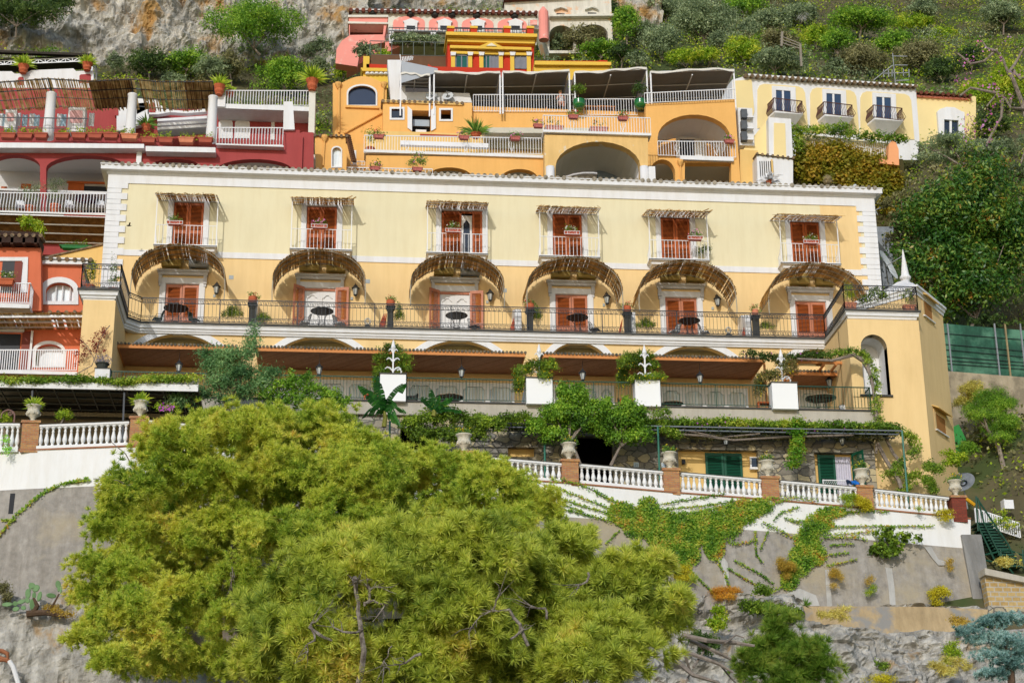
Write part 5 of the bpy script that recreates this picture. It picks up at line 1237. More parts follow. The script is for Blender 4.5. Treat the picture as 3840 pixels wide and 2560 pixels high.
# ------------------------------------------------ pale house at the right with three bowed balconies
fE=Fr(2760,400,17,9.); EH=root('pale_yellow_house','pale yellow house with white panel framing and three bowed iron balconies','' and fE or fE,3100,520)
PALE=mat('pale_yellow_plaster','#ecd69a',.9,.04,.5,.05,20)
panel('white_wall',fE,WHITE,[(2745,300),(2806,283),(3434,325),(3448,520),(3440,600),(2745,600)],-5,0,EH)
panel('side_pane',fE,PALE,[(2750,305),(2818,300),(2828,420),(2800,500),(2760,510)],.0,.05,EH)
for x0,x1,yt,yb in ((2840,3022,316,482),(3038,3214,330,500),(3226,3420,344,520)):
    o=panel('yellow_panel',fE,PALE,[(x0,yb),(x0,yt+22),(x0+8,yt+6),(x0+24,yt),(x1-28,yt+10),(x1-12,yt+18),(x1-4,yt+34),(x1+8,yb+4)],.0,.05,EH)
tiles_row('roof_tiles',fE,mat('tan_roof_tile','#77644c',.9,.3,3),2800,282,3434,323,EH,dep=3,sp=.42,r=.14,rise=.4,w=.35)
panel('cornice',fE,WHITE,[(2800,284),(3434,325),(3434,331),(2800,292)],0,.3,EH)
for i,(x,y) in enumerate(((2900,333),(3089,345),(3276,358))):
    o=panel('window_frame',fE,WHITE,[(x-8,y-8),(x+80,y-2),(x+84,y+110),(x-4,y+104)],.05,.14,EH,[[(x+7,y+8),(x+62,y+12),(x+64,y+108),(x+8,y+104)]])
    panel('window_glass',fE,mat('blue_glass','#34465e',.15,.2,1,spec=.6),[(x+7,y+8),(x+62,y+12),(x+64,y+108),(x+8,y+104)],.0,.08,o)
    panel('mullion',fE,WHITE,[(x+30,y+8),(x+37,y+9),(x+39,y+108),(x+32,y+106)],.08,.12,o)
    bxx=[(2905,3014),(3093,3202),(3280,3390)][i]; yt=[(368,376),(383,390),(395,402)][i]; yb=[(415,422),(428,435),(441,448)][i]
    w=1.05
    m=MB(fE); u0,z0=fE.uz(bxx[0],yb[0],w);u1,z1=fE.uz(bxx[1]-3,yb[1],w); uc=(u0+u1)/2
    m.add([(u0,w,z0),(u1,w,z1),(u1+.1,0,z1),(u0-.1,0,z0),(u0,w,z0-.14),(u1,w,z1-.14),(u1+.1,0,z1-.14),(u0-.1,0,z0-.14),(uc-.5,.1,z0-.95),(uc+.5,.1,z1-.95)],[(0,1,2,3),(0,1,5,4),(1,2,6,5),(0,3,7,4),(4,5,9,8),(5,6,9),(4,8,7)]); sl=m.build('bowed_balcony',WHITE,EH)
    m=MB(fE); _,zt0=fE.uz(bxx[0],yt[0],w);_,zt1=fE.uz(bxx[1],yt[1],w); h=(zt0-z0+zt1-z1)/2
    path=[(u0-.05,.05),(u0-.02,w*.5),(u0,w),(u0+(u1-u0)*.33,w),(u0+(u1-u0)*.67,w),(u1,w),(u1+.02,w*.5),(u1+.05,.05)]
    for a,b in zip(path[:-1],path[1:]):
        for k in range(6):
            s=k/6; u=a[0]+(b[0]-a[0])*s; wv=a[1]+(b[1]-a[1])*s; ox=-.14 if u<=u0+.001 else (.14 if u>=u1-.001 else 0); oy=.14 if wv>=w-.01 else 0
            m.tube([(u,wv,z0),(u+ox,wv+oy,z0+h*.25),(u+ox*.6,wv+oy*.6,z0+h*.5),(u,wv,z0+h*.75),(u,wv,z0+h)],.018,4,cap=False)
        m.bar((*a,z0+h),(*b,z0+h),.05); m.bar((*a,z0+.03),(*b,z0+.03),.04)
    m.build('bowed_railing',mat('rusty_iron','#5a3a2c',.6,.2,4),sl)
# chimney-like gate pier and lower yard in front of it
f=FY(11.5); o=panel('yard_gate_pier',f,WHITE,[(2882,440),(2966,446),(2974,600),(2884,605)],-1,0,None,top=('white framed yellow gate pier below the first bowed balcony','pier'))
panel('yellow_inset',f,PALE,[(2902,462),(2944,464),(2948,596),(2902,598)],.0,.04,o)
panel('sloping_yard_wall',FY(12.2),PALE,[(2780,570),(2880,445),(2884,610),(2780,640)],-.6,0,None,top=('sloping pale yellow wall with white coping left of the gate pier','wall'))
f=FY(12.5); o=panel('far_right_house_wall',FY(26),PALE,[(3434,350),(3660,362),(3660,560),(3448,560)],-4,0,None,top=('pale yellow house wall with red tile eaves and an arched window hood, behind the olive tree','building'))
f=FY(26); tiles_row('red_eave_tiles',f,TILER,3434,345,3640,358,o,dep=2,sp=.4,r=.14,rise=.3,w=.5); panel('pink_eave_band',f,PINK,[(3434,360),(3640,372),(3640,378),(3434,366)],0,.2,o)
panel('window_hood',f,WHITE,[(3510,425),(3520,416),(3545,408),(3575,410),(3600,424),(3612,428),(3612,520),(3518,520)],.0,.3,o,[[(3536,455),(3590,458),(3590,520),(3536,520)]]); panel('window_glass',f,GLASS,[(3536,455),(3590,458),(3590,520),(3536,520)],0,.1,o); panel('mullion',f,WHITE,[(3558,456),(3566,457),(3566,520),(3558,520)],.1,.2,o)
# ornate white yard railing, pink gate pillar
f=FY(13.5); o=rail('ornate_railing',f,WHITE2,3045,520,575,3345,540,598,None,n=36,t=.025); tag(o,'ornate white scrollwork railing above the yellow creeper','railing')
m=MB(f)
for k in range(12):
    a,za=f.uz(3058+k*24,532+k*1.5);_,zb=f.uz(3058+k*24,575+k*1.5); h=za-zb
    m.tube([(a+.28*math.cos(t)*(1-t/9),.03,zb+h*.5+.3*math.sin(t)*(1-t/9)) for t in np.linspace(0,7,16)],.03,4)
m.build('scrolls',WHITE2,o)
panel('yard_wall',FY(13.8),PALE,[(2990,500),(3350,540),(3350,640),(2990,640)],-.5,0,None,top=('low pale yard wall behind the ornate white railing','wall'))
panel('salmon_gate_pillar',FY(12.8),mat('salmon_plaster','#f0a874',.85,.05,1),[(3330,600),(3333,540),(3345,528),(3360,535),(3370,560),(3372,620),(3300,612),(3300,594)],-.6,0,None,top=('salmon orange gate pillar with white niche beside the olive tree','pillar'))
# white passage with air conditioners between houses
f=FY(12); o=bx('service_shaft',f,WHITE,2770,405,2825,545,-2,0,None); tag(o,'narrow white service shaft with stacked air conditioners beside the amber house','shaft')
for k in range(3): q=bx('air_conditioner',f,mat('ac_dark','#55595c',.6,.2,3),2776,418+k*42,2798,450+k*42,0,.35,o); bx('air_conditioner_bracket',f,WHITE2,2798,446+k*42,2822,450+k*42,0,.4,o)
f=FY(10.5); o=panel('white_slatted_annex',f,WHITE,[(2838,580),(2910,585),(2974,600),(2974,700),(2842,700)],-1.5,0,None,top=('white annex with dark slatted shutter beneath the yellow creeper','building'))
for k in range(7): bx('slat_gap',f,DARKIN,2850+k*8,605,2853+k*8,680,0,.02,o)
bx('yellow_pipe',f,OCHRE,2893,600,2899,690,.02,.1,o); tiles_row('annex_tiles',f,TILE,2840,576,2975,592,o,dep=1,sp=.3,r=.09,rise=.1)
panel('ochre_side_house',FY(11.8),OCHRE,[(2775,560),(2842,565),(2842,720),(2775,720)],-2,0,None,top=('narrow ochre wall with creeper between the amber house and white annex','wall'))
# ------------------------------------------------ orange house at the far left
fX=FY(-3.2); XH=root('orange_house','orange terracotta coloured house with arched windows and a reed awning','' and fX or fX,150,1480)
panel('upper_block',FY(-4.0),ORANGEW,[(-60,925),(152,930),(155,1165),(-60,1165)],-.6,0,XH)
m=MB(); a=at(152,925,-4.0);b=at(176,965,-2.); z0=Z(155,1175,-4.0); m.add([(a[0],-4,a[2]),(a[0]+.02,-2,a[2]-.3),(a[0]+.02,-2,z0),(a[0],-4,z0)],[(0,1,2,3)]); m.build('block_side',ORANGEW,XH)
panel('main_wall',fX,ORANGEW,[(-60,980),(320,986),(320,1560),(-60,1560)],-.5,0,XH,[archpx(170,278,1058,1134,1092),archpx(128,240,1288,1375,1322)])
bx('window_backing',fX,CURT,150,1050,290,1400,-.45,-.4,XH)
panel('window_surround',fX,WHITE,archpx(152,294,1040,1143,1085),.003,.07,XH,[archpx(172,276,1060,1130,1092)])
panel('window_surround',fX,WHITE,archpx(122,246,1279,1378,1318),.003,.07,XH,[archpx(134,236,1290,1374,1322)])
for x in (205,230,258): bx('window_bar',fX,WHITE,x,1065,x+3,1132,-.3,-.2,XH)
panel('eave_board',fX,WHITE,[(160,970),(332,975),(332,998),(160,995)],-.3,.25,XH); tiles_row('eave_tiles',fX,TILE,160,967,340,974,XH,dep=1,sp=.4,r=.12,rise=.1,w=.35)
f4=FY(-4.0)
panel('roof_eave',f4,mat('dark_eave','#3b2a22',.9,.2,3),[(-60,880),(150,885),(155,900),(150,925),(-60,922)],-1,.5,XH); tiles_row('top_tiles',f4,TILE,-60,880,152,883,XH,dep=1,sp=.35,r=.11,rise=.1,w=.55)
m=MB(f4)
for x in (8,52,96,140): a,z=f4.uz(x,905); m.box(a-.07,a+.07,0,.5,z-.35,z)
m.build('eave_brackets',mat('bracket_brown','#4a3428',.9,.2,3),XH)
panel('window_surround',f4,WHITE,[(-20,966),(106,966),(102,1098),(78,1098),(84,980),(-20,980)],0,.08,XH)
bx('louvred_shutter',f4,mat('brown_shutter','#7c3424',.6,.1,2,streak=.2),52,985,82,1098,0,.1,XH); bx('dark_window',f4,DARKIN,5,980,52,1098,0,.04,XH)
fb=FY(-4.9); bx('white_balcony',fb,WHITE,-60,1140,112,1156,-1,.1,XH); rail('balcony_railing',fb,WHITE2,-40,1062,1134,115,1062,1135,XH,w=.0,n=18,t=.03)
m=MB(fb); a,z=fb.uz(115,1064);_,z2=fb.uz(115,1135)
for k in range(7): m.bar((a,-k*.14,z2),(a,-k*.14,z),.03)
m.bar((a,0,z),(a,-.95,z),.05); m.build('railing_return',WHITE2,XH)
# mid ledge tiles, reed awning with beams
panel('mid_ledge',FY(-3.6),mat('taupe_ledge','#a68f7c',.9,.08,1),[(-60,1178),(310,1172),(310,1186),(-60,1190)],-.5,0,XH); tiles_row('ledge_tiles',FY(-3.6),TILE,125,1170,310,1168,XH,dep=.8,sp=.36,r=.1,rise=.08,w=.2)
m=MB(); 
P0,P1=at(-60,1178,-5.0),at(312,1176,-5.0)
for k in range(190):
    x=P0[0]+(P1[0]-P0[0])*rng.random(); wv=rng.uniform(.02,.04); z=P0[2]+(P1[2]-P0[2])*((x-P0[0])/(P1[0]-P0[0])); m.add([(x-wv,-5.1-rng.random()*.15,z),(x+wv,-5.1,z),(x+wv,-3.1,z-.18),(x-wv,-3.1,z-.18)],[(0,1,2,3)])
aw=m.build('reed_awning',REED,XH)
m=MB()
for y in (-4.9,-4.2,-3.5): m.bar((P0[0],y,P0[2]-.1),(P1[0],y,P1[2]-.1),.12)
m.build('white_beams',WHITE2,aw)
for x in (140,215,290): bx('white_bracket',fX,mat('grey_white','#cfcac4',.8,.05,1),x,1208,x+18,1232,0,.3,XH)
bx('door_lintel',fX,GREYW,-60,1232,92,1246,0,.12,XH); bx('dark_doorway',fX,DARKIN,-60,1252,72,1400,0,.05,XH); bx('louvred_shutter',fX,mat('brown_shutter','#7c3424',.6,.1,2),80,1244,120,1392,.0,.1,XH); bx('white_post',fX,WHITE,113,1244,121,1390,.1,.2,XH)
fc=FY(-5.2); bx('lower_balcony',fc,WHITE,-60,1392,290,1404,-2,.1,XH); rail('lower_railing',fc,WHITE2,-40,1312,1388,292,1312,1388,XH,n=38,t=.035)
m=MB(); P0,P1=at(-60,1402,-5.4),at(290,1405,-5.4)
for k in range(170):
    x=P0[0]+(P1[0]-P0[0])*rng.random(); wv=rng.uniform(.02,.05); m.add([(x-wv,-5.3,P0[2]),(x+wv,-5.3,P0[2]),(x+wv+rng.uniform(-.3,.3),-3.7,P0[2]-.35),(x-wv,-3.7,P0[2]-.35)],[(0,1,2,3)])
m.build('lower_reed_awning',REED,XH)
# ------------------------------------------------ glass-roofed garden pergola at the left
GP=thing('glass_pergola','dark glazed garden roof with a white front beam and climbing leaves, above the left balustrade','pergola',at(350,1560,-9))
zf_=Z(300,1448,-11.2); xa,xb=at(-80,1450,-11.2)[0],at(745,1430,-11.2)[0]
m=MB(); m.box(xa,xb,-11.3,-11.2,zf_-.16,zf_+.16); m.build('white_front_beam',WHITE,GP)
m=MB(); m.box(xa,xb,-11.2,-7.3,zf_+.0,zf_+.03); m.build('dark_glass_roof',mat('smoked_sheet','#1b1c1e',.25,.2,2,spec=.6),GP)
m=MB()
for y in (-10.4,-9.5,-8.6,-7.7): m.box(xa,xb,y-.025,y+.025,zf_-.06,zf_-.01)
for k in range(13):
    x=xa+(xb-xa)*k/12; m.box(x-.025,x+.025,-11.2,-7.3,zf_-.05,zf_-.0)
m.build('roof_bars',mat('bar_grey','#85817a',.6,.1,3),GP)
m=MB()
for x in (at(465,1500,-11)[0],at(120,1500,-11)[0]): m.bar((x,-11.1,zf_),(x+.1,-11.1,21.9),.08)
m.build('slim_post',IRON,GP)
fz=FY(-7.2); bx('garden_back_wall',fz,mat('warm_grey_wall','#84775f',.9,.15,1),-60,1500,760,1720,-.3,0,GP)
m=MB(fz); u0,z0=fz.uz(-60,1563,.2);u1,_=fz.uz(700,1550,.2)
for k in range(60): s=k/60; m.tube([(u0+(u1-u0)*s,.1,z0+.3),(u0+(u1-u0)*s,.6,z0+.1)],.11,6)
m.build('corrugated_edge',mat('corrugated_tan','#a79b82',.9,.15,2),GP)

for k in range(9):
    px=[5,22,70,95,122,140,225,240,345][k]; f=FY(10.6); m=MB(f); a,z1=f.uz(px,428+rng.uniform(-4,4)); _,z0=f.uz(px,474); V=[]
    for j in range(5):
        for i in range(6): V.append((a-.16+.064*i,.05*math.sin(i*2+j*.5),z1+(z0-z1)*j/4))
    m.add(V,[(j*6+i,j*6+i+1,(j+1)*6+i+1,(j+1)*6+i) for j in range(4) for i in range(5)]); m.build('hanging_cloth',mat('pale_blue_cloth','#a9c4d2',.9,.08,2) if k%2 else mat('white_cloth','#dfe1e2',.9,.04,2),None,top=('%s cloth, %s from the left, hanging behind the reed pergola columns'%('pale blue' if k%2 else 'white',ordw[k]),'cloth','cloths hanging behind the columns'))
# ================================================================ vegetation
def mpp(px,py,Y):
    a=np.array(at(px,py,Y));b=np.array(at(px+10,py,Y)); return float(np.linalg.norm(b-a))/10
def B(px,py,rx,ry,Y,dy=.8):
    s=mpp(px,py,Y); p=at(px,py,Y); r=(rx+ry)/2*s; return (p[0],p[1],p[2],rx*s,r*dy,ry*s)
OLIVE_L=leaf3('olive_leaf','#3d4832','#5f6b4a','#8b9470'); OAK_L=leaf3('dark_oak_leaf','#1c2a14','#34471f','#59692f')
BRIGHT_L=leaf3('bright_leaf','#2e4a16','#54751f','#869a34'); BROWN_L=leaf3('brownish_leaf','#3b3a24','#5c5a38','#84805a')
LIME_L=leaf3('lime_leaf','#43600f','#71851d','#a09c34'); VINE_L=leaf3('vine_leaf','#304a14','#5a7420','#939638')
GOLD_L=leaf3('golden_creeper','#56611a','#857f24','#a8862a',gain=1.5); MAG_L=leafmat('glossy_magnolia_leaf',[(.1,'#1a3a10'),(.5,'#36591b'),(.8,'#6a7a2a'),(.95,'#8a5a24')],rough=.42,spec=.45,trans=.25,gain=1.9)
BARK=mat('grey_bark','#8d8175',.95,.3,6,.5,20,streak=.2); BARKD=mat('brown_bark','#5d4a3a',.95,.3,5,.5,20)
def tree(name,label,cat,blobs,lm,size=.14,dens=1.,trunk=None,spread=None,group=None,asp=.5,inner=.6,bark=None,lump=.16,extra=None,per=9):
    """blobs in metres; trunk: foot point or None"""
    Bm=np.array(blobs); c=Bm[:,:3].mean(0); low=Bm[:,2].min()-Bm[:,5].max()*.9
    foot=trunk if trunk is not None else None
    loc=foot if foot is not None else (c[0],c[1],low)
    T=thing(name,label,cat,tuple(loc),group)
    area=sum(b[3]*b[5] for b in blobs)*3.2
    spr=spread or max(.07,float(np.sqrt(Bm[:,3]*Bm[:,5]).mean())*.16)
    n=area*dens/(size*size*asp)*9; m_=max(6,int(n/per))
    C,N=clumps(blobs,m_,per,spr,inner=inner,lump=lump,up=.25)
    m=MB(); leaves(m,C,N,size,asp); m.build('crown',lm,T)
    if foot is not None:
        m=MB(); f=np.array(foot,float); top=c.copy(); top[2]=low+Bm[:,5].max()*.6; H=np.linalg.norm(top-f); r=max(.05,H*.05+float(Bm[:,3].max())*.03)
        mid=(f+top)/2+np.array((rng.normal(0,.06)*H,0,0)); m.tube([f,mid,top],[r,r*.8,r*.6],7)
        for b in blobs[:6]:
            e=np.array(b[:3])+np.array((0,0,b[5]*.2)); k=(top+e)/2+rng.normal(0,.08,3)*H*.4; m.tube([top-np.array((0,0,.1)),k,e],[r*.55,r*.35,r*.1],5)
        m.build('trunk',bark or BARK,T)
    if extra: extra(T)
    return T
# --- hillside trees: px, py, half width, half height, leaf, leaf size factor, label
HT=[
(960,95,185,90,'P','broad bright green pine on the cliff edge at the upper left'),
(70,45,160,75,'D','dark tree in the upper left corner above the pale rocks'),
(215,20,70,45,'D','dark tree beside the top of the grey cliff, second from the left corner'),
(432,245,42,48,'O','small grey olive behind the corner of the white truss pergola'),
(560,240,95,58,'D','wide dark green tree above the reed pergola of the red house'),
(700,238,75,52,'G','green tree right of the wide dark tree above the reed pergola'),
(655,300,60,30,'O','low grey olive touching the white roof behind the reed pergola'),
(800,262,70,62,'O','grey olive left of the potted yucca on the white pier'),
(868,255,55,70,'B','brownish olive standing just above the terracotta yucca pot'),
(1015,178,60,42,'O','pale olive below the broad pine'),
(940,200,55,40,'O','grey olive under the left skirt of the broad pine'),
(1065,285,105,72,'G','bright green broadleaf tree above the curved white railing'),
(1200,190,70,52,'O','grey olive below the orange cliff, left of the pink ramp'),
(1190,265,50,60,'O','slender grey tree left of the autumn coloured bush'),
(1290,265,42,52,'Y','yellow green bush with brown edges beside the amber chapel front'),
(1372,195,52,40,'O','round olive in front of the pink ramp wall'),
(1530,150,70,24,'O','low silvery shrub before the glazed veranda, left one'),
(1620,150,52,24,'O','low silvery shrub before the glazed veranda, right one'),
(1440,215,34,34,'Y','small palm-like plant beside the wire fence'),
(2045,150,40,40,'O','olive right of the red and yellow villa cornice'),
(2110,175,60,45,'O','olive below the old white house arches'),
(2190,150,80,60,'B','brown green shrubby tree under the old white house'),
(2290,70,60,80,'D','tall dark tree right of the peeling white house'),
(2350,100,60,100,'G','tall green tree behind the olives, right of the dark one'),
(2250,190,75,42,'G','green bush with dry leaves above the yellow wing'),
(2330,205,60,45,'D','dark bush above the yellow wing roof, right end'),
(2410,130,62,52,'O','pale olive left of the largest olive'),
(2480,165,75,70,'O','olive directly above the middle of the canvas roof'),
(2500,40,90,52,'O','grey olive on the skyline left of the largest olive'),
(2640,85,120,100,'O','largest grey olive on the slope with a visible pale trunk'),
(2392,222,48,40,'O','small round olive touching the canvas roof'),
(2690,160,42,48,'O','small olive beside the pale trunk'),
(2570,215,75,32,'Y','yellowish scrub bush right above the canvas roof ridge'),
(2660,210,52,35,'Y','lime green bush above the right end of the canvas roof'),
(2790,20,85,40,'G','bright green pine top at the upper edge of the picture'),
(2880,85,85,50,'O','grey olive near the top, left of the bare white shrub'),
(2800,120,60,50,'O','silvery olive right of the largest olive'),
(2790,195,70,60,'Y','olive green bush left of the pale yellow house roof'),
(2920,165,70,65,'B','dry brownish bush near the wooden pole'),
(2905,235,85,58,'O','olive just above the roof of the pale yellow house'),
(2990,250,45,35,'O','little olive over the middle of the pale house roof'),
(3000,60,70,50,'O','grey shrub tree behind the bare white shrub'),
(3060,140,60,55,'Y','yellow green bush left of the big round fig'),
(3230,85,120,62,'G','big round green fig tree with a dark hollow on the slope'),
(3140,165,70,60,'G','green bush under the left side of the big round fig'),
(3350,165,78,55,'G','green bush below right of the big round fig'),
(3230,235,105,68,'B','grey brown holm oak over the pale house roof, left of the aerial'),
(3130,260,50,45,'O','small olive beside the grey brown holm oak'),
(3440,215,95,72,'B','grey brown holm oak right of the aerial'),
(3530,265,70,50,'D','dark bush above the red tile eaves'),
(3455,35,65,42,'O','lone dark olive on the light green meadow'),
(3420,90,80,34,'Y','flat yellow green bush beside the stone path'),
(3760,60,85,58,'O','dark olive in the upper right corner behind pink blossom'),
(3540,130,60,30,'Y','lime green hedge near the stone path'),
(3640,220,55,45,'D','dark green tree behind the pink blossom twigs'),
(3660,360,70,72,'Y','green bush at the right below the pink blossom tree'),
(3780,330,70,110,'Y','yellow green tree at the right edge behind grey branches'),
(3720,470,70,50,'D','dark green bush below the pink blossoms at the right edge'),
]
LK={'P':BRIGHT_L,'D':OAK_L,'O':OLIVE_L,'G':BRIGHT_L,'Y':LIME_L,'B':BROWN_L}
for (px,py,rx,ry,k,lb) in HT:
    h=hit(px,py+ry*.7); Y=h[1]-1.0-rx*mpp(px,py,h[1])*.7
    if px<1160 and py<100: Y=42.5 if px>500 else 44
    if 1300<px<1700 and 120<py<240: Y=min(Y,33)
    s=mpp(px,py,Y); n=6 if rx>60 else 4; bl=[]
    for i in range(n):
        a=2*math.pi*i/n+rng.uniform(-.4,.4); d=.5 if n>4 else .4
        bl.append(B(px+rx*d*math.cos(a),py+ry*.35*math.sin(a),rx*rng.uniform(.42,.62),ry*rng.uniform(.5,.75),Y+rng.uniform(-.5,.5)*rx*s,.9))
    bl.append(B(px,py,rx*.6,ry*.75,Y))
    foot=at(px+rng.uniform(-.1,.1)*rx,py+ry*1.25,Y+.3)
    tree('pine_tree' if k=='P' else 'olive_tree' if k=='O' else 'broadleaf_tree',lb,'tree',bl,LK[k],size=max(.15,s*8.5),dens=.5,trunk=foot,group='trees and bushes on the hillside',asp=.5,inner=.72,lump=.1)
# ground cover of the slope
def scatter_scrub(name,n,x0,x1,y0,y1,lm,size,hgt,flt=None):
    Xs=rng.uniform(x0,x1,n);Ys=rng.uniform(y0,y1,n); C=[];
    for x,y in zip(Xs,Ys):
        v=mnoise.noise(Vector((x*.13,y*.13,2.)))
        if flt and not flt(x,y,v): continue
        C.append((x,y,terr(x,y)))
    C=np.array(C); per=16; Cl=np.repeat(C,per,0)+np.concatenate([rng.normal(0,.55,(len(C)*per,2)),np.abs(rng.normal(0,hgt,(len(C)*per,1)))],1)
    N=unit(np.array((0,-.5,.9))+rng.normal(0,.5,Cl.shape)); m=MB(); leaves(m,Cl,N,size,.6); return m.build(name,lm,kind='stuff')
scatter_scrub('hillside_scrub',9000,-40,72,24,72,LIME_L,.24,.3,lambda x,y,v:v>-.05)
scatter_scrub('hillside_grass',7000,-40,72,22,72,BROWN_L,.22,.2,lambda x,y,v:v<.1)
scatter_scrub('slope_scrub',2600,33,62,-9,22,BROWN_L,.22,.4)
scatter_scrub('slope_grass',1800,33,62,-9,22,LIME_L,.2,.35)
def mounds(name,n,x0,x1,y0,y1,lm,size,r0,r1,per=240):
    bl=[]
    for _ in range(n):
        x=rng.uniform(x0,x1);y=rng.uniform(y0,y1); r=rng.uniform(r0,r1)
        if mnoise.noise(Vector((x*.09,y*.09,7.)))<-.25: continue
        bl.append((x,y,terr(x,y)+r*.3,r*1.15,r,r*.8))
    C,N=clumps(bl,len(bl)*per//8,8,.16,inner=.8,lump=.1,up=.3); m=MB(); leaves(m,C,N,size,.5); return m.build(name,lm,kind='stuff')
mounds('hillside_undergrowth',190,-2,72,27,72,OLIVE_L,.2,.8,1.7)
mounds('hillside_thicket',120,-40,72,27,72,BRIGHT_L,.2,.6,1.3)
mounds('hillside_dark_scrub',130,-40,72,26,70,BROWN_L,.2,.6,1.4)
mounds('slope_thicket',70,33,62,-7,24,OAK_L,.2,.6,1.4)
# --- the big trees at the right
def multi(px,py,rx,ry,Y,n,fr=.4):
    s=mpp(px,py,Y); o=[]
    for i in range(n):
        a=rng.uniform(0,2*math.pi); r=rng.uniform(.2,.85)
        o.append(B(px+rx*r*math.cos(a),py+ry*r*math.sin(a),rx*fr*rng.uniform(.6,1.1),ry*fr*rng.uniform(.5,.9),Y+rng.uniform(-.35,.35)*rx*s))
    return o
tree('magnolia_tree','large glossy dark magnolia filling the right side beside the white spike turret','tree',multi(3620,890,270,310,3,60,.22)+multi(3700,850,150,280,4,16,.3)+multi(3640,1120,200,70,2.5,10,.4),MAG_L,size=.27,dens=.75,trunk=at(3640,1330,3.2),asp=.42,inner=.6,lump=.2,per=12,spread=.42)
tree('holm_oak','olive brown shrub tree between the creeper wall and the magnolia','tree',multi(3390,840,80,120,4,9,.42),BROWN_L,size=.2,dens=.6,trunk=at(3380,1010,4.2))
tree('olive_tree','broad silver olive under the pink blossom tree, above the magnolia','tree',multi(3600,560,190,80,9,16,.36),OLIVE_L,size=.2,dens=.7,trunk=at(3560,720,12.3),asp=.3)
tree('olive_tree','hanging grey olive at the right edge above the magnolia','tree',multi(3790,600,90,110,8,9,.42),OLIVE_L,size=.2,dens=.6,trunk=at(3800,760,10.3),asp=.3)
def goldvine():
    bl=[B(x,y,rx,ry,13.2,.25) for x,y,rx,ry in ((3000,640,40,50),(3060,600,60,60),(3130,600,70,70),(3200,620,70,65),(3270,640,70,70),(3330,690,60,70),(3340,770,45,70),(3120,670,110,50),(3250,710,90,50),(3310,740,60,60))]
    tree('yellow_creeper','golden yellow creeper covering the bank above the hotel roof corner','creeper',bl,GOLD_L,size=.2,dens=1.2,asp=.7,inner=.75,lump=.07)
goldvine()
m=MB(FY(13.6)); a,b,c,d=FY(13.6).rect(2975,590,3400,900); m.box(a,b,-3,0,c,d); m.build('creeper_bank_wall',BROWN_L if False else mat('bank_earth','#4b4526',.95,.2,1),None,top=('dark bank wall hidden beneath the golden creeper','wall'))
tree('grape_vine','green vine draped over the yard trellis behind the gate pier','vine',[B(2985,510,30,40,12.9),B(2990,560,25,45,12.9),B(3040,500,50,22,13),B(3110,495,60,22,13),B(3160,480,35,20,13),B(3210,510,50,20,13),B(3290,520,60,20,13),B(3360,525,50,16,13)],VINE_L,size=.16,dens=.8)
# pink blossom tree
T=thing('pink_blossom_tree','bare branched tree with scattered pink flowers at the upper right edge','tree',at(3850,460,2)); m=MB()
brs=[[(3860,480),(3836,395),(3800,300),(3785,270),(3810,235),(3840,180)],[(3785,285),(3760,220),(3735,190),(3700,180),(3680,150)],[(3800,265),(3830,300)],[(3840,408),(3790,405),(3770,370),(3740,350),(3700,400)],[(3760,370),(3755,440),(3720,500),(3700,540)],[(3740,350),(3640,330),(3600,360)],[(3735,190),(3690,230),(3640,240),(3590,200)],[(3785,270),(3820,290),(3850,292)]]
for k,P in enumerate(brs): m.tube([at(a,b,2+.3*math.sin(i*2+k)) for i,(a,b) in enumerate(P)],[(.17 if k==0 else .09)*(1-.12*i) for i in range(len(P))],7)
m.build('branches',BARK,T)
for k in range(26):
    a=rng.uniform(3600,3840);b=rng.uniform(100,520)-(3840-a)*.1
Pt=[(rng.uniform(3590,3845),rng.uniform(60,540)) for _ in range(44)]
Pt=[p for p in Pt if p[1]>90+(3840-p[0])*.35]
C=np.concatenate([np.array(at(a,b,2+rng.uniform(-1,1)))+rng.normal(0,.16,(6,3)) for a,b in Pt]); m=MB(); leaves(m,C,rng.normal(0,1,C.shape),.15,.8); m.build('blossom',L_PINK,T)
C=np.concatenate([np.array(at(a+rng.uniform(-25,25),b+20,2.3+rng.uniform(-1,1)))+rng.normal(0,.35,(22,3)) for a,b in Pt]); m=MB(); leaves(m,C,rng.normal(0,1,C.shape),.16,.4); m.build('leaves',LIME_L,T)
# right side below the magnolia
tree('feathery_shrub_tree','feathery green tamarisk tree with slanting trunk right of the tall turret','tree',multi(3710,1570,100,110,-4,16,.42),BRIGHT_L,size=.16,dens=.7,trunk=at(3795,1880,-4.5),asp=.14,bark=BARK)
tree('dry_bush','straw coloured dry bush between the turret and the tamarisk','bush',multi(3640,1500,75,80,-2,9,.42),leaf3('straw','#6b6a2c','#938a44','#b5a45c'),size=.22,dens=.8,asp=.12)
tree('bush','yellow green bush at the foot of the turret','bush',multi(3560,1725,60,40,-8.2,8,.45),LIME_L,size=.1,dens=.9)
tree('bush','tall green bush before the turret base, left of the tilted dish','bush',multi(3500,1800,45,70,-8.4,8,.45),VINE_L,size=.09,dens=.9)
tree('bush','dark green undergrowth by the iron stairs at the right edge','bush',multi(3790,1950,60,90,-5,10,.4),VINE_L,size=.14,dens=.7)
tree('bush','scrubby green bush on the slope at the right edge, above the stairs','bush',multi(3800,1760,45,80,-3,8,.4),OAK_L,size=.14,dens=.7)
tree('bush','dark bush hanging over the green mesh fence','bush',multi(3720,1205,130,22,2,9,.35),OAK_L,size=.18,dens=.8)
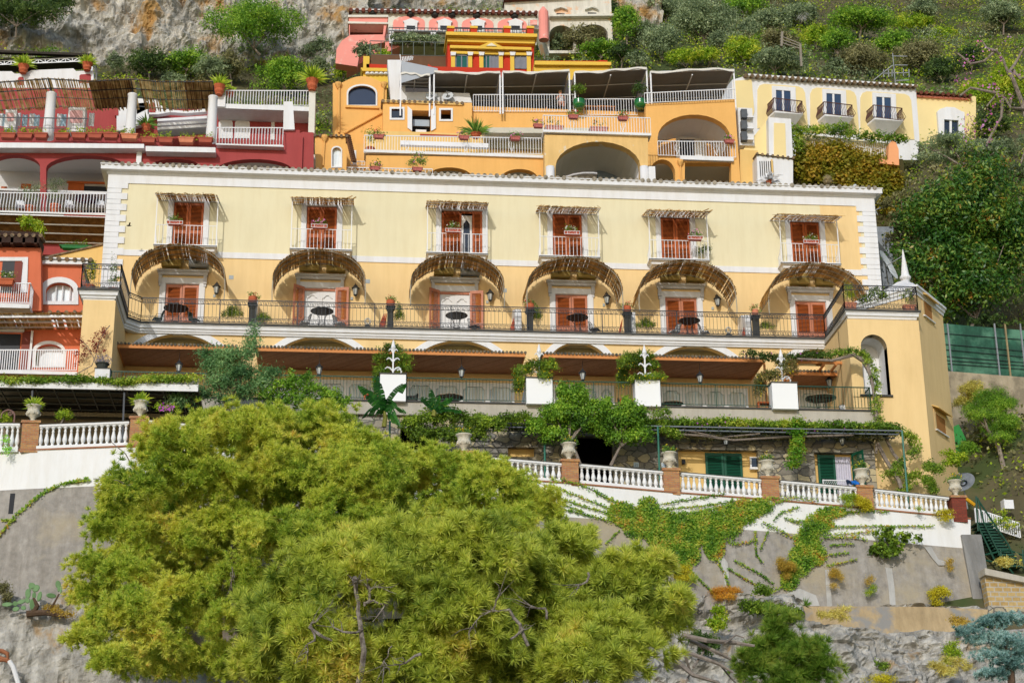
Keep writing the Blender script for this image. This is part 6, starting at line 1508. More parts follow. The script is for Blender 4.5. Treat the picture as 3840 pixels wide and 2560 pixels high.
# --- climbing plants of the hotel front
def vine(name,label,pts,Y,rx,ry,lm,n=None,size=.1,dens=.8,group=None,wood=None,fl=None,asp=.6):
    bl=[]
    for (a,b),(c,d) in zip(pts[:-1],pts[1:]):
        L=math.hypot(c-a,d-b); k=max(1,int(L/(min(rx,ry)*1.1)))
        for i in range(k): s=i/k; bl.append(B(a+(c-a)*s+rng.uniform(-4,4),b+(d-b)*s+rng.uniform(-4,4),rx*rng.uniform(.7,1.2),ry*rng.uniform(.6,1.25),Y+rng.uniform(-.15,.15),.8))
    def ex(T):
        if wood:
            m=MB()
            for P,r in wood: m.tube([at(a,b,Y+.05*math.sin(i*1.7)) for i,(a,b) in enumerate(P)],r,6)
            m.build('stem',BARK,T)
        if fl:
            C=np.concatenate([np.array(b_[:3])+rng.normal(0,1,(fl[1],3))*np.array(b_[3:6])*.7 for b_ in bl if rng.random()<fl[2]]+[np.zeros((0,3))]); m=MB(); leaves(m,C-np.array((0,.1,0)),rng.normal(0,1,C.shape)+np.array((0,-1,0)),.08,.8); m.build('flowers',fl[0],T)
    return tree(name,label,'vine',bl,lm,size=size,dens=dens,group=group,extra=ex,asp=asp)
PV=vine('bougainvillea_vine','leafy vine lying along the pergola pipes from the citrus trees to the corner post',[(1850,1590),(2250,1575),(2480,1590),(2700,1588),(3000,1598),(3380,1605)],-8.6,30,18,VINE_L,size=.11,dens=.75,fl=(L_PURP,4,.18),wood=[([(2500,1625),(2620,1632),(2750,1650),(2900,1640),(3050,1635),(3200,1630)],.05),([(2560,1610),(2700,1640),(2850,1625)],.035)])
vine('pergola_foliage','shady mass of vine leaves over the pergola between stone wall and pipes',[(1900,1600),(2300,1598),(2700,1612),(3100,1618),(3330,1622)],-8.0,40,13,L_DARK,size=.12,dens=1.0)
vine('pergola_foliage','low fringe of brownish twigs hanging under the pergola pipes',[(2480,1632),(2700,1640),(2900,1640),(3100,1636),(3320,1640)],-7.8,34,12,BROWN_L,size=.1,dens=.6)
vine('vine_curtain','column of green and russet leaves hanging from the pergola between the two doors',[(2985,1590),(2992,1690),(2975,1745),(2995,1790)],-9.0,32,26,leafmat('vine_russet',[(.1,'#2f5a14'),(.5,'#5a7d1e'),(.8,'#8a7a28'),(.97,'#8a4a24')]),size=.1,dens=1.1)
vine('vine_curtain','hanging leaves at the pergola end left of the post and its lantern',[(2480,1560),(2500,1620),(2560,1640)],-9.0,34,26,VINE_L,size=.1,dens=.8)
vine('climbing_vine','woody climber rising from the corner post over the white plinth to the niche',[(3120,1330),(3200,1322),(3240,1330),(3275,1390),(3290,1450),(3285,1530),(3300,1590)],-7.9,17,15,VINE_L,size=.09,dens=.7,wood=[([(3290,1600),(3284,1520),(3272,1440),(3262,1400),(3240,1352),(3200,1330),(3120,1352),(2990,1345)],[.1,.08,.08,.1,.14,.1,.07,.05]),([(3262,1400),(3245,1360),(3230,1335)],.08)])
vine('climbing_vine','vine over the end of the tiled canopy and the bare pergola frame',[(2800,1325),(2880,1345),(2960,1345),(3060,1330),(3130,1340)],-5.8,20,15,L_DARK,size=.09,dens=.7,fl=(L_PURP,3,.25))
vine('climbing_vine','sprawling climber with grey stems at the right of the stone wall and corner post',[(3300,1610),(3420,1640),(3440,1690),(3330,1780),(3440,1790),(3360,1870)],-7.8,24,22,VINE_L,size=.1,dens=.55,wood=[([(3290,1660),(3320,1720),(3370,1800),(3380,1830)],.1),([(3320,1640),(3350,1700),(3400,1760)],.08),([(3280,1590),(3290,1650),(3285,1700)],.07)])
vine('ivy_fringe','ivy leaves trailing over the white front beam of the glass pergola',[(-20,1430),(120,1430),(300,1425),(420,1435),(560,1425),(745,1418)],-11.3,26,13,VINE_L,size=.1,dens=1.1)
vine('bougainvillea_vine','bare twigs with dark red blossom climbing the left yellow pier',[(290,1370),(310,1280),(300,1340),(350,1320),(345,1270),(395,1235),(360,1310),(410,1310)],-7.2,14,11,leaf3('dull_red_leaf','#5a3a1c','#84302c','#a83a3c',gain=1.2),size=.08,dens=.16,wood=[([(290,1400),(345,1370),(360,1330),(368,1290),(395,1240),(412,1220)],.022),([(355,1350),(330,1300),(300,1270)],.018)])
vine('hanging_fern','small green tuft hanging from the left balustrade foot',[(20,1655),(25,1695),(18,1720)],-14.1,13,14,leaf3('fern','#4f7a2a','#76a03c','#9cb85c'),size=.09,dens=.6)
# greenery columns and flowering plants on the plinths
def plinth(i,x0,x1,t,lab,lab2,leafblobs,lm,fl,n_fl,fin=True):
    yt=YT-.32; a,b=X(x0,1460,yt),X(x1,1460,yt); zt=Z((x0+x1)/2,t,yt)
    T=thing('white_plinth',lab,'plinth',((a+b)/2,yt+.4,26.6),'white plinths on the terrace edge')
    m=MB(); m.box(a,b,yt,yt+.75,26.55,zt-.06); m.add([(b-.02,yt+.7,26.7),(b-.02,-3.2,26.7),(b-.02,-3.2,27.0),(b-.02,yt+.7,zt-.06),(b-.14,yt+.7,26.7),(b-.14,-3.2,26.7),(b-.14,-3.2,27.0),(b-.14,yt+.7,zt-.06)] if i>1 else [(a+.14,yt+.7,26.7),(a+.14,-3.2,26.7),(a+.14,-3.2,27.0),(a+.14,yt+.7,zt-.06),(a+.02,yt+.7,26.7),(a+.02,-3.2,26.7),(a+.02,-3.2,27.0),(a+.02,yt+.7,zt-.06)],[(0,1,2,3),(7,6,5,4),(3,2,6,7)]); m.build('block',mat('bright_white_block','#f0f0ee',.7,.02,1),T)
    m=MB(); m.box(a-.04,b+.04,yt-.04,yt+.8,zt-.06,zt); m.build('slate_cap',DSTONE,T)
    if leafblobs: 
        def ex(TT):
            if fl is not None:
                bb=[b_ for b_ in leafblobs]; C=np.concatenate([np.array(b_[:3])+unit(rng.normal(0,1,(n_fl,3))*np.array((1,1,1))-np.array((0,.7,0)))*np.array(b_[3:6])*rng.uniform(.85,1.1,(n_fl,1)) for b_ in bb]); m=MB(); leaves(m,C,rng.normal(0,1,C.shape)+np.array((0,-1,0)),.085,.9); m.build('flowers',fl,TT)
        tree('flowering_shrub',lab2,'shrub',leafblobs,lm,size=.09,dens=.9,extra=ex,group='shrubs on the white plinths')
    return a,b,zt,yt
def finial(x,z,y,lab,h=1.5):
    T=thing('iron_finial',lab,'finial',(x,y,z),'white iron finials on the plinths'); 
    m=MB(); m.bar((x,y,z),(x,y,z+h*.8),.07); m.lathe((x,y,z+h*.72),[(.03,0),(.12,.12*h),(.02,.36*h)],8)
    m.build('spike',WHITE2,T)
    for zz,s in ((.75,.22),(.48,.32),(.2,.4)):
        for sg in (-1,1):
            m=MB(); P=[(x,y,z+h*zz-.14),(x+sg*s*.35,y,z+h*zz+.02),(x+sg*s*.7,y,z+h*zz+.07),(x+sg*s,y,z+h*zz-.02)]; m.tube(P,[.035,.045,.04,.02],6); m.build('curled_arm',WHITE2,T)
    m=MB(); m.tube([(x+.15,y,z+.02),(x+.35,y,z+.05),(x+.42,y,z+.2),(x+.32,y,z+.32),(x+.2,y,z+.25)],.035,6)
    m.build('scroll',WHITE2,T)
yb=-7.0
def PB(*a): return [B(x,y,rx,ry,Y) for x,y,rx,ry,Y in a]
r0=plinth(0,1425,1522,1398,'white plinth behind the banana plant','dense green climber behind the finial left of centre',PB((1440,1350,38,30,-6),(1500,1350,45,30,-6),(1470,1310,35,24,-6),(1430,1400,30,40,-5.8),(1415,1440,16,40,-5),(1515,1385,30,30,-6)),L_SHRUB,L_ORANGEF,5)
r1_=plinth(1,1974,2072,1413,'white plinth above the left citrus tree','bushy shrub full of small yellow orange flowers, the largest on the plinths',PB((1960,1400,35,35,-7.4),(2010,1380,45,32,-7.6),(2060,1380,35,32,-7.6),(1945,1450,20,50,-7.4),(2040,1415,30,24,-7.9)),L_SHRUB,L_ORANGEF,26)
r2_=plinth(2,2382,2476,1420,'white plinth left of the rightmost long canopy bay','tall green climber with yellow flowers spilling over the white plinth',PB((2360,1370,40,50,-6.2),(2410,1350,45,35,-6.2),(2440,1380,35,30,-6.2),(2335,1430,20,60,-5.5),(2390,1425,35,18,-7.8),(2440,1420,40,18,-7.8),(2470,1415,25,15,-7.8)),L_SHRUB,L_ORANGEF,20)
r3_=plinth(3,2895,2990,1431,'rightmost white plinth beside the round mosaic table','mixed green and bronze shrub with orange flowers on the rightmost plinth',PB((2870,1420,28,30,-6.5),(2900,1410,30,22,-7.7),(2960,1390,35,40,-7.4),(2850,1460,22,45,-6),(2930,1360,25,30,-7)),leaf3('bronze_green','#33421c','#5a5a2c','#7d5a44'),L_ORANGEF,12)
for (px,py),r,lb in (((1474,1340),r0,'white fleur-de-lis finial behind the banana plant, partly in green leaves'),((2022,1330),r1_,'white finial rising out of the yellow flowered shrub'),((2418,1345),r2_,'white finial with two full pairs of curled arms, centre right'),((2931,1360),r3_,'white finial on the rightmost plinth')):
    y=r[3]+.35; finial(X(px,py+20,y),r[2],y,lb,1.75 if r is r2_ else 1.7)
# small plinth with lavender bowl at the far left, juniper's white post
yt=YT-.3; a,b=X(355,1400,yt),X(411,1400,yt); T=thing('white_plinth','small white plinth with a dark bowl before the left yellow pier','plinth',((a+b)/2,yt+.3,26.5),'white plinths on the terrace edge'); zt=Z(383,1379,yt); m=MB(); m.box(a,b,yt,yt+.6,26.2,zt-.04); m.build('block',WHITE,T); m=MB(); m.box(a-.03,b+.03,yt-.03,yt+.63,zt-.04,zt); m.build('slate_cap',DSTONE,T)
def potted(name,label,px,py,Y,r,h,mt,blobs,lm,group=None,prof=None,cat='potted plant',size=.08,dens=1.,fl=None,nf=10,grass=None,z=None,asp=.5):
    x,_,zz=at(px,py,Y); zz=zz if z is None else z; T=thing(name,label,cat,(x,Y,zz),group)
    prof=prof or [(r*.62,0),(r*.66,.02),(r*.88,h*.78),(r,h*.8),(r,h),(r*.86,h),(r*.8,h*.9)]
    m=MB(); m.lathe((x,Y,zz),prof,14); m.build('pot',mt,T,smooth=False)
    if blobs:
        bl=[(x+bx_*r,Y+by_*r,zz+h+bz_*r,sx*r,sx*r,sz*r) for bx_,by_,bz_,sx,sz in blobs]; area=sum(q[3]*q[5] for q in bl)*3.2; n=int(area*dens/(size*size*asp)*2.4); C,N=clumps(bl,max(4,n//8),8,size*.8,inner=.4); m=MB(); leaves(m,C,N,size,asp); m.build('foliage',lm,T)
        if fl is not None: C,N=clumps(bl,nf,2,size*.5,inner=.9); m=MB(); leaves(m,C,N-np.array((0,1.,0)),size*1.1,.9); m.build('flowers',fl,T)
    if grass: m=MB(); spikes(m,(x,Y,zz+h),grass[0],grass[1],grass[2],grass[3],grass[4]); m.build('foliage',lm,T)
    return T
potted('lavender_bowl','dark stone bowl of grey lavender on the small left plinth',383,1378,YT-.02,.33,.32,mat('dark_bowl','#3f423c',.8,.2,5),[(0,0,.4,1.0,.7),(.6,0,.3,.6,.5),(-.6,0,.3,.6,.5)],leaf3('lavender','#4a4650','#6a6570','#8a8590'),size=.09,z=Z(383,1379,yt))
# the citrus trees, hedge and juniper in front of the terrace
tree('citrus_tree','left citrus tree with upright shoots in front of the dark archway','tree',PB((2140,1560,75,60,-9.6),(2080,1560,55,45,-9.8),(2150,1500,55,60,-9.8),(2190,1600,60,50,-9.6),(2080,1640,50,40,-9.6),(2230,1545,45,45,-9.8),(2010,1610,35,40,-9.6),(2110,1480,18,45,-9.8),(2180,1480,18,40,-9.8)),BRIGHT_L,size=.13,dens=1.3,trunk=at(2175,1740,-9.5),group='citrus trees')
tree('citrus_tree','right citrus tree with upright shoots, between the archway and the green post','tree',PB((2340,1590,75,60,-9.4),(2300,1580,55,45,-9.6),(2370,1560,55,50,-9.6),(2400,1640,45,40,-9.6),(2320,1650,50,35,-9.5),(2275,1530,18,40,-9.8),(2350,1530,22,40,-9.8),(2260,1620,35,40,-9.5)),BRIGHT_L,size=.13,dens=1.3,trunk=at(2290,1745,-9.5),group='citrus trees')
tree('citrus_hedge','dense dark green citrus hedge right of the banana plants under the terrace','hedge',PB((1540,1600,40,40,-10),(1610,1580,50,40,-10),(1700,1570,60,40,-10),(1790,1590,55,40,-10),(1850,1600,45,35,-10),(1580,1640,50,40,-9.8),(1680,1640,60,45,-9.8),(1780,1640,50,40,-9.8),(1640,1530,35,22,-10.2),(1900,1570,40,22,-9.8),(1960,1565,30,18,-9.6)),L_SHRUB,size=.12,dens=1.2)
tree('green_hedge','upright leafy green hedge behind the pine top, below the terrace railing','hedge',PB((1000,1490,40,40,-10),(1060,1460,45,40,-10),(1120,1450,45,40,-10),(1180,1470,45,35,-10),(1240,1490,40,35,-10),(1290,1510,30,25,-10),(1100,1510,90,40,-9.8),(1230,1530,70,30,-9.8),(1090,1420,14,30,-10),(1155,1420,14,30,-10)),BRIGHT_L,size=.12,dens=.8)
jun=leaf3('juniper_needles','#2f4c2a','#557a48','#8fa870',gain=1.8)
def juniper():
    bl=PB((952,1240,12,30,-10.3),(945,1290,20,30,-10.3),(930,1330,30,28,-10.3),(860,1340,60,38,-10.3),(800,1380,45,35,-10.3),(770,1330,25,22,-10.3),(900,1400,60,40,-10.2),(830,1440,60,35,-10.2),(980,1440,50,35,-10),(920,1470,60,32,-10),(760,1480,35,24,-10.2),(1020,1400,45,16,-10.1),(675,1505,36,16,-10.6),(655,1490,24,14,-10.6),(840,1500,40,22,-10.2))
    tree('juniper_tree','blue green juniper tree rising before the left canopy bays','tree',bl,jun,size=.17,dens=1.3,trunk=at(905,1560,-10.2),asp=.22,inner=.3,lump=.35,bark=BARKD,spread=.16)
juniper()
# banana plants
def banana(label,px,py,Y,lv,h):
    p=np.array(at(px,py,Y)); T=thing('banana_plant',label,'plant',tuple(p),'banana plants'); m=MB()
    for (dx,dz,L,w,bend) in lv:
        d=unit(np.array((dx,-.25+rng.uniform(-.2,.2),dz))); s=unit(np.cross(d,np.array((0,1.,.15)))); n=14; Cc=[];Wd=[]
        for i in range(n+1):
            t=i/n; Cc.append(p+np.array((0,0,h))+d*L*t+np.array((0,-.1*t,-bend*1.5*t*t))); Wd.append(w*.85*math.sin(math.pi*min(1,.12+t*.86))**.6*(1 if i<n else .1))
        m.tube(Cc,[.022*(1-.8*i/n) for i in range(n+1)],4)
        for sg in (-1,1):
            dr=0.
            for i in range(n):
                if rng.random()<.45: dr=rng.uniform(-.02,.1)
                if rng.random()<.08: continue
                g0=s*sg*Wd[i]+np.array((0,.04,-dr))+d*.04; g1=s*sg*Wd[i+1]+np.array((0,.04,-dr))+d*.04
                m.add([Cc[i],Cc[i+1],Cc[i+1]*.97+.03*Cc[i]+g1,Cc[i]*.97+.03*Cc[i+1]+g0],[(0,1,2,3)])
    m.build('leaf_blades',leafmat('banana_leaf',[(.1,'#14381a'),(.5,'#255a20'),(.9,'#3f7a28')],rough=.35,trans=.3,gain=1.1),T)
    m=MB(); m.tube([p,p+np.array((.05,0,h*.6)),p+np.array((0,0,h))],[.12,.1,.07],7); m.build('stem',mat('banana_stem','#7a7a30',.7,.2,3),T)
banana('tall banana plant with torn leaves in front of the white plinth',1440,1600,-10.4,[(-1.0,1.1,1.9,.28,.2),(-.35,1.3,1.9,.27,.1),(.75,1.25,1.9,.3,.25),(.9,.5,1.2,.26,.5),(-.9,.35,1.2,.3,.6),(.1,.8,1.0,.34,.3),(.4,-.1,.9,.3,.5),(-.3,.1,.9,.32,.6)],.75)
banana('smaller banana plant rising from the dark citrus hedge',1625,1560,-10.5,[(-.15,1.2,1.1,.2,.1),(-.6,.8,1.0,.2,.2),(.7,.55,1.2,.16,.15),(.9,.15,1.3,.15,.2),(.3,.9,.9,.18,.1)],.3)
# bushes by the left pergola
tree('bush','small round yellowish tree under the glass pergola','bush',PB((240,1560,30,22,-12)),LIME_L,size=.09,dens=.9,trunk=at(215,1600,-12))
tree('bush','yellow bush at the left picture edge behind the balustrade','bush',PB((15,1575,30,22,-12.4)),LIME_L,size=.09,dens=.9)
tree('bougainvillea','purple flowered bush on the balustrade left of the pine top','bush',PB((640,1535,28,20,-14.3),(600,1530,18,16,-14.3)),LIME_L,size=.09,dens=.7,extra=lambda T:(lambda m:(leaves(m,np.array([at(rng.uniform(595,655),rng.uniform(1510,1540),-14.6) for _ in range(60)]),rng.normal(0,1,(60,3)),.08,.9),m.build('flowers',L_PURP,T)))(MB()))
# --- ivy on the retaining wall
def wallpt(px,py):
    # depth of the wall face at this pixel
    xs_=[p[0] for p in WP]; Yt=np.interp(px,xs_,[p[2] for p in WP]); yt_=np.interp(px,xs_,[p[1] for p in WP]); yb_=np.interp(px,[b[0] for b in BOT],[b[1] for b in BOT]); t=min(1,max(0,(py-yt_)/(yb_-yt_)))
    return at(px,py,Yt-.9*t-.06)
IVY=leafmat('ivy_leaf',[(.1,'#3c5e16'),(.4,'#5f8424'),(.75,'#98a03a'),(.97,'#a8702e')],ns=1.4,gain=1.7)
T=thing('ivy','ivy sprawling in strands and a dense mat over the right retaining wall','ivy',wallpt(2600,2100)); m=MB(); st=MB()
dense=[(2330,1925,55,45),(2400,1960,70,60),(2480,1980,70,70),(2560,2000,70,80),(2640,1980,70,70),(2720,1960,70,60),(2790,1920,60,45),(2850,1900,50,30),(2500,2060,60,50),(2580,2080,45,45),(2430,1900,40,40),(2680,2050,40,50),(3030,2030,50,60),(3070,1960,55,40),(3000,2100,45,60),(3120,1920,60,22),(2960,2170,35,45),(3060,2080,40,40)]
C=[];N=[]
for px,py,rx,ry in dense:
    n=int(rx*ry*.55)
    for _ in range(n):
        a=rng.uniform(0,2*math.pi);r=rng.uniform(0,1)**.5; r*=rng.uniform(.8,1.15); C.append(wallpt(px+rx*r*math.cos(a),py+ry*r*math.sin(a)))
def strand(P,w=6,d=1.):
    pts=[];
    for (a,b),(c,e) in zip(P[:-1],P[1:]):
        L=math.hypot(c-a,e-b); n=int(L*d*.7)
        for i in range(n):
            s=i/max(1,n); C.append(wallpt(a+(c-a)*s+rng.normal(0,w*.5),b+(e-b)*s+rng.normal(0,w*.5)))
    st.tube([np.array(wallpt(a,b))+np.array((0,.03,0)) for a,b in P],.012,4)
for P,w in [([(2100,1795),(2200,1825),(2300,1880)],10),([(2060,1815),(2180,1865),(2300,1910)],7),([(2050,1850),(2180,1895),(2290,1925)],7),([(2060,1895),(2200,1930),(2280,1950)],6),([(2090,1880),(2190,1920)],5),([(2240,1850),(2330,1890)],8),
 ([(2480,1890),(2600,1870),(2720,1850)],7),([(2480,1910),(2640,1895),(2800,1870)],7),([(2500,1930),(2640,1915),(2760,1885)],6),([(2700,1900),(2850,1870),(2990,1865),(3070,1880)],10),([(2760,1935),(2850,1905),(2950,1875)],7),([(2900,1950),(2930,1920),(3000,1900)],6),
 ([(2860,1960),(2930,1990),(3000,2030)],9),([(2940,1940),(3000,1965),(3060,1970)],5),([(3090,1950),(3180,1920),(3260,1915),(3330,1918)],5),([(3110,1975),(3250,1972),(3380,1972),(3500,1972)],5),([(3080,2005),(3180,2000),(3290,1990)],8),([(3090,2015),(3220,2012),(3250,2025)],6),([(3110,2045),(3170,2038),(3205,2038)],5),([(3110,2080),(3180,2072)],5),([(3100,2120),(3160,2110),(3215,2095)],5),([(2970,1950),(3040,1955)],4),
 ([(2700,2020),(2760,2040),(2840,2025)],7),([(2570,2120),(2640,2190),(2690,2240)],5),([(2680,2080),(2720,2160),(2740,2220)],6),([(2750,2100),(2850,2150),(2900,2190)],6),([(2730,2130),(2830,2190)],5),([(2830,1990),(2835,2080),(2860,2110)],5),([(2380,2060),(2480,2120)],5),([(2320,1990),(2270,2040)],5),([(2880,1990),(2850,2060)],5),([(2950,2190),(2870,2230)],6)]: strand(P,w)
C=np.array(C); leaves(m,C-np.abs(rng.normal(0,.07,(len(C),1)))*np.array((0,1,0)),np.tile(np.array((0.,-1,.35)),(len(C),1)),.09,.8,tilt=.7); m.build('leaves',IVY,T); st.build('stems',BARKD,T)
T=thing('ivy','single ivy strand curving over the left retaining wall','ivy',wallpt(60,1950)); C=[];m=MB();st=MB()
for P,w in [([(-5,2010),(50,1940),(110,1890),(170,1840),(230,1815),(330,1792)],7),([(5,1950),(60,1950)],4),([(250,1810),(340,1800)],3)]: strand(P,w,1.2)
C=np.array(C); leaves(m,C-np.abs(rng.normal(0,.07,(len(C),1)))*np.array((0,1,0)),np.tile(np.array((0.,-1,.35)),(len(C),1)),.1,.8,tilt=.45); m.build('leaves',IVY,T); st.build('stems',BARKD,T)
PALEC=mat('pale_cement','#b9b7b1',.95,.12,2,.3,12,streak=.2)
for P in ([(3095,2135),(3110,2135),(3121,2270),(3103,2275),(3098,2200)],[(3320,2125),(3345,2130),(3355,2200),(3360,2270),(3338,2270),(3332,2190)],[(3468,2050),(3492,2048),(3520,2095),(3548,2105),(3546,2118),(3520,2118),(3496,2090)],[(2955,2215),(3000,2205),(3060,2230),(3075,2270),(2950,2272)],[(2685,2070),(2700,2065),(2730,2110),(2735,2160),(2720,2200),(2712,2150),(2690,2110)]):
    m=MB(); V=[np.array(wallpt(a,b))+np.array((0,.025,0)) for a,b in P]; n=len(V); V+= [v+np.array((0,.06,0)) for v in V]; m.add(V,[tuple(range(n))]+[(i,(i+1)%n,(i+1)%n+n,i+n) for i in range(n)]); m.build('cement_run',PALEC,RW)
for a,b,c,d in ((30,1848,24,1925),(60,1848,52,1925),(365,1858,360,1955),(393,1858,388,1955)): pass
for P in ([(38,1848),(57,1848),(48,1925),(30,1925)],[(368,1858),(393,1858),(386,1955),(358,1955)]):
    m=MB(); V=[np.array(wallpt(a,b))+np.array((0,.035,0)) for a,b in P]; V+=[v+np.array((0,.3,0)) for v in V]; m.add(V,[(0,1,2,3)]+[(i,(i+1)%4,(i+1)%4+4,i+4) for i in range(4)]); m.build('drain_slot',DARKIN,RW)
# shrubs growing out of the wall and rocks
def wp(px,py,d=.35): p=wallpt(px,py); return p[1]-d
def wshrub(label,px,py,rx,ry,lm,size=.09,asp=.3,dens=1.,n=6,fl=None,Y=None,name='shrub'):
    Y=Y if Y is not None else wp(px,py,.4)
    def ex(T):
        if fl is not None: C=np.array([at(px+rng.uniform(-.9,.9)*rx,py+rng.uniform(-.9,.9)*ry,Y-.3) for _ in range(int(rx*ry*.05))]); m=MB(); leaves(m,C,rng.normal(0,1,C.shape),size,.8); m.build('flowers',fl,T)
    return tree(name,label,'shrub',multi(px,py,rx,ry,Y,n,.5),lm,size=size,dens=dens,asp=asp,extra=ex,group='shrubs rooted in the wall and rocks')
YEL=leaf3('yellow_broom','#6a6a14','#978d1e','#bfa62c')
wshrub('round golden yellow bush hanging on the balustrade pier above the white wall',3232,1895,42,40,YEL,dens=1.3)
wshrub('pale yellow wispy bush left of the round golden bush',3180,1870,30,30,LIME_L)
wshrub('yellow green bush under the dark red end pier',3540,1935,38,26,YEL)
wshrub('tiny green tuft in the last baluster run',3450,1910,16,12,LIME_L,n=3)
wshrub('leafy fig bush casting a shadow on the cement wall',3340,2050,65,70,L_SHRUB,size=.17,asp=.75,dens=.9,n=8,name='fig_bush')
wshrub('spray of fig leaves reaching right above the wall shadow',3400,2020,50,20,L_SHRUB,size=.16,asp=.75,n=5,name='fig_bush')
wshrub('yellow broom bush at the right foot of the cement wall',3515,2230,48,42,YEL)
wshrub('brown tipped wispy broom under the ivy fork',3135,2170,26,34,leaf3('dry_broom','#6a5a24','#8f7a30','#aa9440'),asp=.15)
wshrub('little dry broom in the middle of the cement wall',3260,2170,13,22,leaf3('dry_broom','#6a5a24','#8f7a30','#aa9440'),asp=.15,n=4)
wshrub('yellow green weed above the ledge, centre right',3270,2215,20,24,LIME_L,asp=.2,n=4)
wshrub('rust coloured dry tuft beside the pale cement patch',3565,2115,20,26,leaf3('dry_broom','#6a5a24','#8f7a30','#aa9440'),asp=.2,n=4)
wshrub('tall yellow broom left of the ivy column',2955,2140,40,60,leaf3('dry_broom','#6a5a24','#8f7a30','#aa9440'),asp=.15)
wshrub('orange brown dried fern cushion under the ivy tail',2720,2235,62,34,leaf3('rust_fern','#7a5a18','#a07424','#b88c30'),asp=.15)
wshrub('yellow bush half behind the pine below the ivy mat',2560,2180,35,60,YEL,asp=.3)
wshrub('glossy green bush on the ledge right of the pine',2850,2260,80,60,L_SHRUB,size=.12,Y=-14.6,n=9,asp=.5)
wshrub('green bush at the left end of the tan footing wall',2970,2300,50,40,L_SHRUB,size=.11,Y=-14.2,asp=.5)
wshrub('lime coloured leafy shrub between the pine and the green bush',2700,2330,50,60,LIME_L,size=.12,Y=-15,asp=.45,n=7)
wshrub('dark green shrub beneath the lime coloured one',2640,2420,60,60,L_DARK,size=.12,Y=-15.5,asp=.45,n=7)
wshrub('yellow grass tussock on the rocks right of the little pine',3130,2300,55,30,leaf3('straw2','#7a7434','#a0944c','#bcae68'),asp=.08,size=.3,Y=-14.6)
wshrub('dry straw coloured tussock in the rock hollow at the lower right',3560,2510,70,45,leaf3('straw2','#7a7434','#a0944c','#bcae68'),asp=.08,size=.3,Y=-17)
wshrub('yellow green bush on the rocks beside the blue cedar',3580,2450,40,50,LIME_L,size=.1,Y=-16.8,asp=.4)
wshrub('sparse weeds on the rock left of the little pine roots',3090,2420,35,50,LIME_L,size=.1,Y=-15.5,asp=.3,dens=.6)
wshrub('yellow shoots at the bottom of the rocks',3290,2545,70,20,YEL,size=.1,Y=-17.5,asp=.25,dens=.7)
wshrub('feathery bush half hiding the green plastic sheet behind the turret',3640,1690,50,45,BRIGHT_L,size=.13,Y=-5,asp=.2,dens=.8)
wshrub('scrubby weeds left of the prickly pear at the left edge',20,2240,40,50,BROWN_L,size=.1,Y=-15.6,asp=.4)
wshrub('rusty dry weeds behind the prickly pear',230,2290,60,22,leaf3('dry_broom','#6a5a24','#8f7a30','#aa9440'),size=.1,Y=-15.5,asp=.3)
# prickly pear
T=thing('prickly_pear','prickly pear cactus with flat green pads on the ledge at the lower left','cactus',at(140,2290,-15.7)); m=MB()
def pad(px,py,rx,ry,ang,Y=-15.8,yaw=0.):
    p=np.array(at(px,py,Y)); s=mpp(px,py,Y); n=12; F=[];V=[]
    ca,sa=math.cos(ang),math.sin(ang); cy_,sy_=math.cos(yaw),math.sin(yaw)
    for w,k in ((-.03,.85),(0,1),(.03,.85)):
        for i in range(n):
            t=2*math.pi*i/n; u=rx*s*k*math.cos(t); v=ry*s*k*math.sin(t); uu=u*ca-v*sa; vv=u*sa+v*ca; V.append(p+np.array((uu*cy_-w*sy_,uu*sy_+w*cy_,vv)))
    for r in range(2):
        for i in range(n): F.append((r*n+i,r*n+(i+1)%n,(r+1)*n+(i+1)%n,(r+1)*n+i))
    F.append(tuple(range(n-1,-1,-1))); F.append(tuple(range(2*n,3*n))); m.add(V,F)
for a in [(27,2265,22,9,0),(57,2262,10,10,.3),(80,2255,18,9,.3),(60,2282,14,10,.2),(88,2278,12,9,-.3),(105,2225,12,20,.2),(120,2195,14,12,-.3),(135,2205,16,14,.5),(148,2235,10,20,-.2),(120,2265,10,22,.1),(128,2232,8,14,0),(102,2250,10,12,.6),(113,2200,5,18,.1),(192,2232,20,10,0),(220,2205,5,14,0),(228,2210,5,16,.1),(218,2190,10,16,.2)]: pad(*a,yaw=rng.uniform(-.5,.5))
m.build('pads',mat('cactus_green','#6d8f5e',.6,.12,6),T); m=MB(); m.tube([at(120,2300,-15.7),at(140,2270,-15.75),at(125,2240,-15.8)],[.14,.1,.05],7); m.tube([at(170,2300,-15.7),at(200,2265,-15.75),at(222,2225,-15.8)],[.08,.05,.03],6); m.tube([at(100,2300,-15.7),at(170,2295,-15.7),at(240,2310,-15.7)],[.15,.12,.06],7); m.build('woody_stem',BARKD,T)
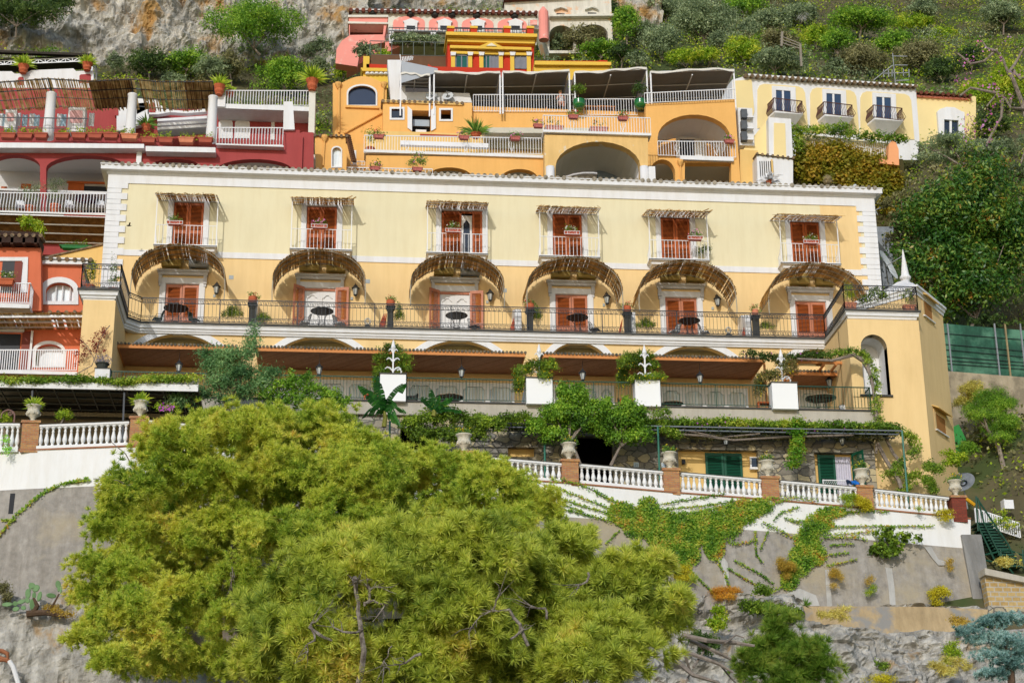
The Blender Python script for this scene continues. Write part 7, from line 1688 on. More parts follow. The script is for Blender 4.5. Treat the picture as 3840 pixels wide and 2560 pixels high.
# ================================================================ pines
def tufts(m,C,D,n,L,wd,cone=.9):
    k=len(C); C=np.repeat(C,n,0); D=np.repeat(D,n,0); d=unit(D*cone+unit(rng.normal(0,1,(k*n,3)))); l=L*rng.uniform(.7,1.1,(k*n,1))
    s=unit(np.cross(d,rng.normal(0,1,(k*n,3))))*wd*.5
    base=C+d*l*.08; V=np.stack([base-s,base+s,C+d*l],1).reshape(-1,3); m.add(V,np.arange(k*n*3).reshape(-1,3))
def pine(label,blobs,nm,lm,nt,L,wd,per,foot,group,limbs,inner=.7,nn=40,lump=.21,dead=None):
    T=thing('pine_tree',label,'tree',foot,group)
    C,N=clumps(blobs,nt,per,L*.6,inner=inner,lump=lump,up=.3)
    ms=np.array([mnoise.noise(Vector(c*1.0)) + .45*mnoise.noise(Vector(c*2.3+5))  for c in C]); kk=(ms>-.24)|(C[:,1]>-21.6); C=C[kk]; N=N[kk]
    m=MB(); D=unit(N+np.array((0,-.15,.35))); tufts(m,C,D,nn,L,wd); m.build('crown',lm,T)
    m=MB()
    for P,r in limbs: m.tube(P,r,8)
    m.build('trunk',BARK,T)
    for P,r in (dead or []):
        rr=[q*.75 for q in r] if hasattr(r,'__len__') else r*.75; Q=[np.array(q) for q in P]
        Q2=[Q[0]]
        for A_,B_ in zip(Q[:-1],Q[1:]): Q2+=[(A_+B_)/2+rp.normal(0,.035,3),B_]
        R2=[rr[0]] if hasattr(rr,'__len__') else [rr]
        for k in range(len(Q)-1): b_=rr[k+1] if hasattr(rr,'__len__') else rr; R2+=[(R2[-1]+b_)/2*.95,b_]
        m=MB(); m.tube(Q2,R2,6)
        for k in range(5):
            o_=Q2[-1-k%2]; d_=unit(Q[-1]-Q[-2])+rp.normal(0,.6,3); e_=o_+d_*rp.uniform(.2,.5); m.tube([o_,(o_+e_)/2+rp.normal(0,.05,3),e_],[.016,.011,.004],4)
        m.build('dead_branch',mat('silver_deadwood','#8c8379',.95,.35,7,.6,20,col2='#5c534a',mixs=5),T)
    return T
rp=np.random.default_rng(3)
PN=leafmat('pine_needles',[(.02,'#4a6420'),(.3,'#74862a'),(.6,'#96993a'),(.88,'#a09c42'),(1.,'#a88a48')],rough=.5,trans=.27,ns=.5,gain=2.3)
PN2=leafmat('pine_needles_fresh',[(.02,'#4e6424'),(.35,'#7c8632'),(.75,'#989c3e'),(1.,'#a6924e')],rough=.5,trans=.27,ns=.5,gain=2.3)
bk=[(650,1680,120),(900,1640,130),(1180,1640,130),(1330,1720,120),(500,1850,110),(750,1830,150),(1050,1810,170),(1350,1830,170),(1620,1790,130),(1850,1850,130),(1990,1920,105),(1480,1730,70),(430,2010,95),(620,2040,130),(860,1990,130),(340,2230,70),(500,2310,110),(2130,2030,80),(1700,1980,150),(1300,2000,160),(1050,2050,140),(310,2400,60),(680,2220,90),(430,2480,80),(620,2510,90),(330,2140,60),(480,2170,95),(1000,2220,90),(560,1730,70),(780,1590,60),(1030,1580,60),(1900,1990,100),(1780,1760,60),(870,2170,90),(900,2350,110),(930,2500,100),(560,2420,90),(760,2480,90),(700,2330,70)]
bkb=[B(x,y,r,r*.8,-24+rp.uniform(-1.8,1.8)+ (y-1900)*-.004,.9) for x,y,r in bk]
bkb+=[B(x,y,r,r*.8,-20.5,.5) for x,y,r in ((560,2150,150),(450,2350,130),(650,2350,150),(850,2250,150),(560,2480,130),(1050,2250,150),(480,1950,120),(900,1850,150),(1500,2050,150),(750,2250,170),(900,2400,150),(700,2480,150),(1000,2450,120),(800,2100,150),(1200,1900,200),(1600,1930,160),(600,1950,150),(1000,1720,150))]
bkb+=[B(x,y,r*.88,r*.7,-20.2,.35) for x,y,r in bk]
fb=at(900,2750,-23)
pine('large yellow green pine against the retaining wall, behind the nearest pine',bkb,'',PN,8200,.25,.032,5,fb,'big pines in the foreground',[([fb,at(880,2500,-21),at(850,2250,-21),at(900,1950,-21.5)],[.45,.35,.28,.16]),([at(870,2500,-23),at(650,2300,-23),at(450,2200,-23.5)],[.25,.18,.08]),([at(860,2300,-23),at(1150,2100,-23),at(1500,1950,-23.5),at(1900,1920,-23.5)],[.28,.2,.15,.06])],
  dead=[([at(410,1650,-23),at(470,1700,-23),at(520,1790,-23.2),at(560,1850,-23)],[.02,.03,.04,.05]),([at(350,1795,-23),at(440,1800,-23.2),at(520,1830,-23)],[.015,.025,.04]),([at(880,2165,-24.5),at(870,2125,-24.6),at(868,2180,-24.6)],.025),([at(940,2005,-25),at(950,1990,-25.2),at(985,2010,-25)],.02)])
ft=[(1230,2190,170),(1500,2110,170),(1780,2090,160),(2060,2130,150),(2300,2200,130),(2450,2330,120),(1130,2400,150),(1400,2340,160),(1700,2300,170),(2000,2330,170),(2250,2400,140),(1250,2520,150),(1560,2520,170),(1900,2510,170),(2180,2530,150),(1020,2300,90),(1010,2500,100),(2450,2140,60),(1370,2200,120),(1640,2200,130),(1920,2200,130),(2400,2480,100),(1620,2040,90),(2530,2260,50),(1330,2070,80),(1800,2420,120)]
ftb=[B(x,y,r*.95,r*.75,-37+rp.uniform(-1.6,1.6),.9) for x,y,r in ft if not (1360<x<1470 and 2290<y<2420)]
fb=at(1650,2900,-35)
dead=[([at(1345,2560,-38.6),at(1365,2440,-38.9),at(1350,2330,-39),at(1345,2260,-39),at(1335,2180,-39.1)],[.13,.12,.1,.08,.1]),([at(1335,2180,-39.1),at(1330,2172,-39.5)],[.12,.115]),([at(1345,2182,-39),at(1400,2172,-39.2),at(1440,2178,-39)],[.07,.06,.03]),([at(1365,2270,-39.1),at(1385,2220,-39.2),at(1380,2200,-39.2)],[.05,.07,.08]),([at(1380,2215,-39.2),at(1425,2200,-39.3)],[.05,.03]),([at(1365,2260,-39.1),at(1400,2250,-39.3),at(1445,2265,-39.3),at(1415,2310,-39.3)],[.05,.05,.04,.03]),([at(1360,2360,-39),at(1310,2370,-39.3),at(1250,2350,-39.3)],[.06,.05,.03]),([at(1245,2400,-39.2),at(1200,2380,-39.4),at(1160,2350,-39.4),at(1185,2330,-39.4)],[.05,.07,.06,.03]),([at(1165,2345,-39.4),at(1180,2400,-39.5),at(1155,2440,-39.5)],[.05,.04,.02]),
([at(1980,2420,-39.2),at(1950,2340,-39.3),at(1910,2285,-39.4),at(1840,2290,-39.4)],[.07,.07,.06,.05]),([at(1845,2290,-39.4),at(1860,2250,-39.4),at(1875,2220,-39.5)],[.05,.04,.03]),([at(1840,2290,-39.4),at(1800,2310,-39.5),at(1775,2350,-39.5)],[.03,.02,.01]),([at(1915,2395,-39.4),at(1960,2360,-39.4)],[.05,.05]),([at(2050,2320,-39.4),at(2045,2280,-39.4),at(1990,2270,-39.4)],[.05,.05,.03]),([at(1580,2450,-39.5),at(1540,2470,-39.5),at(1500,2490,-39.5)],[.06,.05,.03]),([at(2205,2145,-39.3),at(2200,2180,-39.3),at(2170,2190,-39.3)],[.05,.05,.03]),
([at(1470,2420,-39.5),at(1455,2460,-39.6),at(1440,2500,-39.6)],[.02,.02,.01]),([at(2160,2580,-38),at(2190,2500,-37.5),at(2230,2430,-37.3)],[.22,.18,.12])]
pine('nearest pine with long lime needles and bare silvery branches, bottom centre',ftb,'',PN2,3200,.35,.036,4,fb,'big pines in the foreground',[([fb,at(1640,2600,-35),at(1620,2400,-35)],[.5,.4,.3]),([at(1630,2500,-35),at(2000,2450,-35.5),at(2350,2350,-36)],[.25,.2,.1]),([at(1620,2450,-35),at(1300,2350,-35.5),at(1150,2250,-36)],[.25,.15,.08])],dead=dead,inner=.75,nn=60)
# fallen grey limbs and the little pine to the right
lf=[B(x,y,r,r*.75,-24,.8) for x,y,r in ((2965,2385,55),(2880,2450,50),(3030,2450,45),(2840,2545,55),(2960,2560,60),(3060,2540,50),(2930,2350,34),(2810,2480,34),(2975,2480,50),(3085,2490,26))]
pine('small bright green pine at the bottom right of the big pines',lf,'',leafmat('young_needles',[(.1,'#3f5f18'),(.5,'#647f2c'),(.9,'#8f9640')],ns=.9,gain=1.8),300,.36,.032,3,at(2950,2700,-23.5),'big pines in the foreground',[([at(2950,2700,-23.5),at(2940,2500,-23.5)],[.2,.12])],nn=60)
T=thing('fallen_branches','tangle of bare grey brown limbs right of the nearest pine','branches',at(2650,2520,-25)); m=MB()
for P,r in [([(2560,2380),(2650,2400),(2760,2410),(2830,2420)],[.1,.09,.08,.05]),([(2590,2400),(2680,2440),(2740,2470)],[.09,.08,.05]),([(2560,2440),(2650,2470),(2700,2490),(2750,2520)],[.09,.08,.07,.04]),([(2540,2480),(2600,2530),(2700,2560)],[.1,.08,.05]),([(2600,2500),(2640,2440),(2620,2420)],[.05,.04,.02]),([(2570,2460),(2590,2520),(2560,2580)],[.06,.05,.04]),([(2700,2490),(2740,2540),(2760,2560)],[.04,.03,.02]),([(2720,2410),(2760,2380),(2790,2390)],[.04,.03,.02])]: m.tube([at(a,b,-26+.4*math.sin(a)) for a,b in P],r,6)
m.build('limbs',BARK,T)
cb=[B(x,y,rx,ry,-22,.8) for x,y,rx,ry in ((3720,2340,50,22),(3780,2330,60,25),(3640,2370,50,18),(3740,2400,70,24),(3800,2420,60,26),(3720,2460,60,24),(3790,2500,60,28),(3720,2530,50,22),(3840,2460,50,60),(3660,2400,30,14))]
T=thing('blue_cedar','blue grey cedar at the lower right corner','tree',at(3790,2700,-22)); C,N=clumps(cb,420,5,.15,inner=.35,lump=.2,flat=.4); m=MB(); tufts(m,C,N+np.array((0,0,.4)),30,.16,.03); m.build('crown',leaf3('cedar_needles','#3c5450','#688680','#a0b4a6'),T); m=MB(); m.tube([at(3800,2700,-22),at(3790,2500,-22),at(3760,2330,-22)],[.2,.14,.05],7); m.build('trunk',BARKD,T)
# ================================================================ things on the long balcony
TABTOP=mat('dark_table_top','#221e1a',.5,.1,3); WROUGHT=mat('wrought_iron','#2c2c30',.5,.1,3,metal=.3)
def round_table(x,y,z,r,label,top=TABTOP,h=.74,group='round tables on the balcony'):
    T=thing('round_table',label,'table',(x,y,z),group)
    m=MB(); m.lathe((x,y,z+h-.03),[(r*.96,0),(r,.005),(r,.03),(r*.97,.035)],24); m.build('table_top',top,T)
    m=MB()
    for k in range(4):
        t=math.pi/4+math.pi/2*k; c,s=math.cos(t),math.sin(t); m.tube([(x+c*r*.55,y+s*r*.55,z),(x+c*r*.3,y+s*r*.3,z+h*.35),(x+c*r*.35,y+s*r*.35,z+h*.7),(x+c*r*.7,y+s*r*.7,z+h-.04)],.018,5)
    m.tube([(x+r*.32*math.cos(t),y+r*.32*math.sin(t),z+h*.35) for t in np.linspace(0,2*math.pi,13)],.012,4,cap=False); m.build('legs',WROUGHT,T); return T
def chair(x,y,z,rot,label,seatm,group='wrought iron chairs on the balcony',cush=True):
    T=thing('iron_chair',label,'chair',(x,y,z),group); c,s=math.cos(rot),math.sin(rot)
    P=lambda a,b,h:(x+a*c-b*s,y+a*s+b*c,z+h)
    m=MB()
    for a,b in ((-.2,-.2),(.2,-.2),(-.2,.2),(.2,.2)): m.tube([P(a*1.15,b*1.15,0),P(a,b,.42)],.014,5)
    m.tube([P(-.22,.2,.42),P(-.24,.27,.9),P(0,.3,.98),P(.24,.27,.9),P(.22,.2,.42)],.014,5)
    for k in (-.1,0,.1): m.tube([P(k,.22,.45),P(k*1.3,.28,.93)],.009,4)
    for k in (-1,1): m.tube([P(k*.24,.24,.68),P(k*.27,-.1,.66),P(k*.22,-.2,.42)],.012,4)
    m.build('frame',WROUGHT,T)
    m=MB(); a=[P(i*.23,j*.23,h) for h in (.42,.47) for i,j in ((-1,-1),(1,-1),(1,1),(-1,1))]; m.add(a,[(3,2,1,0),(4,5,6,7),(0,1,5,4),(1,2,6,5),(2,3,7,6),(3,0,4,7)]); m.build('seat_pad',seatm,T)
    if cush: m=MB(); a=[P(i*.21,b+h*.14,.48+h*.46) for b in (.15,.21) for i,h in ((-1,0),(1,0),(1,1),(-1,1))]; m.add(a,[(3,2,1,0),(4,5,6,7),(0,1,5,4),(1,2,6,5),(2,3,7,6),(3,0,4,7)]); m.build('back_cushion',seatm,T)
WC=mat('white_patterned_fabric','#d8d8d6',.9,.3,14,col2='#8a8c92',mixs=9,thr=(.5,.54)); GC=mat('dark_green_fabric','#1f3a2c',.9,.15,6); BC=mat('black_seat','#1c1c1e',.8,.1,5)
tb=[(660,1163,.66,'round dark table before the first closed orange door',GC,(-.95,.95)),(1208,1174,.62,'round dark table between white patterned chairs',WC,(-.9,.9)),(1712,1190,.6,'round dark table before the open shutters of the third door',BC,(None,.95)),(2165,1198,.6,'round dark table before the fourth door',BC,(None,.95)),(2585,1210,.6,'round dark table with white cushioned chairs before the fifth door',WC,(-.8,.85))]
for i,(px,py,r,lb,fm,ch) in enumerate(tb):
    x=X(px,py,-1.75); round_table(x,-1.75,zB,r*.98,lb,h=Z(px,py,-1.75)-zB+.12)
    for d,nm in zip(ch,('left','right')):
        if d is None: continue
        col={'dark_green_fabric':'dark green','white_patterned_fabric':'white patterned','black_seat':'black'}[fm.name]
        chair(x+d,-1.6,zB,R(-60 if d<0 else 60)+rng.uniform(-.2,.2),'%s cushioned iron chair %s of the table before the %s door'%(col,nm,['first','second','third','fourth','fifth'][i]),fm,cush=fm is not BC)
# dark stone pillars with terracotta pots, white partitions, shrubs, folded parasols
PIL=[(945,1112,1185,'g','first dark pillar from the left on the balcony'),(1464,1132,1215,'g','second dark pillar on the balcony, beside leaning orange boards'),(1987,1150,1235,'r','third dark pillar, just left of the fourth bay awning'),(2352,1160,1240,'r','fourth dark pillar, beside a white partition'),(2832,1172,1250,'y','rightmost dark pillar on the balcony, with a pale pot')]
PM=mat('dark_pillar_stone','#44443f',.8,.25,4,.2,12)
for i,(px,pt,pb,k,lb) in enumerate(PIL):
    y=-2.1; x=X(px,1180,y); zt=zR+.0
    T=thing('stone_pillar',lb,'pillar',(x,y,zB),'dark pillars on the balcony'); m=MB(); m.box(x-.16,x+.16,y-.16,y+.16,zB,zt-.18)
    for q in (-.08,.0,.08): m.box(x+q-.018,x+q+.018,y-.185,y-.16,zB+.05,zt-.25)
    m.build('shaft',PM,T); m=MB(); m.box(x-.24,x+.24,y-.24,y+.24,zt-.08,zt-.01); m.box(x-.2,x+.2,y-.2,y+.2,zt-.18,zt-.08); m.build('capital',PM,T)
    lab=['terracotta pot with drooping plant on the first pillar','terracotta pot with sparse plant on the second pillar','terracotta pot of red flowers on the third pillar','terracotta pot of red flowers on the fourth pillar','pale pot of red flowers on the rightmost pillar'][i]
    z0=zt-.01; r=.23 if i<4 else .18
    potted('flower_pot',lab,0,0,y,r,.36,TERRA if i<4 else TERRA2,[(0,0,.35,.9,.6),(.9,0,.0,.6,.7),(-.9,0,.1,.5,.6)],L_GERAN,'flower pots on the balcony pillars',[(r*.5,0),(r*.9,.08),(r*1.05,.2),(r*.95,.3),(r,.36),(r*.8,.36)],fl=L_RED,nf=16 if k!='g' else 5,size=.07,z=z0) if False else None
    xx=x; TT=thing('flower_pot',lab,'potted plant',(xx,y,z0),'flower pots on the balcony pillars'); m=MB(); m.lathe((xx,y,z0),[(r*.5,0),(r*.9,.08),(r*1.05,.2),(r*.95,.3),(r,.36),(r*.8,.36)],14); m.build('pot',TERRA if i<4 else TERRA2,TT)
    C,N=clumps([(xx,y,z0+.45,.26,.26,.14),(xx+.25,y,z0+.3,.14,.14,.2),(xx-.2,y,z0+.36,.12,.12,.14)],26,6,.05,inner=.3); m=MB(); leaves(m,C,N,.085); m.build('foliage',L_GERAN,TT)
    C,N=clumps([(xx,y-.03,z0+.5,.26,.26,.14)],14 if k!='g' else 4,2,.03,inner=.9); m=MB(); leaves(m,C,N,.07,.9); m.build('flowers',L_RED,TT)
for i,(px,lb) in enumerate(((952,'narrow white partition behind the first balcony pillar'),(1945,'white stepped partition left of the third balcony pillar'),(2372,'white stepped partition right of the fourth balcony pillar'),(2806,'white stepped partition left of the rightmost balcony pillar'))):
    y0=-1.9; x=X(px,1160,y0); m=MB(); h=1.45 if i else 1.6
    m.prism([],0,0) if False else None
    V=[(x-.2,y0,zB),(x-.2,-.1,zB),(x-.2,-.1,zB+h+.35),(x-.2,-.9,zB+h+.3),(x-.2,-1.2,zB+h),(x-.2,y0,zB+h-.05)]; n=len(V); W2=[(a+.34,b,c) for a,b,c in V]; m.add(V+W2,[tuple(range(n)),tuple(range(2*n-1,n-1,-1))]+[(k,(k+1)%n,(k+1)%n+n,k+n) for k in range(n)]); m.build('white_partition',WHITE,None,top=(lb,'partition','white partitions between balcony bays'))
BSH=[(870,1172,44,28,'round green shrub left of the first pillar'),(985,1190,32,20,'low green shrub right of the first pillar'),(1495,1178,20,38,'tall green shrub right of the second pillar'),(2012,1180,20,32,'round green bush right of the third pillar'),(2420,1215,40,22,'sprawling green plant right of the fourth pillar'),(2868,1222,36,14,'low green plant right of the rightmost pillar')]
for px,py,rx,ry,lb in BSH: tree('balcony_shrub',lb,'shrub',[B(px-rx*.45,py+ry*.3,rx*.5,ry*.6,-1.9),B(px+rx*.4,py+ry*.3,rx*.55,ry*.6,-1.9),B(px,py-ry*.3,rx*.4,ry*.7,-1.9)],L_SHRUB,size=.1,dens=.8,asp=.22,group='shrubs on the balcony')
for i,(px,lb) in enumerate(((1436,'orange folded parasols leaning left of the second pillar'),(1925,'orange folded parasols leaning left of the third pillar'),(2330,'single orange folded parasol leaning on the fourth pillar'),(2790,'orange folded parasols leaning left of the rightmost pillar'))):
    x=X(px,1180,-1.5); m=MB()
    for k in range(1 if i==2 else 3): m.tube([(x-.22+.1*k,-1.7,zB),(x-.1+.1*k,-1.6,zB+.5),(x+.06+.07*k,-1.4,zB+1.15)],[.03,.07,.02],6)
    m.build('folded_parasol',mat('faded_orange_cloth','#b8583a',.85,.15,5),None,top=(lb,'parasol','folded parasols on the balcony'))
for i,(px,py,lb) in enumerate(((1379,1192,'small grey stone sundial ornament between second door and second pillar'),(2730,1213,'small grey stone sundial ornament right of the fifth door'))):
    x=X(px,py,-1.9); T=thing('stone_ornament',lb,'ornament',(x,-1.9,zB)); m=MB(); m.lathe((x,-1.9,zB),[(.5,0),(.45,.08),(.2,.16),(.12,.3)],14); m.build('base',PM,T); m=MB(); m.tube([(x+.13*math.cos(t),-1.92,zB+.5+.15*math.sin(t)) for t in np.linspace(0,2*math.pi,17)],.05,6,cap=False); m.build('ring',mat('pale_stone','#bdb7a8',.9,.1,5),T)
# pots on the end bastions
def boxpot(name,label,px,py,Y,w,h,mt,blobs,lm,group=None,fl=None,nf=8,size=.08,z=None,dens=1.,d=None,asp=.5,cat='planter'):
    x,_,zz=at(px,py,Y); zz=zz if z is None else z; d=d or w*.5; T=thing(name,label,cat,(x,Y,zz),group)
    m=MB(); V=[(x-w*.42,Y-d*.42,zz),(x+w*.42,Y-d*.42,zz),(x+w*.42,Y+d*.42,zz),(x-w*.42,Y+d*.42,zz),(x-w*.5,Y-d*.5,zz+h),(x+w*.5,Y-d*.5,zz+h),(x+w*.5,Y+d*.5,zz+h),(x-w*.5,Y+d*.5,zz+h)]
    m.add(V,[(3,2,1,0),(4,5,6,7),(0,1,5,4),(1,2,6,5),(2,3,7,6),(3,0,4,7)]); m.box(x-w*.53,x+w*.53,Y-d*.55,Y+d*.55,zz+h*.8,zz+h+.01); m.build('box',mt,T)
    bl=[(x+a*w,Y,zz+h+b*w,rx*w,rx*w*.8,rz*w) for a,b,rx,rz in blobs]
    if bl:
        area=sum(q[3]*q[5] for q in bl)*3.2; n=int(area*dens/(size*size*asp)*2.6); C,N=clumps(bl,max(4,n//8),8,size*.8,inner=.3,lump=.3); m=MB(); leaves(m,C,N,size,asp); m.build('foliage',lm,T)
        if fl is not None: C,N=clumps(bl,nf,2,size*.5,inner=.95); m=MB(); leaves(m,C-np.array((0,.08,0)),N-np.array((0,1.,0)),size*.9,.9); m.build('flowers',fl,T)
    return T
potted('citrus_pot','potted tree with orange fruit on the left corner bastion',335,1075,-6.4,.3,.35,TERRA,[(0,0,1.6,1.1,1.6),(.2,0,3.0,.8,1.2)],L_SHRUB,'potted plants on the corner bastions',fl=L_ORANGEF,nf=40,z=zB)
potted('citrus_pot','tall thin potted tree without fruit on the left corner bastion',425,1075,-6.2,.26,.3,TERRA,[(0,0,1.6,1.1,1.6),(-.2,0,4.0,.8,1.8),(-.3,0,6.2,.4,1.4)],L_SHRUB,'potted plants on the corner bastions',z=zB,dens=.7)
boxpot('square_planter','pink terracotta square planter with feathery shrub on the right bastion, left one',3188,1155,-6.3,.62,.5,TERRA2,[(0,.6,.55,.7),(0,1.3,.45,.5)],LIME_L,'potted plants on the corner bastions',z=zB,asp=.2)
boxpot('square_planter','pink terracotta square planter with leafy plant on the right bastion, right one',3410,1155,-6.3,.62,.45,TERRA2,[(-.1,.5,.5,.5),(.1,1.1,.4,.45),(-.5,.8,.3,.3)],L_SHRUB,'potted plants on the corner bastions',z=zB,dens=.6)
tree('balcony_shrub','spreading green succulents between the two square planters','shrub',PB((3240,1125,22,18,-6.2),(3270,1110,20,22,-6.2),(3310,1115,22,22,-6.2),(3290,1090,14,18,-6.2)),L_SHRUB,size=.1,dens=.6,group='potted plants on the corner bastions')
boxpot('niche_pot_plant','x',0,0,0,1,1,TERRA,[],L_SHRUB) if False else None
potted('terracotta_pot','tall terracotta pot with bushy plant in the arched niche of the bastion',3300,1478,-7.25,.27,.62,TERRA2,[(0,0,.9,1.2,1.2),(.4,0,2.2,1.0,1.2),(-.4,0,2.0,.9,1.1)],L_SHRUB,z=zb)
# flower boxes on the upper railings
fb_=[(655,835,'pink box of sparse green plants on the first upper railing',L_GERAN,None),(1197,848,'box of pink geraniums on the second upper railing',L_GERAN,L_PINK),(1699,864,'box of white and pink flowers on the third upper railing',L_GERAN,L_WHITEF),(2144,873,'box overflowing with white flowers on the fourth upper railing',L_GERAN,L_WHITEF),(2607,892,'box of pink flowers at the right side of the fifth upper railing',L_GERAN,L_PINK),(3040,906,'box of white and pink flowers on the sixth upper railing',L_GERAN,L_WHITEF)]
for i,(px,py,lb,lm,fl) in enumerate(fb_):
    T=boxpot('flower_box',lb,px,py+10,-.95-.12,.8,.22,mat('pinkish_terracotta','#b55a42',.8,.1,4),[(-.25,.12,.26,.2),(.05,.2,.28,.26),(.3,.1,.2,.18)],lm,'flower boxes on the upper railings',fl,14,size=.085,dens=.9,d=.26)
    x=X(px,py+10,-1.07);z=Z(px,py+10,-1.07); m=MB(); y=-1.22
    for zz in (z+.02,z+.2): m.bar((x-.44,y,zz),(x+.44,y,zz),.02)
    for xx in (-.42,-.25,.25,.42): m.bar((x+xx,y,z+.02),(x+xx,y,z+.2),.018)
    m.tube([(x-.2,y,z+.05),(x-.08,y,z+.17),(x,y,z+.08),(x+.08,y,z+.17),(x+.2,y,z+.05)],.005,4); m.build('wire_holder',WHITE2,T)
# shrub on the fifth balcony
tree('balcony_shrub','dark leafy plant on the fifth upper balcony','shrub',PB((2650,935,16,14,-.5),(2625,945,12,10,-.5)),L_DARK,size=.08,dens=.7,group='shrubs on the balcony')
# bird
p=at(483,846,-1.6); m=MB(); m.lathe((0,0,0),[(.01,-.12),(.04,-.05),(.045,.03),(.02,.1),(.005,.15)],7); V=np.concatenate(m.V); V=V[:,[2,1,0]]+np.array(p); m.V=[V]; m.add([np.array(p)+q for q in ((-.02,0,0),(.05,0,0),(.12,-.2,.09),(.04,-.22,.09),(-.02,0,0),(.05,0,0),(.1,.2,.07),(.03,.22,.07))],[(0,1,2,3),(4,5,6,7)]); m.build('bird',mat('bird_brown','#3f3328',.8,.2,20),None,top=('small dark bird flying before the pale wall near the left quoins','bird'))
# globe lamp, aerial, chimney cowl on the roof edge
x,_,z=at(3206,697,-.2); T=thing('globe_lamp','small glass globe lamp on the roof edge at the right','lamp',(x,-.2,z-.2)); m=MB(); m.lathe((x,-.2,z-.14),[(.06,-.1),(.1,.0),(.14,.08),(.14,.14),(.06,.22)],10); m.build('globe',mat('globe_glass','#cfd2d0',.2,.05,3),T); m=MB(); m.lathe((x,-.2,z-.25),[(.16,0),(.16,.03),(.05,.05),(.05,.12)],10); m.build('base',IRON,T)
tree('pampas_grass','pale plume of grass above the roof edge before the golden creeper','grass',PB((3105,680,10,20,3)),leaf3('plume','#a8946a','#c8b68a','#dccca4',gain=1),size=.2,asp=.08,dens=2.)
potted('cycad','small dark palm behind the roof edge at the right',2885,690,3,.2,.2,TERRA,None,None,grass=(60,.9,.07,1.2,.3))
# ================================================================ terrace furniture
MOS=mat('mosaic_table_top','#b39a7c',.6,.1,3,col2='#4a3026',mixs=2.4,thr=(.52,.55))
round_table(X(3078,1495,-6.6),-6.6,26.68,.78,'large round mosaic table at the right end of the terrace',MOS,Z(3078,1492,-6.6)-26.68,'round tables on the terrace')
round_table(X(1685,1495,-6.3),-6.3,26.68,.7,'round inlaid table behind the banana leaves on the terrace',MOS,Z(1685,1490,-6.3)-26.68,'round tables on the terrace')
round_table(X(2520,1510,-6.0),-6.0,26.68,.55,'low pale round table left of the rightmost canopy bay',MOS,Z(2520,1513,-6)-26.68,'round tables on the terrace')
for px,py,lb in ((3135,1495,'white cushioned iron chair right of the large mosaic table'),(2085,1480,'iron chair behind the railing left of the centre right windows'),(2125,1482,'second iron chair beside the centre right windows'),(2480,1490,'iron chair beside the low pale table')):
    chair(X(px+30,py,-5.6),-5.6,26.68,rng.uniform(-.5,.5),lb,WC if px>3000 else GREYW,'iron chairs on the terrace',cush=px>3000)
for px,lb in ((2350,'orange wooden bench at the foot of the tall green climber'),(2865,'orange wooden bench left of the rightmost plinth'),(1390,'orange bench behind the railing left of the banana plant')):
    x=X(px,1505,-7.0); T=thing('wooden_bench',lb,'bench',(x,-7.0,26.68),'orange benches on the terrace'); m=MB(); m.box(x-.34,x+.34,-7.15,-6.75,27.05,27.12); m.build('seat',WOODO,T)
    for a in (-.3,.3): m=MB(); m.box(x+a-.04,x+a+.04,-7.12,-6.78,26.68,27.05); m.build('leg',WOODO,T)
for px,py,lb in ((1408,1460,'grey round back garden armchair behind the railing left of the tall banana'),(2345,1487,'grey round back armchair above the orange bench'),(1530,1465,'dark wicker round armchair right of the banana plinth')):
    x,_,z=at(px+4,py,-6.2); T=thing('round_armchair',lb,'armchair',(x,-6.2,26.68),'round armchairs on the terrace'); m=MB(); n=12; V=[]
    for i in range(n+1):
        t=math.pi*i/n
        for rr,h in ((.42,.35),(.46,.78),(.4,.8),(.36,.35)): V.append((x+rr*math.cos(t),-6.2+rr*math.sin(t),26.68+h))
    m.add(V,[(i*4+j,i*4+(j+1)%4,(i+1)*4+(j+1)%4,(i+1)*4+j) for i in range(n) for j in range(4)]); m.build('back_shell',mat('taupe_wicker','#7d7468',.9,.2,12) if px!=1530 else mat('dark_wicker','#3d3a36',.9,.2,12),T); m=MB(); m.lathe((x,-6.2,26.68),[(.3,0),(.34,.3),(.36,.42)],12); m.build('seat',mat('taupe_wicker','#7d7468',.9,.2,12),T)
# blue cloth on the guard of the green door
p0=at(3172,1803,-7.75); m=MB(); nx_,nz_=10,6; V=[]
for j in range(nz_+1):
    for i in range(nx_+1): V.append((p0[0]+.62*i/nx_,-7.72-.05*math.sin(i*1.3)-.03*j,p0[2]+.05-.26*j/nz_+.03*math.sin(i*.9)))
m.add(V,[(j*(nx_+1)+i,j*(nx_+1)+i+1,(j+1)*(nx_+1)+i+1,(j+1)*(nx_+1)+i) for j in range(nz_) for i in range(nx_)]); m.build('blue_cloth',mat('blue_cloth','#1c6fc4',.7,.1,3,col2='#14263e',mixs=1.5,thr=(.5,.52)),None,top=('blue and navy cloth hanging beside the right green door','cloth'))
for px,lb in ((2722,'hanging lantern under the pergola above the first green shutters'),(3158,'hanging lantern under the pergola above the open green door')):
    x,_,z=at(px,1648,-8.0); t=thing('hanging_lantern',lb,'lantern',(x,-8.0,z),'lanterns hanging under the pergola'); f=Fr(0,0,0); f.o=np.array([x,-8.0,0.]); f.N=np.array([0.,-1,0]); lantern(t,0,z,f,False,.9,0); m=MB(); m.bar((x,-8,z+.3),(x,-8,zp),.02); m.build('chain',IRON,t)
m=MB(); P=[at(-20,1520,-12.5)]; c=np.array(at(30,1560,-12.6)); s=mpp(30,1560,-12.6)
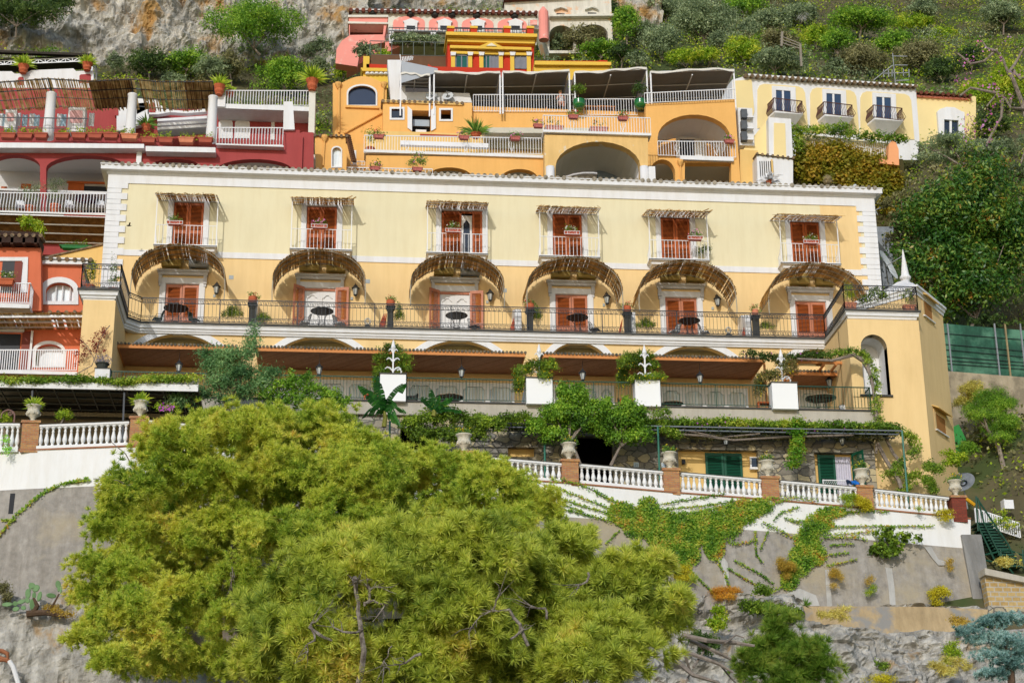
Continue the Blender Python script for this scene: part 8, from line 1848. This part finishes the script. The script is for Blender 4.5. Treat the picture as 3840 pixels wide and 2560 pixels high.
m.tube([c+s*np.array((25*math.cos(t),0,25*math.sin(t)-0)) for t in np.linspace(-.3,3.0,14)][:]+[c+s*np.array((-25,0,-10))],.03,6); m.tube([c+s*np.array((25,0,0)),c+s*np.array((24,0,-60))],.03,6); m.tube([c+s*np.array((8+10*math.cos(t)*(1-t/10),0,8+10*math.sin(t)*(1-t/10))) for t in np.linspace(0,8,20)],.022,5)
m.build('scrolled_iron_arch',mat('rust_pink_iron','#8a6a62',.7,.15,5),None,top=('rusty scrolled iron arch at the left edge under the glass pergola','arch'))
# rows of planters on the red house terrace
RP=[(0,60),(64,124),(129,179),(203,261),(267,324),(328,384),(386,444),(453,517),(528,584),(592,650),(668,728),(742,798)]
ordn=['first','second','third','fourth','fifth','sixth','seventh','eighth','ninth','tenth','eleventh','twelfth']
for i,(a,b) in enumerate(RP):
    pale=i in(7,10); Y=6.6; yb_=522 if i<7 else (525 if i==7 else 539); w=X(b,520,Y)-X(a,520,Y)
    boxpot('planter_box','%s terracotta planter box, %s from the left, on the red house terrace'%('pale orange' if pale else 'dull red',ordn[i]),(a+b)/2,yb_,Y,w*.97,.3,TERRA2 if pale else mat('dull_red_terracotta','#a85540',.8,.1,3),[(-.3,.15,.22,.2),(0,.18,.24,.24),(.3,.14,.22,.2),(-.15,.3,.12,.16),(.2,.3,.12,.16)],LIME_L,'planter boxes on the red house terrace',size=.13,d=.5,dens=.7)
def yucca(label,px,py,Y,r,h,L,n=110,mt=TERRA,lm=None):
    x,_,z=at(px,py,Y); T=thing('yucca_pot',label,'potted plant',(x,Y,z),'potted yuccas on piers'); m=MB(); m.lathe((x,Y,z),[(r*.6,0),(r*.55,h*.1),(r*.8,h*.35),(r*.75,h*.6),(r,h*.9),(r*1.05,h),(r*.85,h)],14); m.build('pot',mt,T); m=MB(); spikes(m,(x,Y,z+h),n,L,.04,.9,.1); m.build('foliage',lm or L_YELLOW,T)
yucca('yucca in an ornate terracotta pot on the upper parapet, left one',86,275,13.2,.35,.55,.9)
yucca('yucca in a terracotta pot on the upper parapet, right one by the truss end',326,265,13.2,.35,.5,.8)
yucca('yucca in a dark terracotta pot on the pier right of the reed pergola',821,357,10.6,.38,.65,.9)
yucca('large yucca with brown skirt in a terracotta pot by the white wall',1170,340,10.8,.4,.75,1.2,160)
yucca('small agave pot behind the curved white railing',862,362,11.4,.3,.35,.5,50)
yucca('green agave in a terracotta pot on the red house terrace',548,492,9,.3,.4,.9,60,lm=L_GERAN)
yucca('palm like plant in a pink pot behind the long white railing',1785,518,10.6,.35,.3,1.3,90,lm=L_GERAN)
potted('olive_pot','left potted olive tree on the red house arcade balcony',110,790,6,.35,.4,TERRA,[(0,0,1.6,1.5,1.3),(-.9,0,2.8,1.3,1.2),(.7,0,3.2,1.1,1.1)],OLIVE_L,'potted olives on the arcade',asp=.3,size=.12,dens=.7,z=Z(110,800,6))
potted('olive_pot','right potted olive tree on the red house arcade balcony',205,790,6,.35,.5,TERRA,[(0,0,1.8,1.4,1.4),(-.7,0,3.2,1.2,1.2),(.5,0,3.8,1.0,1.2)],OLIVE_L,'potted olives on the arcade',asp=.3,size=.12,dens=.7,z=Z(205,800,6))
round_table(X(320,790,5.7),5.7,Z(320,800,5.7),.7,'dark glass topped round table on the red house arcade balcony',GLASS,.9,'tables of the red house')
for px,lb in ((262,'white wicker chair left of the glass topped table'),(375,'white wicker chair right of the glass topped table'),(75,'white wicker chair at the far left of the arcade balcony')): chair(X(px,790,5.6),5.6,Z(px,800,5.6),rng.uniform(-.5,.5),lb,WHITE,'white chairs of the red house')
tree('bougainvillea','green bush with purple flowers before the cane backed awning','bush',PB((120,850,40,30,3.5),(90,830,25,20,3.5),(150,870,25,25,3.5)),LIME_L,size=.13,dens=.8)
boxpot('planter_box','long green planter under the cane backed awning, left of the hotel',285,935,4.5,1.7,.15,mat('green_box','#2f7a44',.6,.1,3),[(-.3,.08,.15,.08),(0,.08,.2,.09),(.3,.08,.2,.08)],L_SHRUB,size=.1,d=.5)
boxpot('flower_box','red flower box full of white geraniums on the orange house balcony',22,1070,-5.2,.75,.3,TERRA,[(-.25,.25,.3,.28),(.1,.3,.35,.3),(.35,.2,.25,.25)],L_SHRUB,fl=L_WHITEF,nf=14)
# pots and boxes of the amber house
FBX=[(1420,520,9.7,'ornate pink flower box with red flowers at the left end of the long railing'),(1740,524,9.7,'ornate pink flower box before the palm on the long railing'),(1932,527,9.7,'ornate pink flower box at the right part of the long railing'),(2150,446,8.8,'ornate pink flower box, left of two on the upper white railing'),(2336,452,8.8,'ornate pink flower box with red leaves, right one on the upper white railing'),(1406,640,8.8,'ornate flower box with pink flowers on the lowest white rail'),(1565,643,8.8,'ornate flower box with tall bush on the lowest white rail'),(2735,538,11.2,'ornate pink flower box on the loggia railing'),(2019,480,9.5,'pink flower box at the corner where the two railings meet')]
for i,(px,py,Y,lb) in enumerate(FBX):
    boxpot('flower_box',lb,px,py,Y,.62,.22,mat('ornate_pink_box','#b0645c',.8,.4,14),[(-.3,.2,.3,.3),(.1,.3,.35,.35),(.4,.15,.25,.25)] if i!=6 else [(-.5,.5,.5,.6),(.1,.8,.6,.8),(.6,.6,.5,.6)],L_GERAN,'flower boxes of the amber house',fl=L_RED if i in(0,4,3) else L_PINK,nf=10,size=.1,d=.3)
for px,py,lb in ((2078,493,'long pink trough, left one, behind the upper white railing'),(2245,498,'long pink trough, right one, behind the upper white railing')): boxpot('trough',lb,px,py,9.4,1.1,.28,mat('pink_trough','#c98a7c',.8,.1,4),[(-.2,.25,.2,.35),(.2,.2,.2,.3)],L_GERAN,'pink troughs of the amber house',fl=L_RED,nf=4,size=.1,dens=.5)
potted('lemon_tree_pot','small potted tree at the left end of the long white railing',1388,567,10.5,.3,.3,TERRA,[(0,0,1.6,.9,1.5),(-.3,0,3.4,.9,.8),(.6,0,3.2,.6,.6)],L_SHRUB,size=.12,z=Z(1388,572,10.5))
GP_=mat('green_glazed_pot','#1f6a2c',.15,.1,3,spec=.8)
for px,lb in ((2172,'standard bush in a glossy green pot, left one on the roof terrace'),(2402,'standard bush in a glossy green pot, right one on the roof terrace')):
    x,_,z=at(px,408,12.6); T=thing('green_glazed_pot',lb,'potted plant',(x,12.6,z),'green glazed pots'); m=MB(); m.lathe((x,12.6,z),[(.24,0),(.38,.15),(.42,.4),(.38,.55),(.4,.6),(.3,.6)],16); m.build('pot',GP_,T,smooth=True); m=MB(); m.tube([(x,12.6,z+.5),(x-.05,12.6,z+1.0)],.03,5); m.build('stem',BARKD,T); C,N=clumps([(x,12.6,z+1.35,.5,.5,.42)],60,8,.08,inner=.4); m=MB(); leaves(m,C,N,.12); m.build('foliage',L_SHRUB if px<2300 else L_DARK,T)
# diners' tables on the roof terrace and a seated person
for px,lb in ((2075,'dark dining table with centrepiece on the roof terrace, left'),(2270,'wooden dining table on the roof terrace behind the middle railing'),(2215,'small wooden dining table left of the middle one')):
    x,_,z=at(px,400,15); z0=z-.9; T=thing('dining_table',lb,'table',(x,15,z0),'dining tables on the roof terrace'); m=MB(); m.box(x-.6,x+.6,14.6,15.4,z0+.7,z0+.75); m.build('table_top',WOODF if px>2100 else DARKIN,T)
    for a in (-.5,.5):
        for b in (14.7,15.3): m=MB(); m.box(x+a-.03,x+a+.03,b-.03,b+.03,z0,z0+.7); m.build('leg',WOODF,T)
m=MB(); 
def person(px,py,Y,label):
    x,_,z=at(px,py,Y); me=bpy.data.meshes.new('person'); s=1.0
    J=[((0,0,0),.16),((0,-.02,.25),.15),((-.02,-.04,.45),.19),((-.02,-.08,.6),.07),((-.03,-.12,.75),.11),((-.03,-.13,.84),.1),
       ((.2,-.05,.5),.07),((.28,-.2,.28),.05),((.2,-.38,.3),.035),((.17,-.44,.32),.04),((-.24,-.05,.5),.07),((-.3,-.2,.28),.05),((-.15,-.36,.4),.035),((-.1,-.4,.5),.04),
       ((.12,-.3,-.02),.1),((.13,-.5,-.05),.08),((.13,-.5,-.4),.05),((.13,-.6,-.45),.04),((-.12,-.3,-.02),.1),((-.13,-.5,-.05),.08),((-.13,-.5,-.4),.05),((-.13,-.6,-.45),.04)]
    E=[(0,1),(1,2),(2,3),(3,4),(4,5),(2,6),(6,7),(7,8),(8,9),(2,10),(10,11),(11,12),(12,13),(0,14),(14,15),(15,16),(16,17),(0,18),(18,19),(19,20),(20,21)]
    me.from_pydata([j[0] for j in J],E,[]); o=bpy.data.objects.new('person',me); COL.objects.link(o); o.location=(x,Y,z); ORG[o.name]=(x,Y,z)
    mo=o.modifiers.new('skin','SKIN'); sv=me.skin_vertices[0].data
    for i,j in enumerate(J): sv[i].radius=(j[1],j[1]*.85)
    sv[0].use_root=True; o.modifiers.new('sub','SUBSURF').levels=1
    me.materials.append(mat('skin_tone','#c98f74',.6,.05,4)); tag(o,label,'person')
    for nm,lo,mt in (('patterned_top',((0,0,.0),(0,-.02,.25),(-.02,-.04,.47)),WC),): 
        m=MB(); m.tube([(x+a,Y+b,z+c) for a,b,c in lo],[.2,.19,.22],12); m.build(nm,mt,o)
    m=MB(); m.lathe((x-.03,Y-.1,z+.82),[(.02,-.12),(.115,-.04),(.13,.04),(.1,.11),(.02,.15)],10); m.build('hair',mat('light_hair','#a8825c',.7,.1,10),o)
person(2103,392,14.2,'seated person in a white patterned top behind the roof terrace railing')
# ================================================================ right hand extras
def dish(label,px,py,Y,r,ax,pole,mt):
    x,_,z=at(px,py,Y); T=thing('satellite_dish',label,'satellite dish',(x,Y,z),'satellite dishes'); d=unit(np.array(ax,float)); a=unit(np.cross(d,(0,0,1.))); b=np.cross(a,d); m=MB(); V=[np.array((x,Y,z))-d*.0]; n=24
    for k,(rr,dd) in enumerate(((.35,.03),(.7,.1),(1,.2))):
        for i in range(n): t=2*math.pi*i/n; V.append(np.array((x,Y,z))+d*dd*r+(a*math.cos(t)+b*math.sin(t))*rr*r)
    F=[(0,1+i,1+(i+1)%n) for i in range(n)]+[(1+k*n+i,1+k*n+(i+1)%n,1+(k+1)*n+(i+1)%n,1+(k+1)*n+i) for k in range(2) for i in range(n)]
    m.add(V,F); m.build('reflector',mt,T,smooth=True); m=MB(); m.bar((x,Y,z),tuple(np.array((x,Y,z))+d*r*1.1),.04); m.lathe(tuple(np.array((x,Y,z))+d*r*1.1),[(.02,-.06),(.07,0),(.02,.06)],8); m.bar((x,Y+.05,z),tuple(np.array((x,Y,z))+np.array(pole)),.06); m.build('arm_and_mast',mat('galvanised','#9a9c9c',.5,.1,3,metal=.4),T)
DM=mat('dish_white','#cfd4d6',.5,.05,2); DG=mat('dish_grey','#7c828a',.5,.25,4)
dish('large pale satellite dish between the hotel corner and the white spire',3322,998,1.5,.95,(.75,-.6,.35),(.2,.4,-1.2),DM)
dish('grey satellite dish tilted at the foot of the turret beside the last urn',3612,1812,-7.5,.62,(-.5,-.7,.5),(.2,.3,-1.2),DG)
dish('small dish on the white wall below the canvas awning, left one',1617,362,13.9,.36,(-.3,-1,.4),(0,.3,-.3),DM)
dish('small dish on the white wall below the canvas awning, right one',1680,362,13.9,.36,(-.3,-1,.4),(0,.3,-.3),DM)
dish('small dish on the hotel cornice corner against the golden creeper',3279,790,.6,.3,(.8,-.5,.3),(-.2,.2,-.1),DM)
# aerials
m=MB(); Y=19
for a,b,c,d in ((3347,200,3357,310),(3350,211,3402,212),(3355,245,3403,245),(3312,276,3408,273),(3360,303,3408,301),(3313,262,3314,290),(3331,262,3332,290),(3345,262,3345,288),(3387,258,3388,286),(3408,260,3409,290),(3347,245,3275,302)): m.bar(at(a,b,Y),at(c,d,Y),.05)
m.build('roof_aerial',mat('galvanised','#9a9c9c',.5,.1,3,metal=.4),None,top=('tall television aerial mast on the pale yellow house roof','aerial'))
m=MB(); Y=13.6
for a,b,c,d in ((1500,205,1503,228),(1503,232,1550,215),*[(1508+k*6,214-k*.5,1511+k*6,234-k*1.5) for k in range(7)]): m.bar(at(a,b,Y),at(c,d,Y),.05)
m.build('roof_aerial',WHITE2,None,top=('white fishbone aerial above the white block of the amber house','aerial'))
m=MB(); 
for a,b,c,d in ((2933,120,2930,175),(3000,165,3005,250)): m.bar(at(a,b,30),at(c,d,30),.16)
for k in range(3): m.bar(at(2925,135+k*12,30),at(3000,165+k*9,30),.07)
m.build('wooden_poles',mat('old_wood','#8a8274',.9,.2,4),None,top=('two old wooden poles with rails on the dry slope above the pale house','poles'))
tree('bare_shrub','bare white branched dead shrub on the green slope','shrub',[B(3015,70,18,22,48)],leaf3('bleached','#a8a49a','#c8c4ba','#dcd8ce',gain=1),size=.9,asp=.05,dens=.25)
# green mesh fence on the wall beyond the turret
f=Fr(3700,1300,1.5,8); T=thing('mesh_fence','green shade mesh fence on poles beyond the turret','fence',f.W(*[f.uz(3700,1400)[0],0,f.uz(3700,1400)[1]]))
a=[(3525,1212),(3860,1240),(3860,1420),(3700,1412),(3555,1398)]; panel('green_mesh',f,mat('green_netting','#2f5c48',.8,.4,1.2,.2,8,streak=.5,col2='#5c8a70',mixs=.6),a,-.04,0,T)
for x in (3558,3735,3775,3832): bx('fence_pole',f,mat('pole_tan','#9c8a66',.8,.2,3) if x==3775 else mat('galvanised','#9a9c9c',.5,.1,3,metal=.4),x,1215,x+5,1412,.0,.08,T)
m=MB(f)
for y0,y1 in ((1250,1275),(1290,1318),(1310,1340),(1335,1360),(1350,1372),(1362,1385)): P=[f.uz(3540+k*40,y0+(y1-y0)*k/8,.05) for k in range(9)]; m.tube([(u,.05+.03*math.sin(i*3),z) for i,(u,z) in enumerate(P)],.02,4)
m.build('strung_wires',IRON,T)
panel('rough_bank_wall',Fr(3700,1600,.5,8),mat('pale_rendered_rock','#b0a288',.95,.2,1,.4,6,col2='#8a7f6a',mixs=1.2,streak=.2),[(3540,1390),(3860,1415),(3860,2100),(3580,2100)],-2,0,None,top=('rough pale bank wall under the green mesh fence','wall'))
panel('green_plastic_sheet',Fr(3600,1700,-1.5,8),mat('bright_green_sheet','#3f9a4c',.6,.1,1.5),[(3573,1600),(3595,1590),(3620,1640),(3640,1690),(3645,1720),(3575,1720)],-.05,0,None,top=('bright green plastic sheet on the bank behind the turret','sheet'))
panel('wire_cage_wall',FY(4),mat('pale_grey_render','#8f959a',.8,.25,3),[(3286,850),(3350,850),(3350,1080),(3300,1080)],-.5,0,None,top=('pale grey wall with wire top between hotel corner and magnolia','wall'))
# iron stair with green rails at the right edge, block wall and path below
T=thing('garden_stair','steep outdoor stair with dark green railings at the right edge','stairs',at(3740,2080,-8)); m=MB()
for k in range(16):
    s=k/16; p=at(3660+s*120,1960+s*170,-8.5-s*.6); m.box(p[0]-.1,p[0]+.7,p[1]-.3,p[1]+.6,p[2]-.12,p[2]-.04)
m.build('treads',GREEN_IRON,T)
for P in ([(3665,1865),(3690,1960),(3760,2100),(3800,2150)],[(3665,1870),(3780,2040),(3800,2080)],[(3670,1975),(3740,2120)],[(3690,2080),(3780,2060),(3860,2090)],[(3695,2100),(3860,2130)],[(3752,2060),(3760,2130)],[(3835,2060),(3838,2130)],[(3660,1860),(3668,1990)]):
    m=MB(); m.tube([at(a,b,-9.2) for a,b in P],.045,6); m.build('green_rail',GREEN_IRON,T)
m=MB(); m.tube([at(3610,1860,-9),at(3655,1893,-9)],.09,7); m.build('yellow_pipe',mat('yellow_pipe','#d8a01c',.5,.1,3),None,top=('short yellow pipe behind the dark red end pier','pipe'))
f=Fr(3780,2200,-11.4,0); panel('tuff_block_wall',f,brickmat('tuff_blocks','#c2a870','#b0935c','#b5afa0',.4,.22,.03,.5),[(3690,2150),(3870,2185),(3870,2290),(3712,2280)],-.6,0,None,top=('yellow tuff block wall at the right edge beside the buttress','wall'))
panel('wall_coping',Fr(3780,2200,-11.6,0),CONC,[(3690,2130),(3870,2170),(3870,2190),(3692,2155)],-.8,.1,None,top=('grey concrete coping on the tuff block wall','coping'))
panel('rubble_footing',Fr(3780,2300,-11.7,0),STN,[(3705,2270),(3880,2285),(3880,2420),(3720,2420)],-.6,0,None,top=('grey rubble footing below the tuff block wall','wall'))
o=rail('picket_fence',Fr(3700,1960,-7.5,0),WHITE2,3655,1905,1960,3820,1960,2015,None,n=20,t=.06); tag(o,'leafy white picket fence beside the green stair','fence')
tree('bush','yellow green leaves growing through the white picket fence','bush',multi(3745,1955,70,40,-7.6,9,.4),LIME_L,size=.12,dens=.35)
x,_,z=at(3778,1895,-7); m=MB(); m.box(x-.2,x+.25,-7.2,-6.8,z-.2,z+.25); m.box(x-.25,x-.2,-7.25,-6.75,z-.22,z+.27); m.build('floodlight',WHITE2,None,top=('small white floodlight among leaves beyond the green stair','lamp'))
wshrub('dry grassy weeds along the path above the tuff block wall',3790,2110,60,18,leaf3('straw2','#7a7434','#a0944c','#bcae68'),size=.2,Y=-10.6,asp=.15)
wshrub('weedy green bush at the foot of the concrete buttress',3700,2330,22,26,LIME_L,size=.1,Y=-13.0,asp=.35,dens=.7)
wshrub('rusty weeds on the rock ledge beside the blue cedar',3600,2330,50,16,leaf3('dry_broom','#6a5a24','#8f7a30','#aa9440'),size=.1,Y=-14.6,asp=.3)
wshrub('patch of small green leaves in the rock crevice, lower right',3300,2500,40,18,L_SHRUB,size=.09,Y=-16.8,asp=.5)
# pipe at the bottom left corner
T=thing('drain_pipe','rusty and white drain pipe at the bottom left corner','pipe',at(40,2520,-17)); m=MB(); m.tube([at(-20,2435,-17),at(10,2440,-17),at(28,2450,-17),at(30,2470,-17),at(-20,2475,-17)],.09,8); m.tube([at(-10,2462,-17),at(36,2478,-17)],.09,8); m.build('rusty_elbow',mat('rusty_pipe','#9a6242',.7,.2,5),T); m=MB(); m.tube([at(34,2476,-17),at(50,2500,-17),at(75,2580,-17)],.1,8); m.build('white_pipe',WHITE2,T)
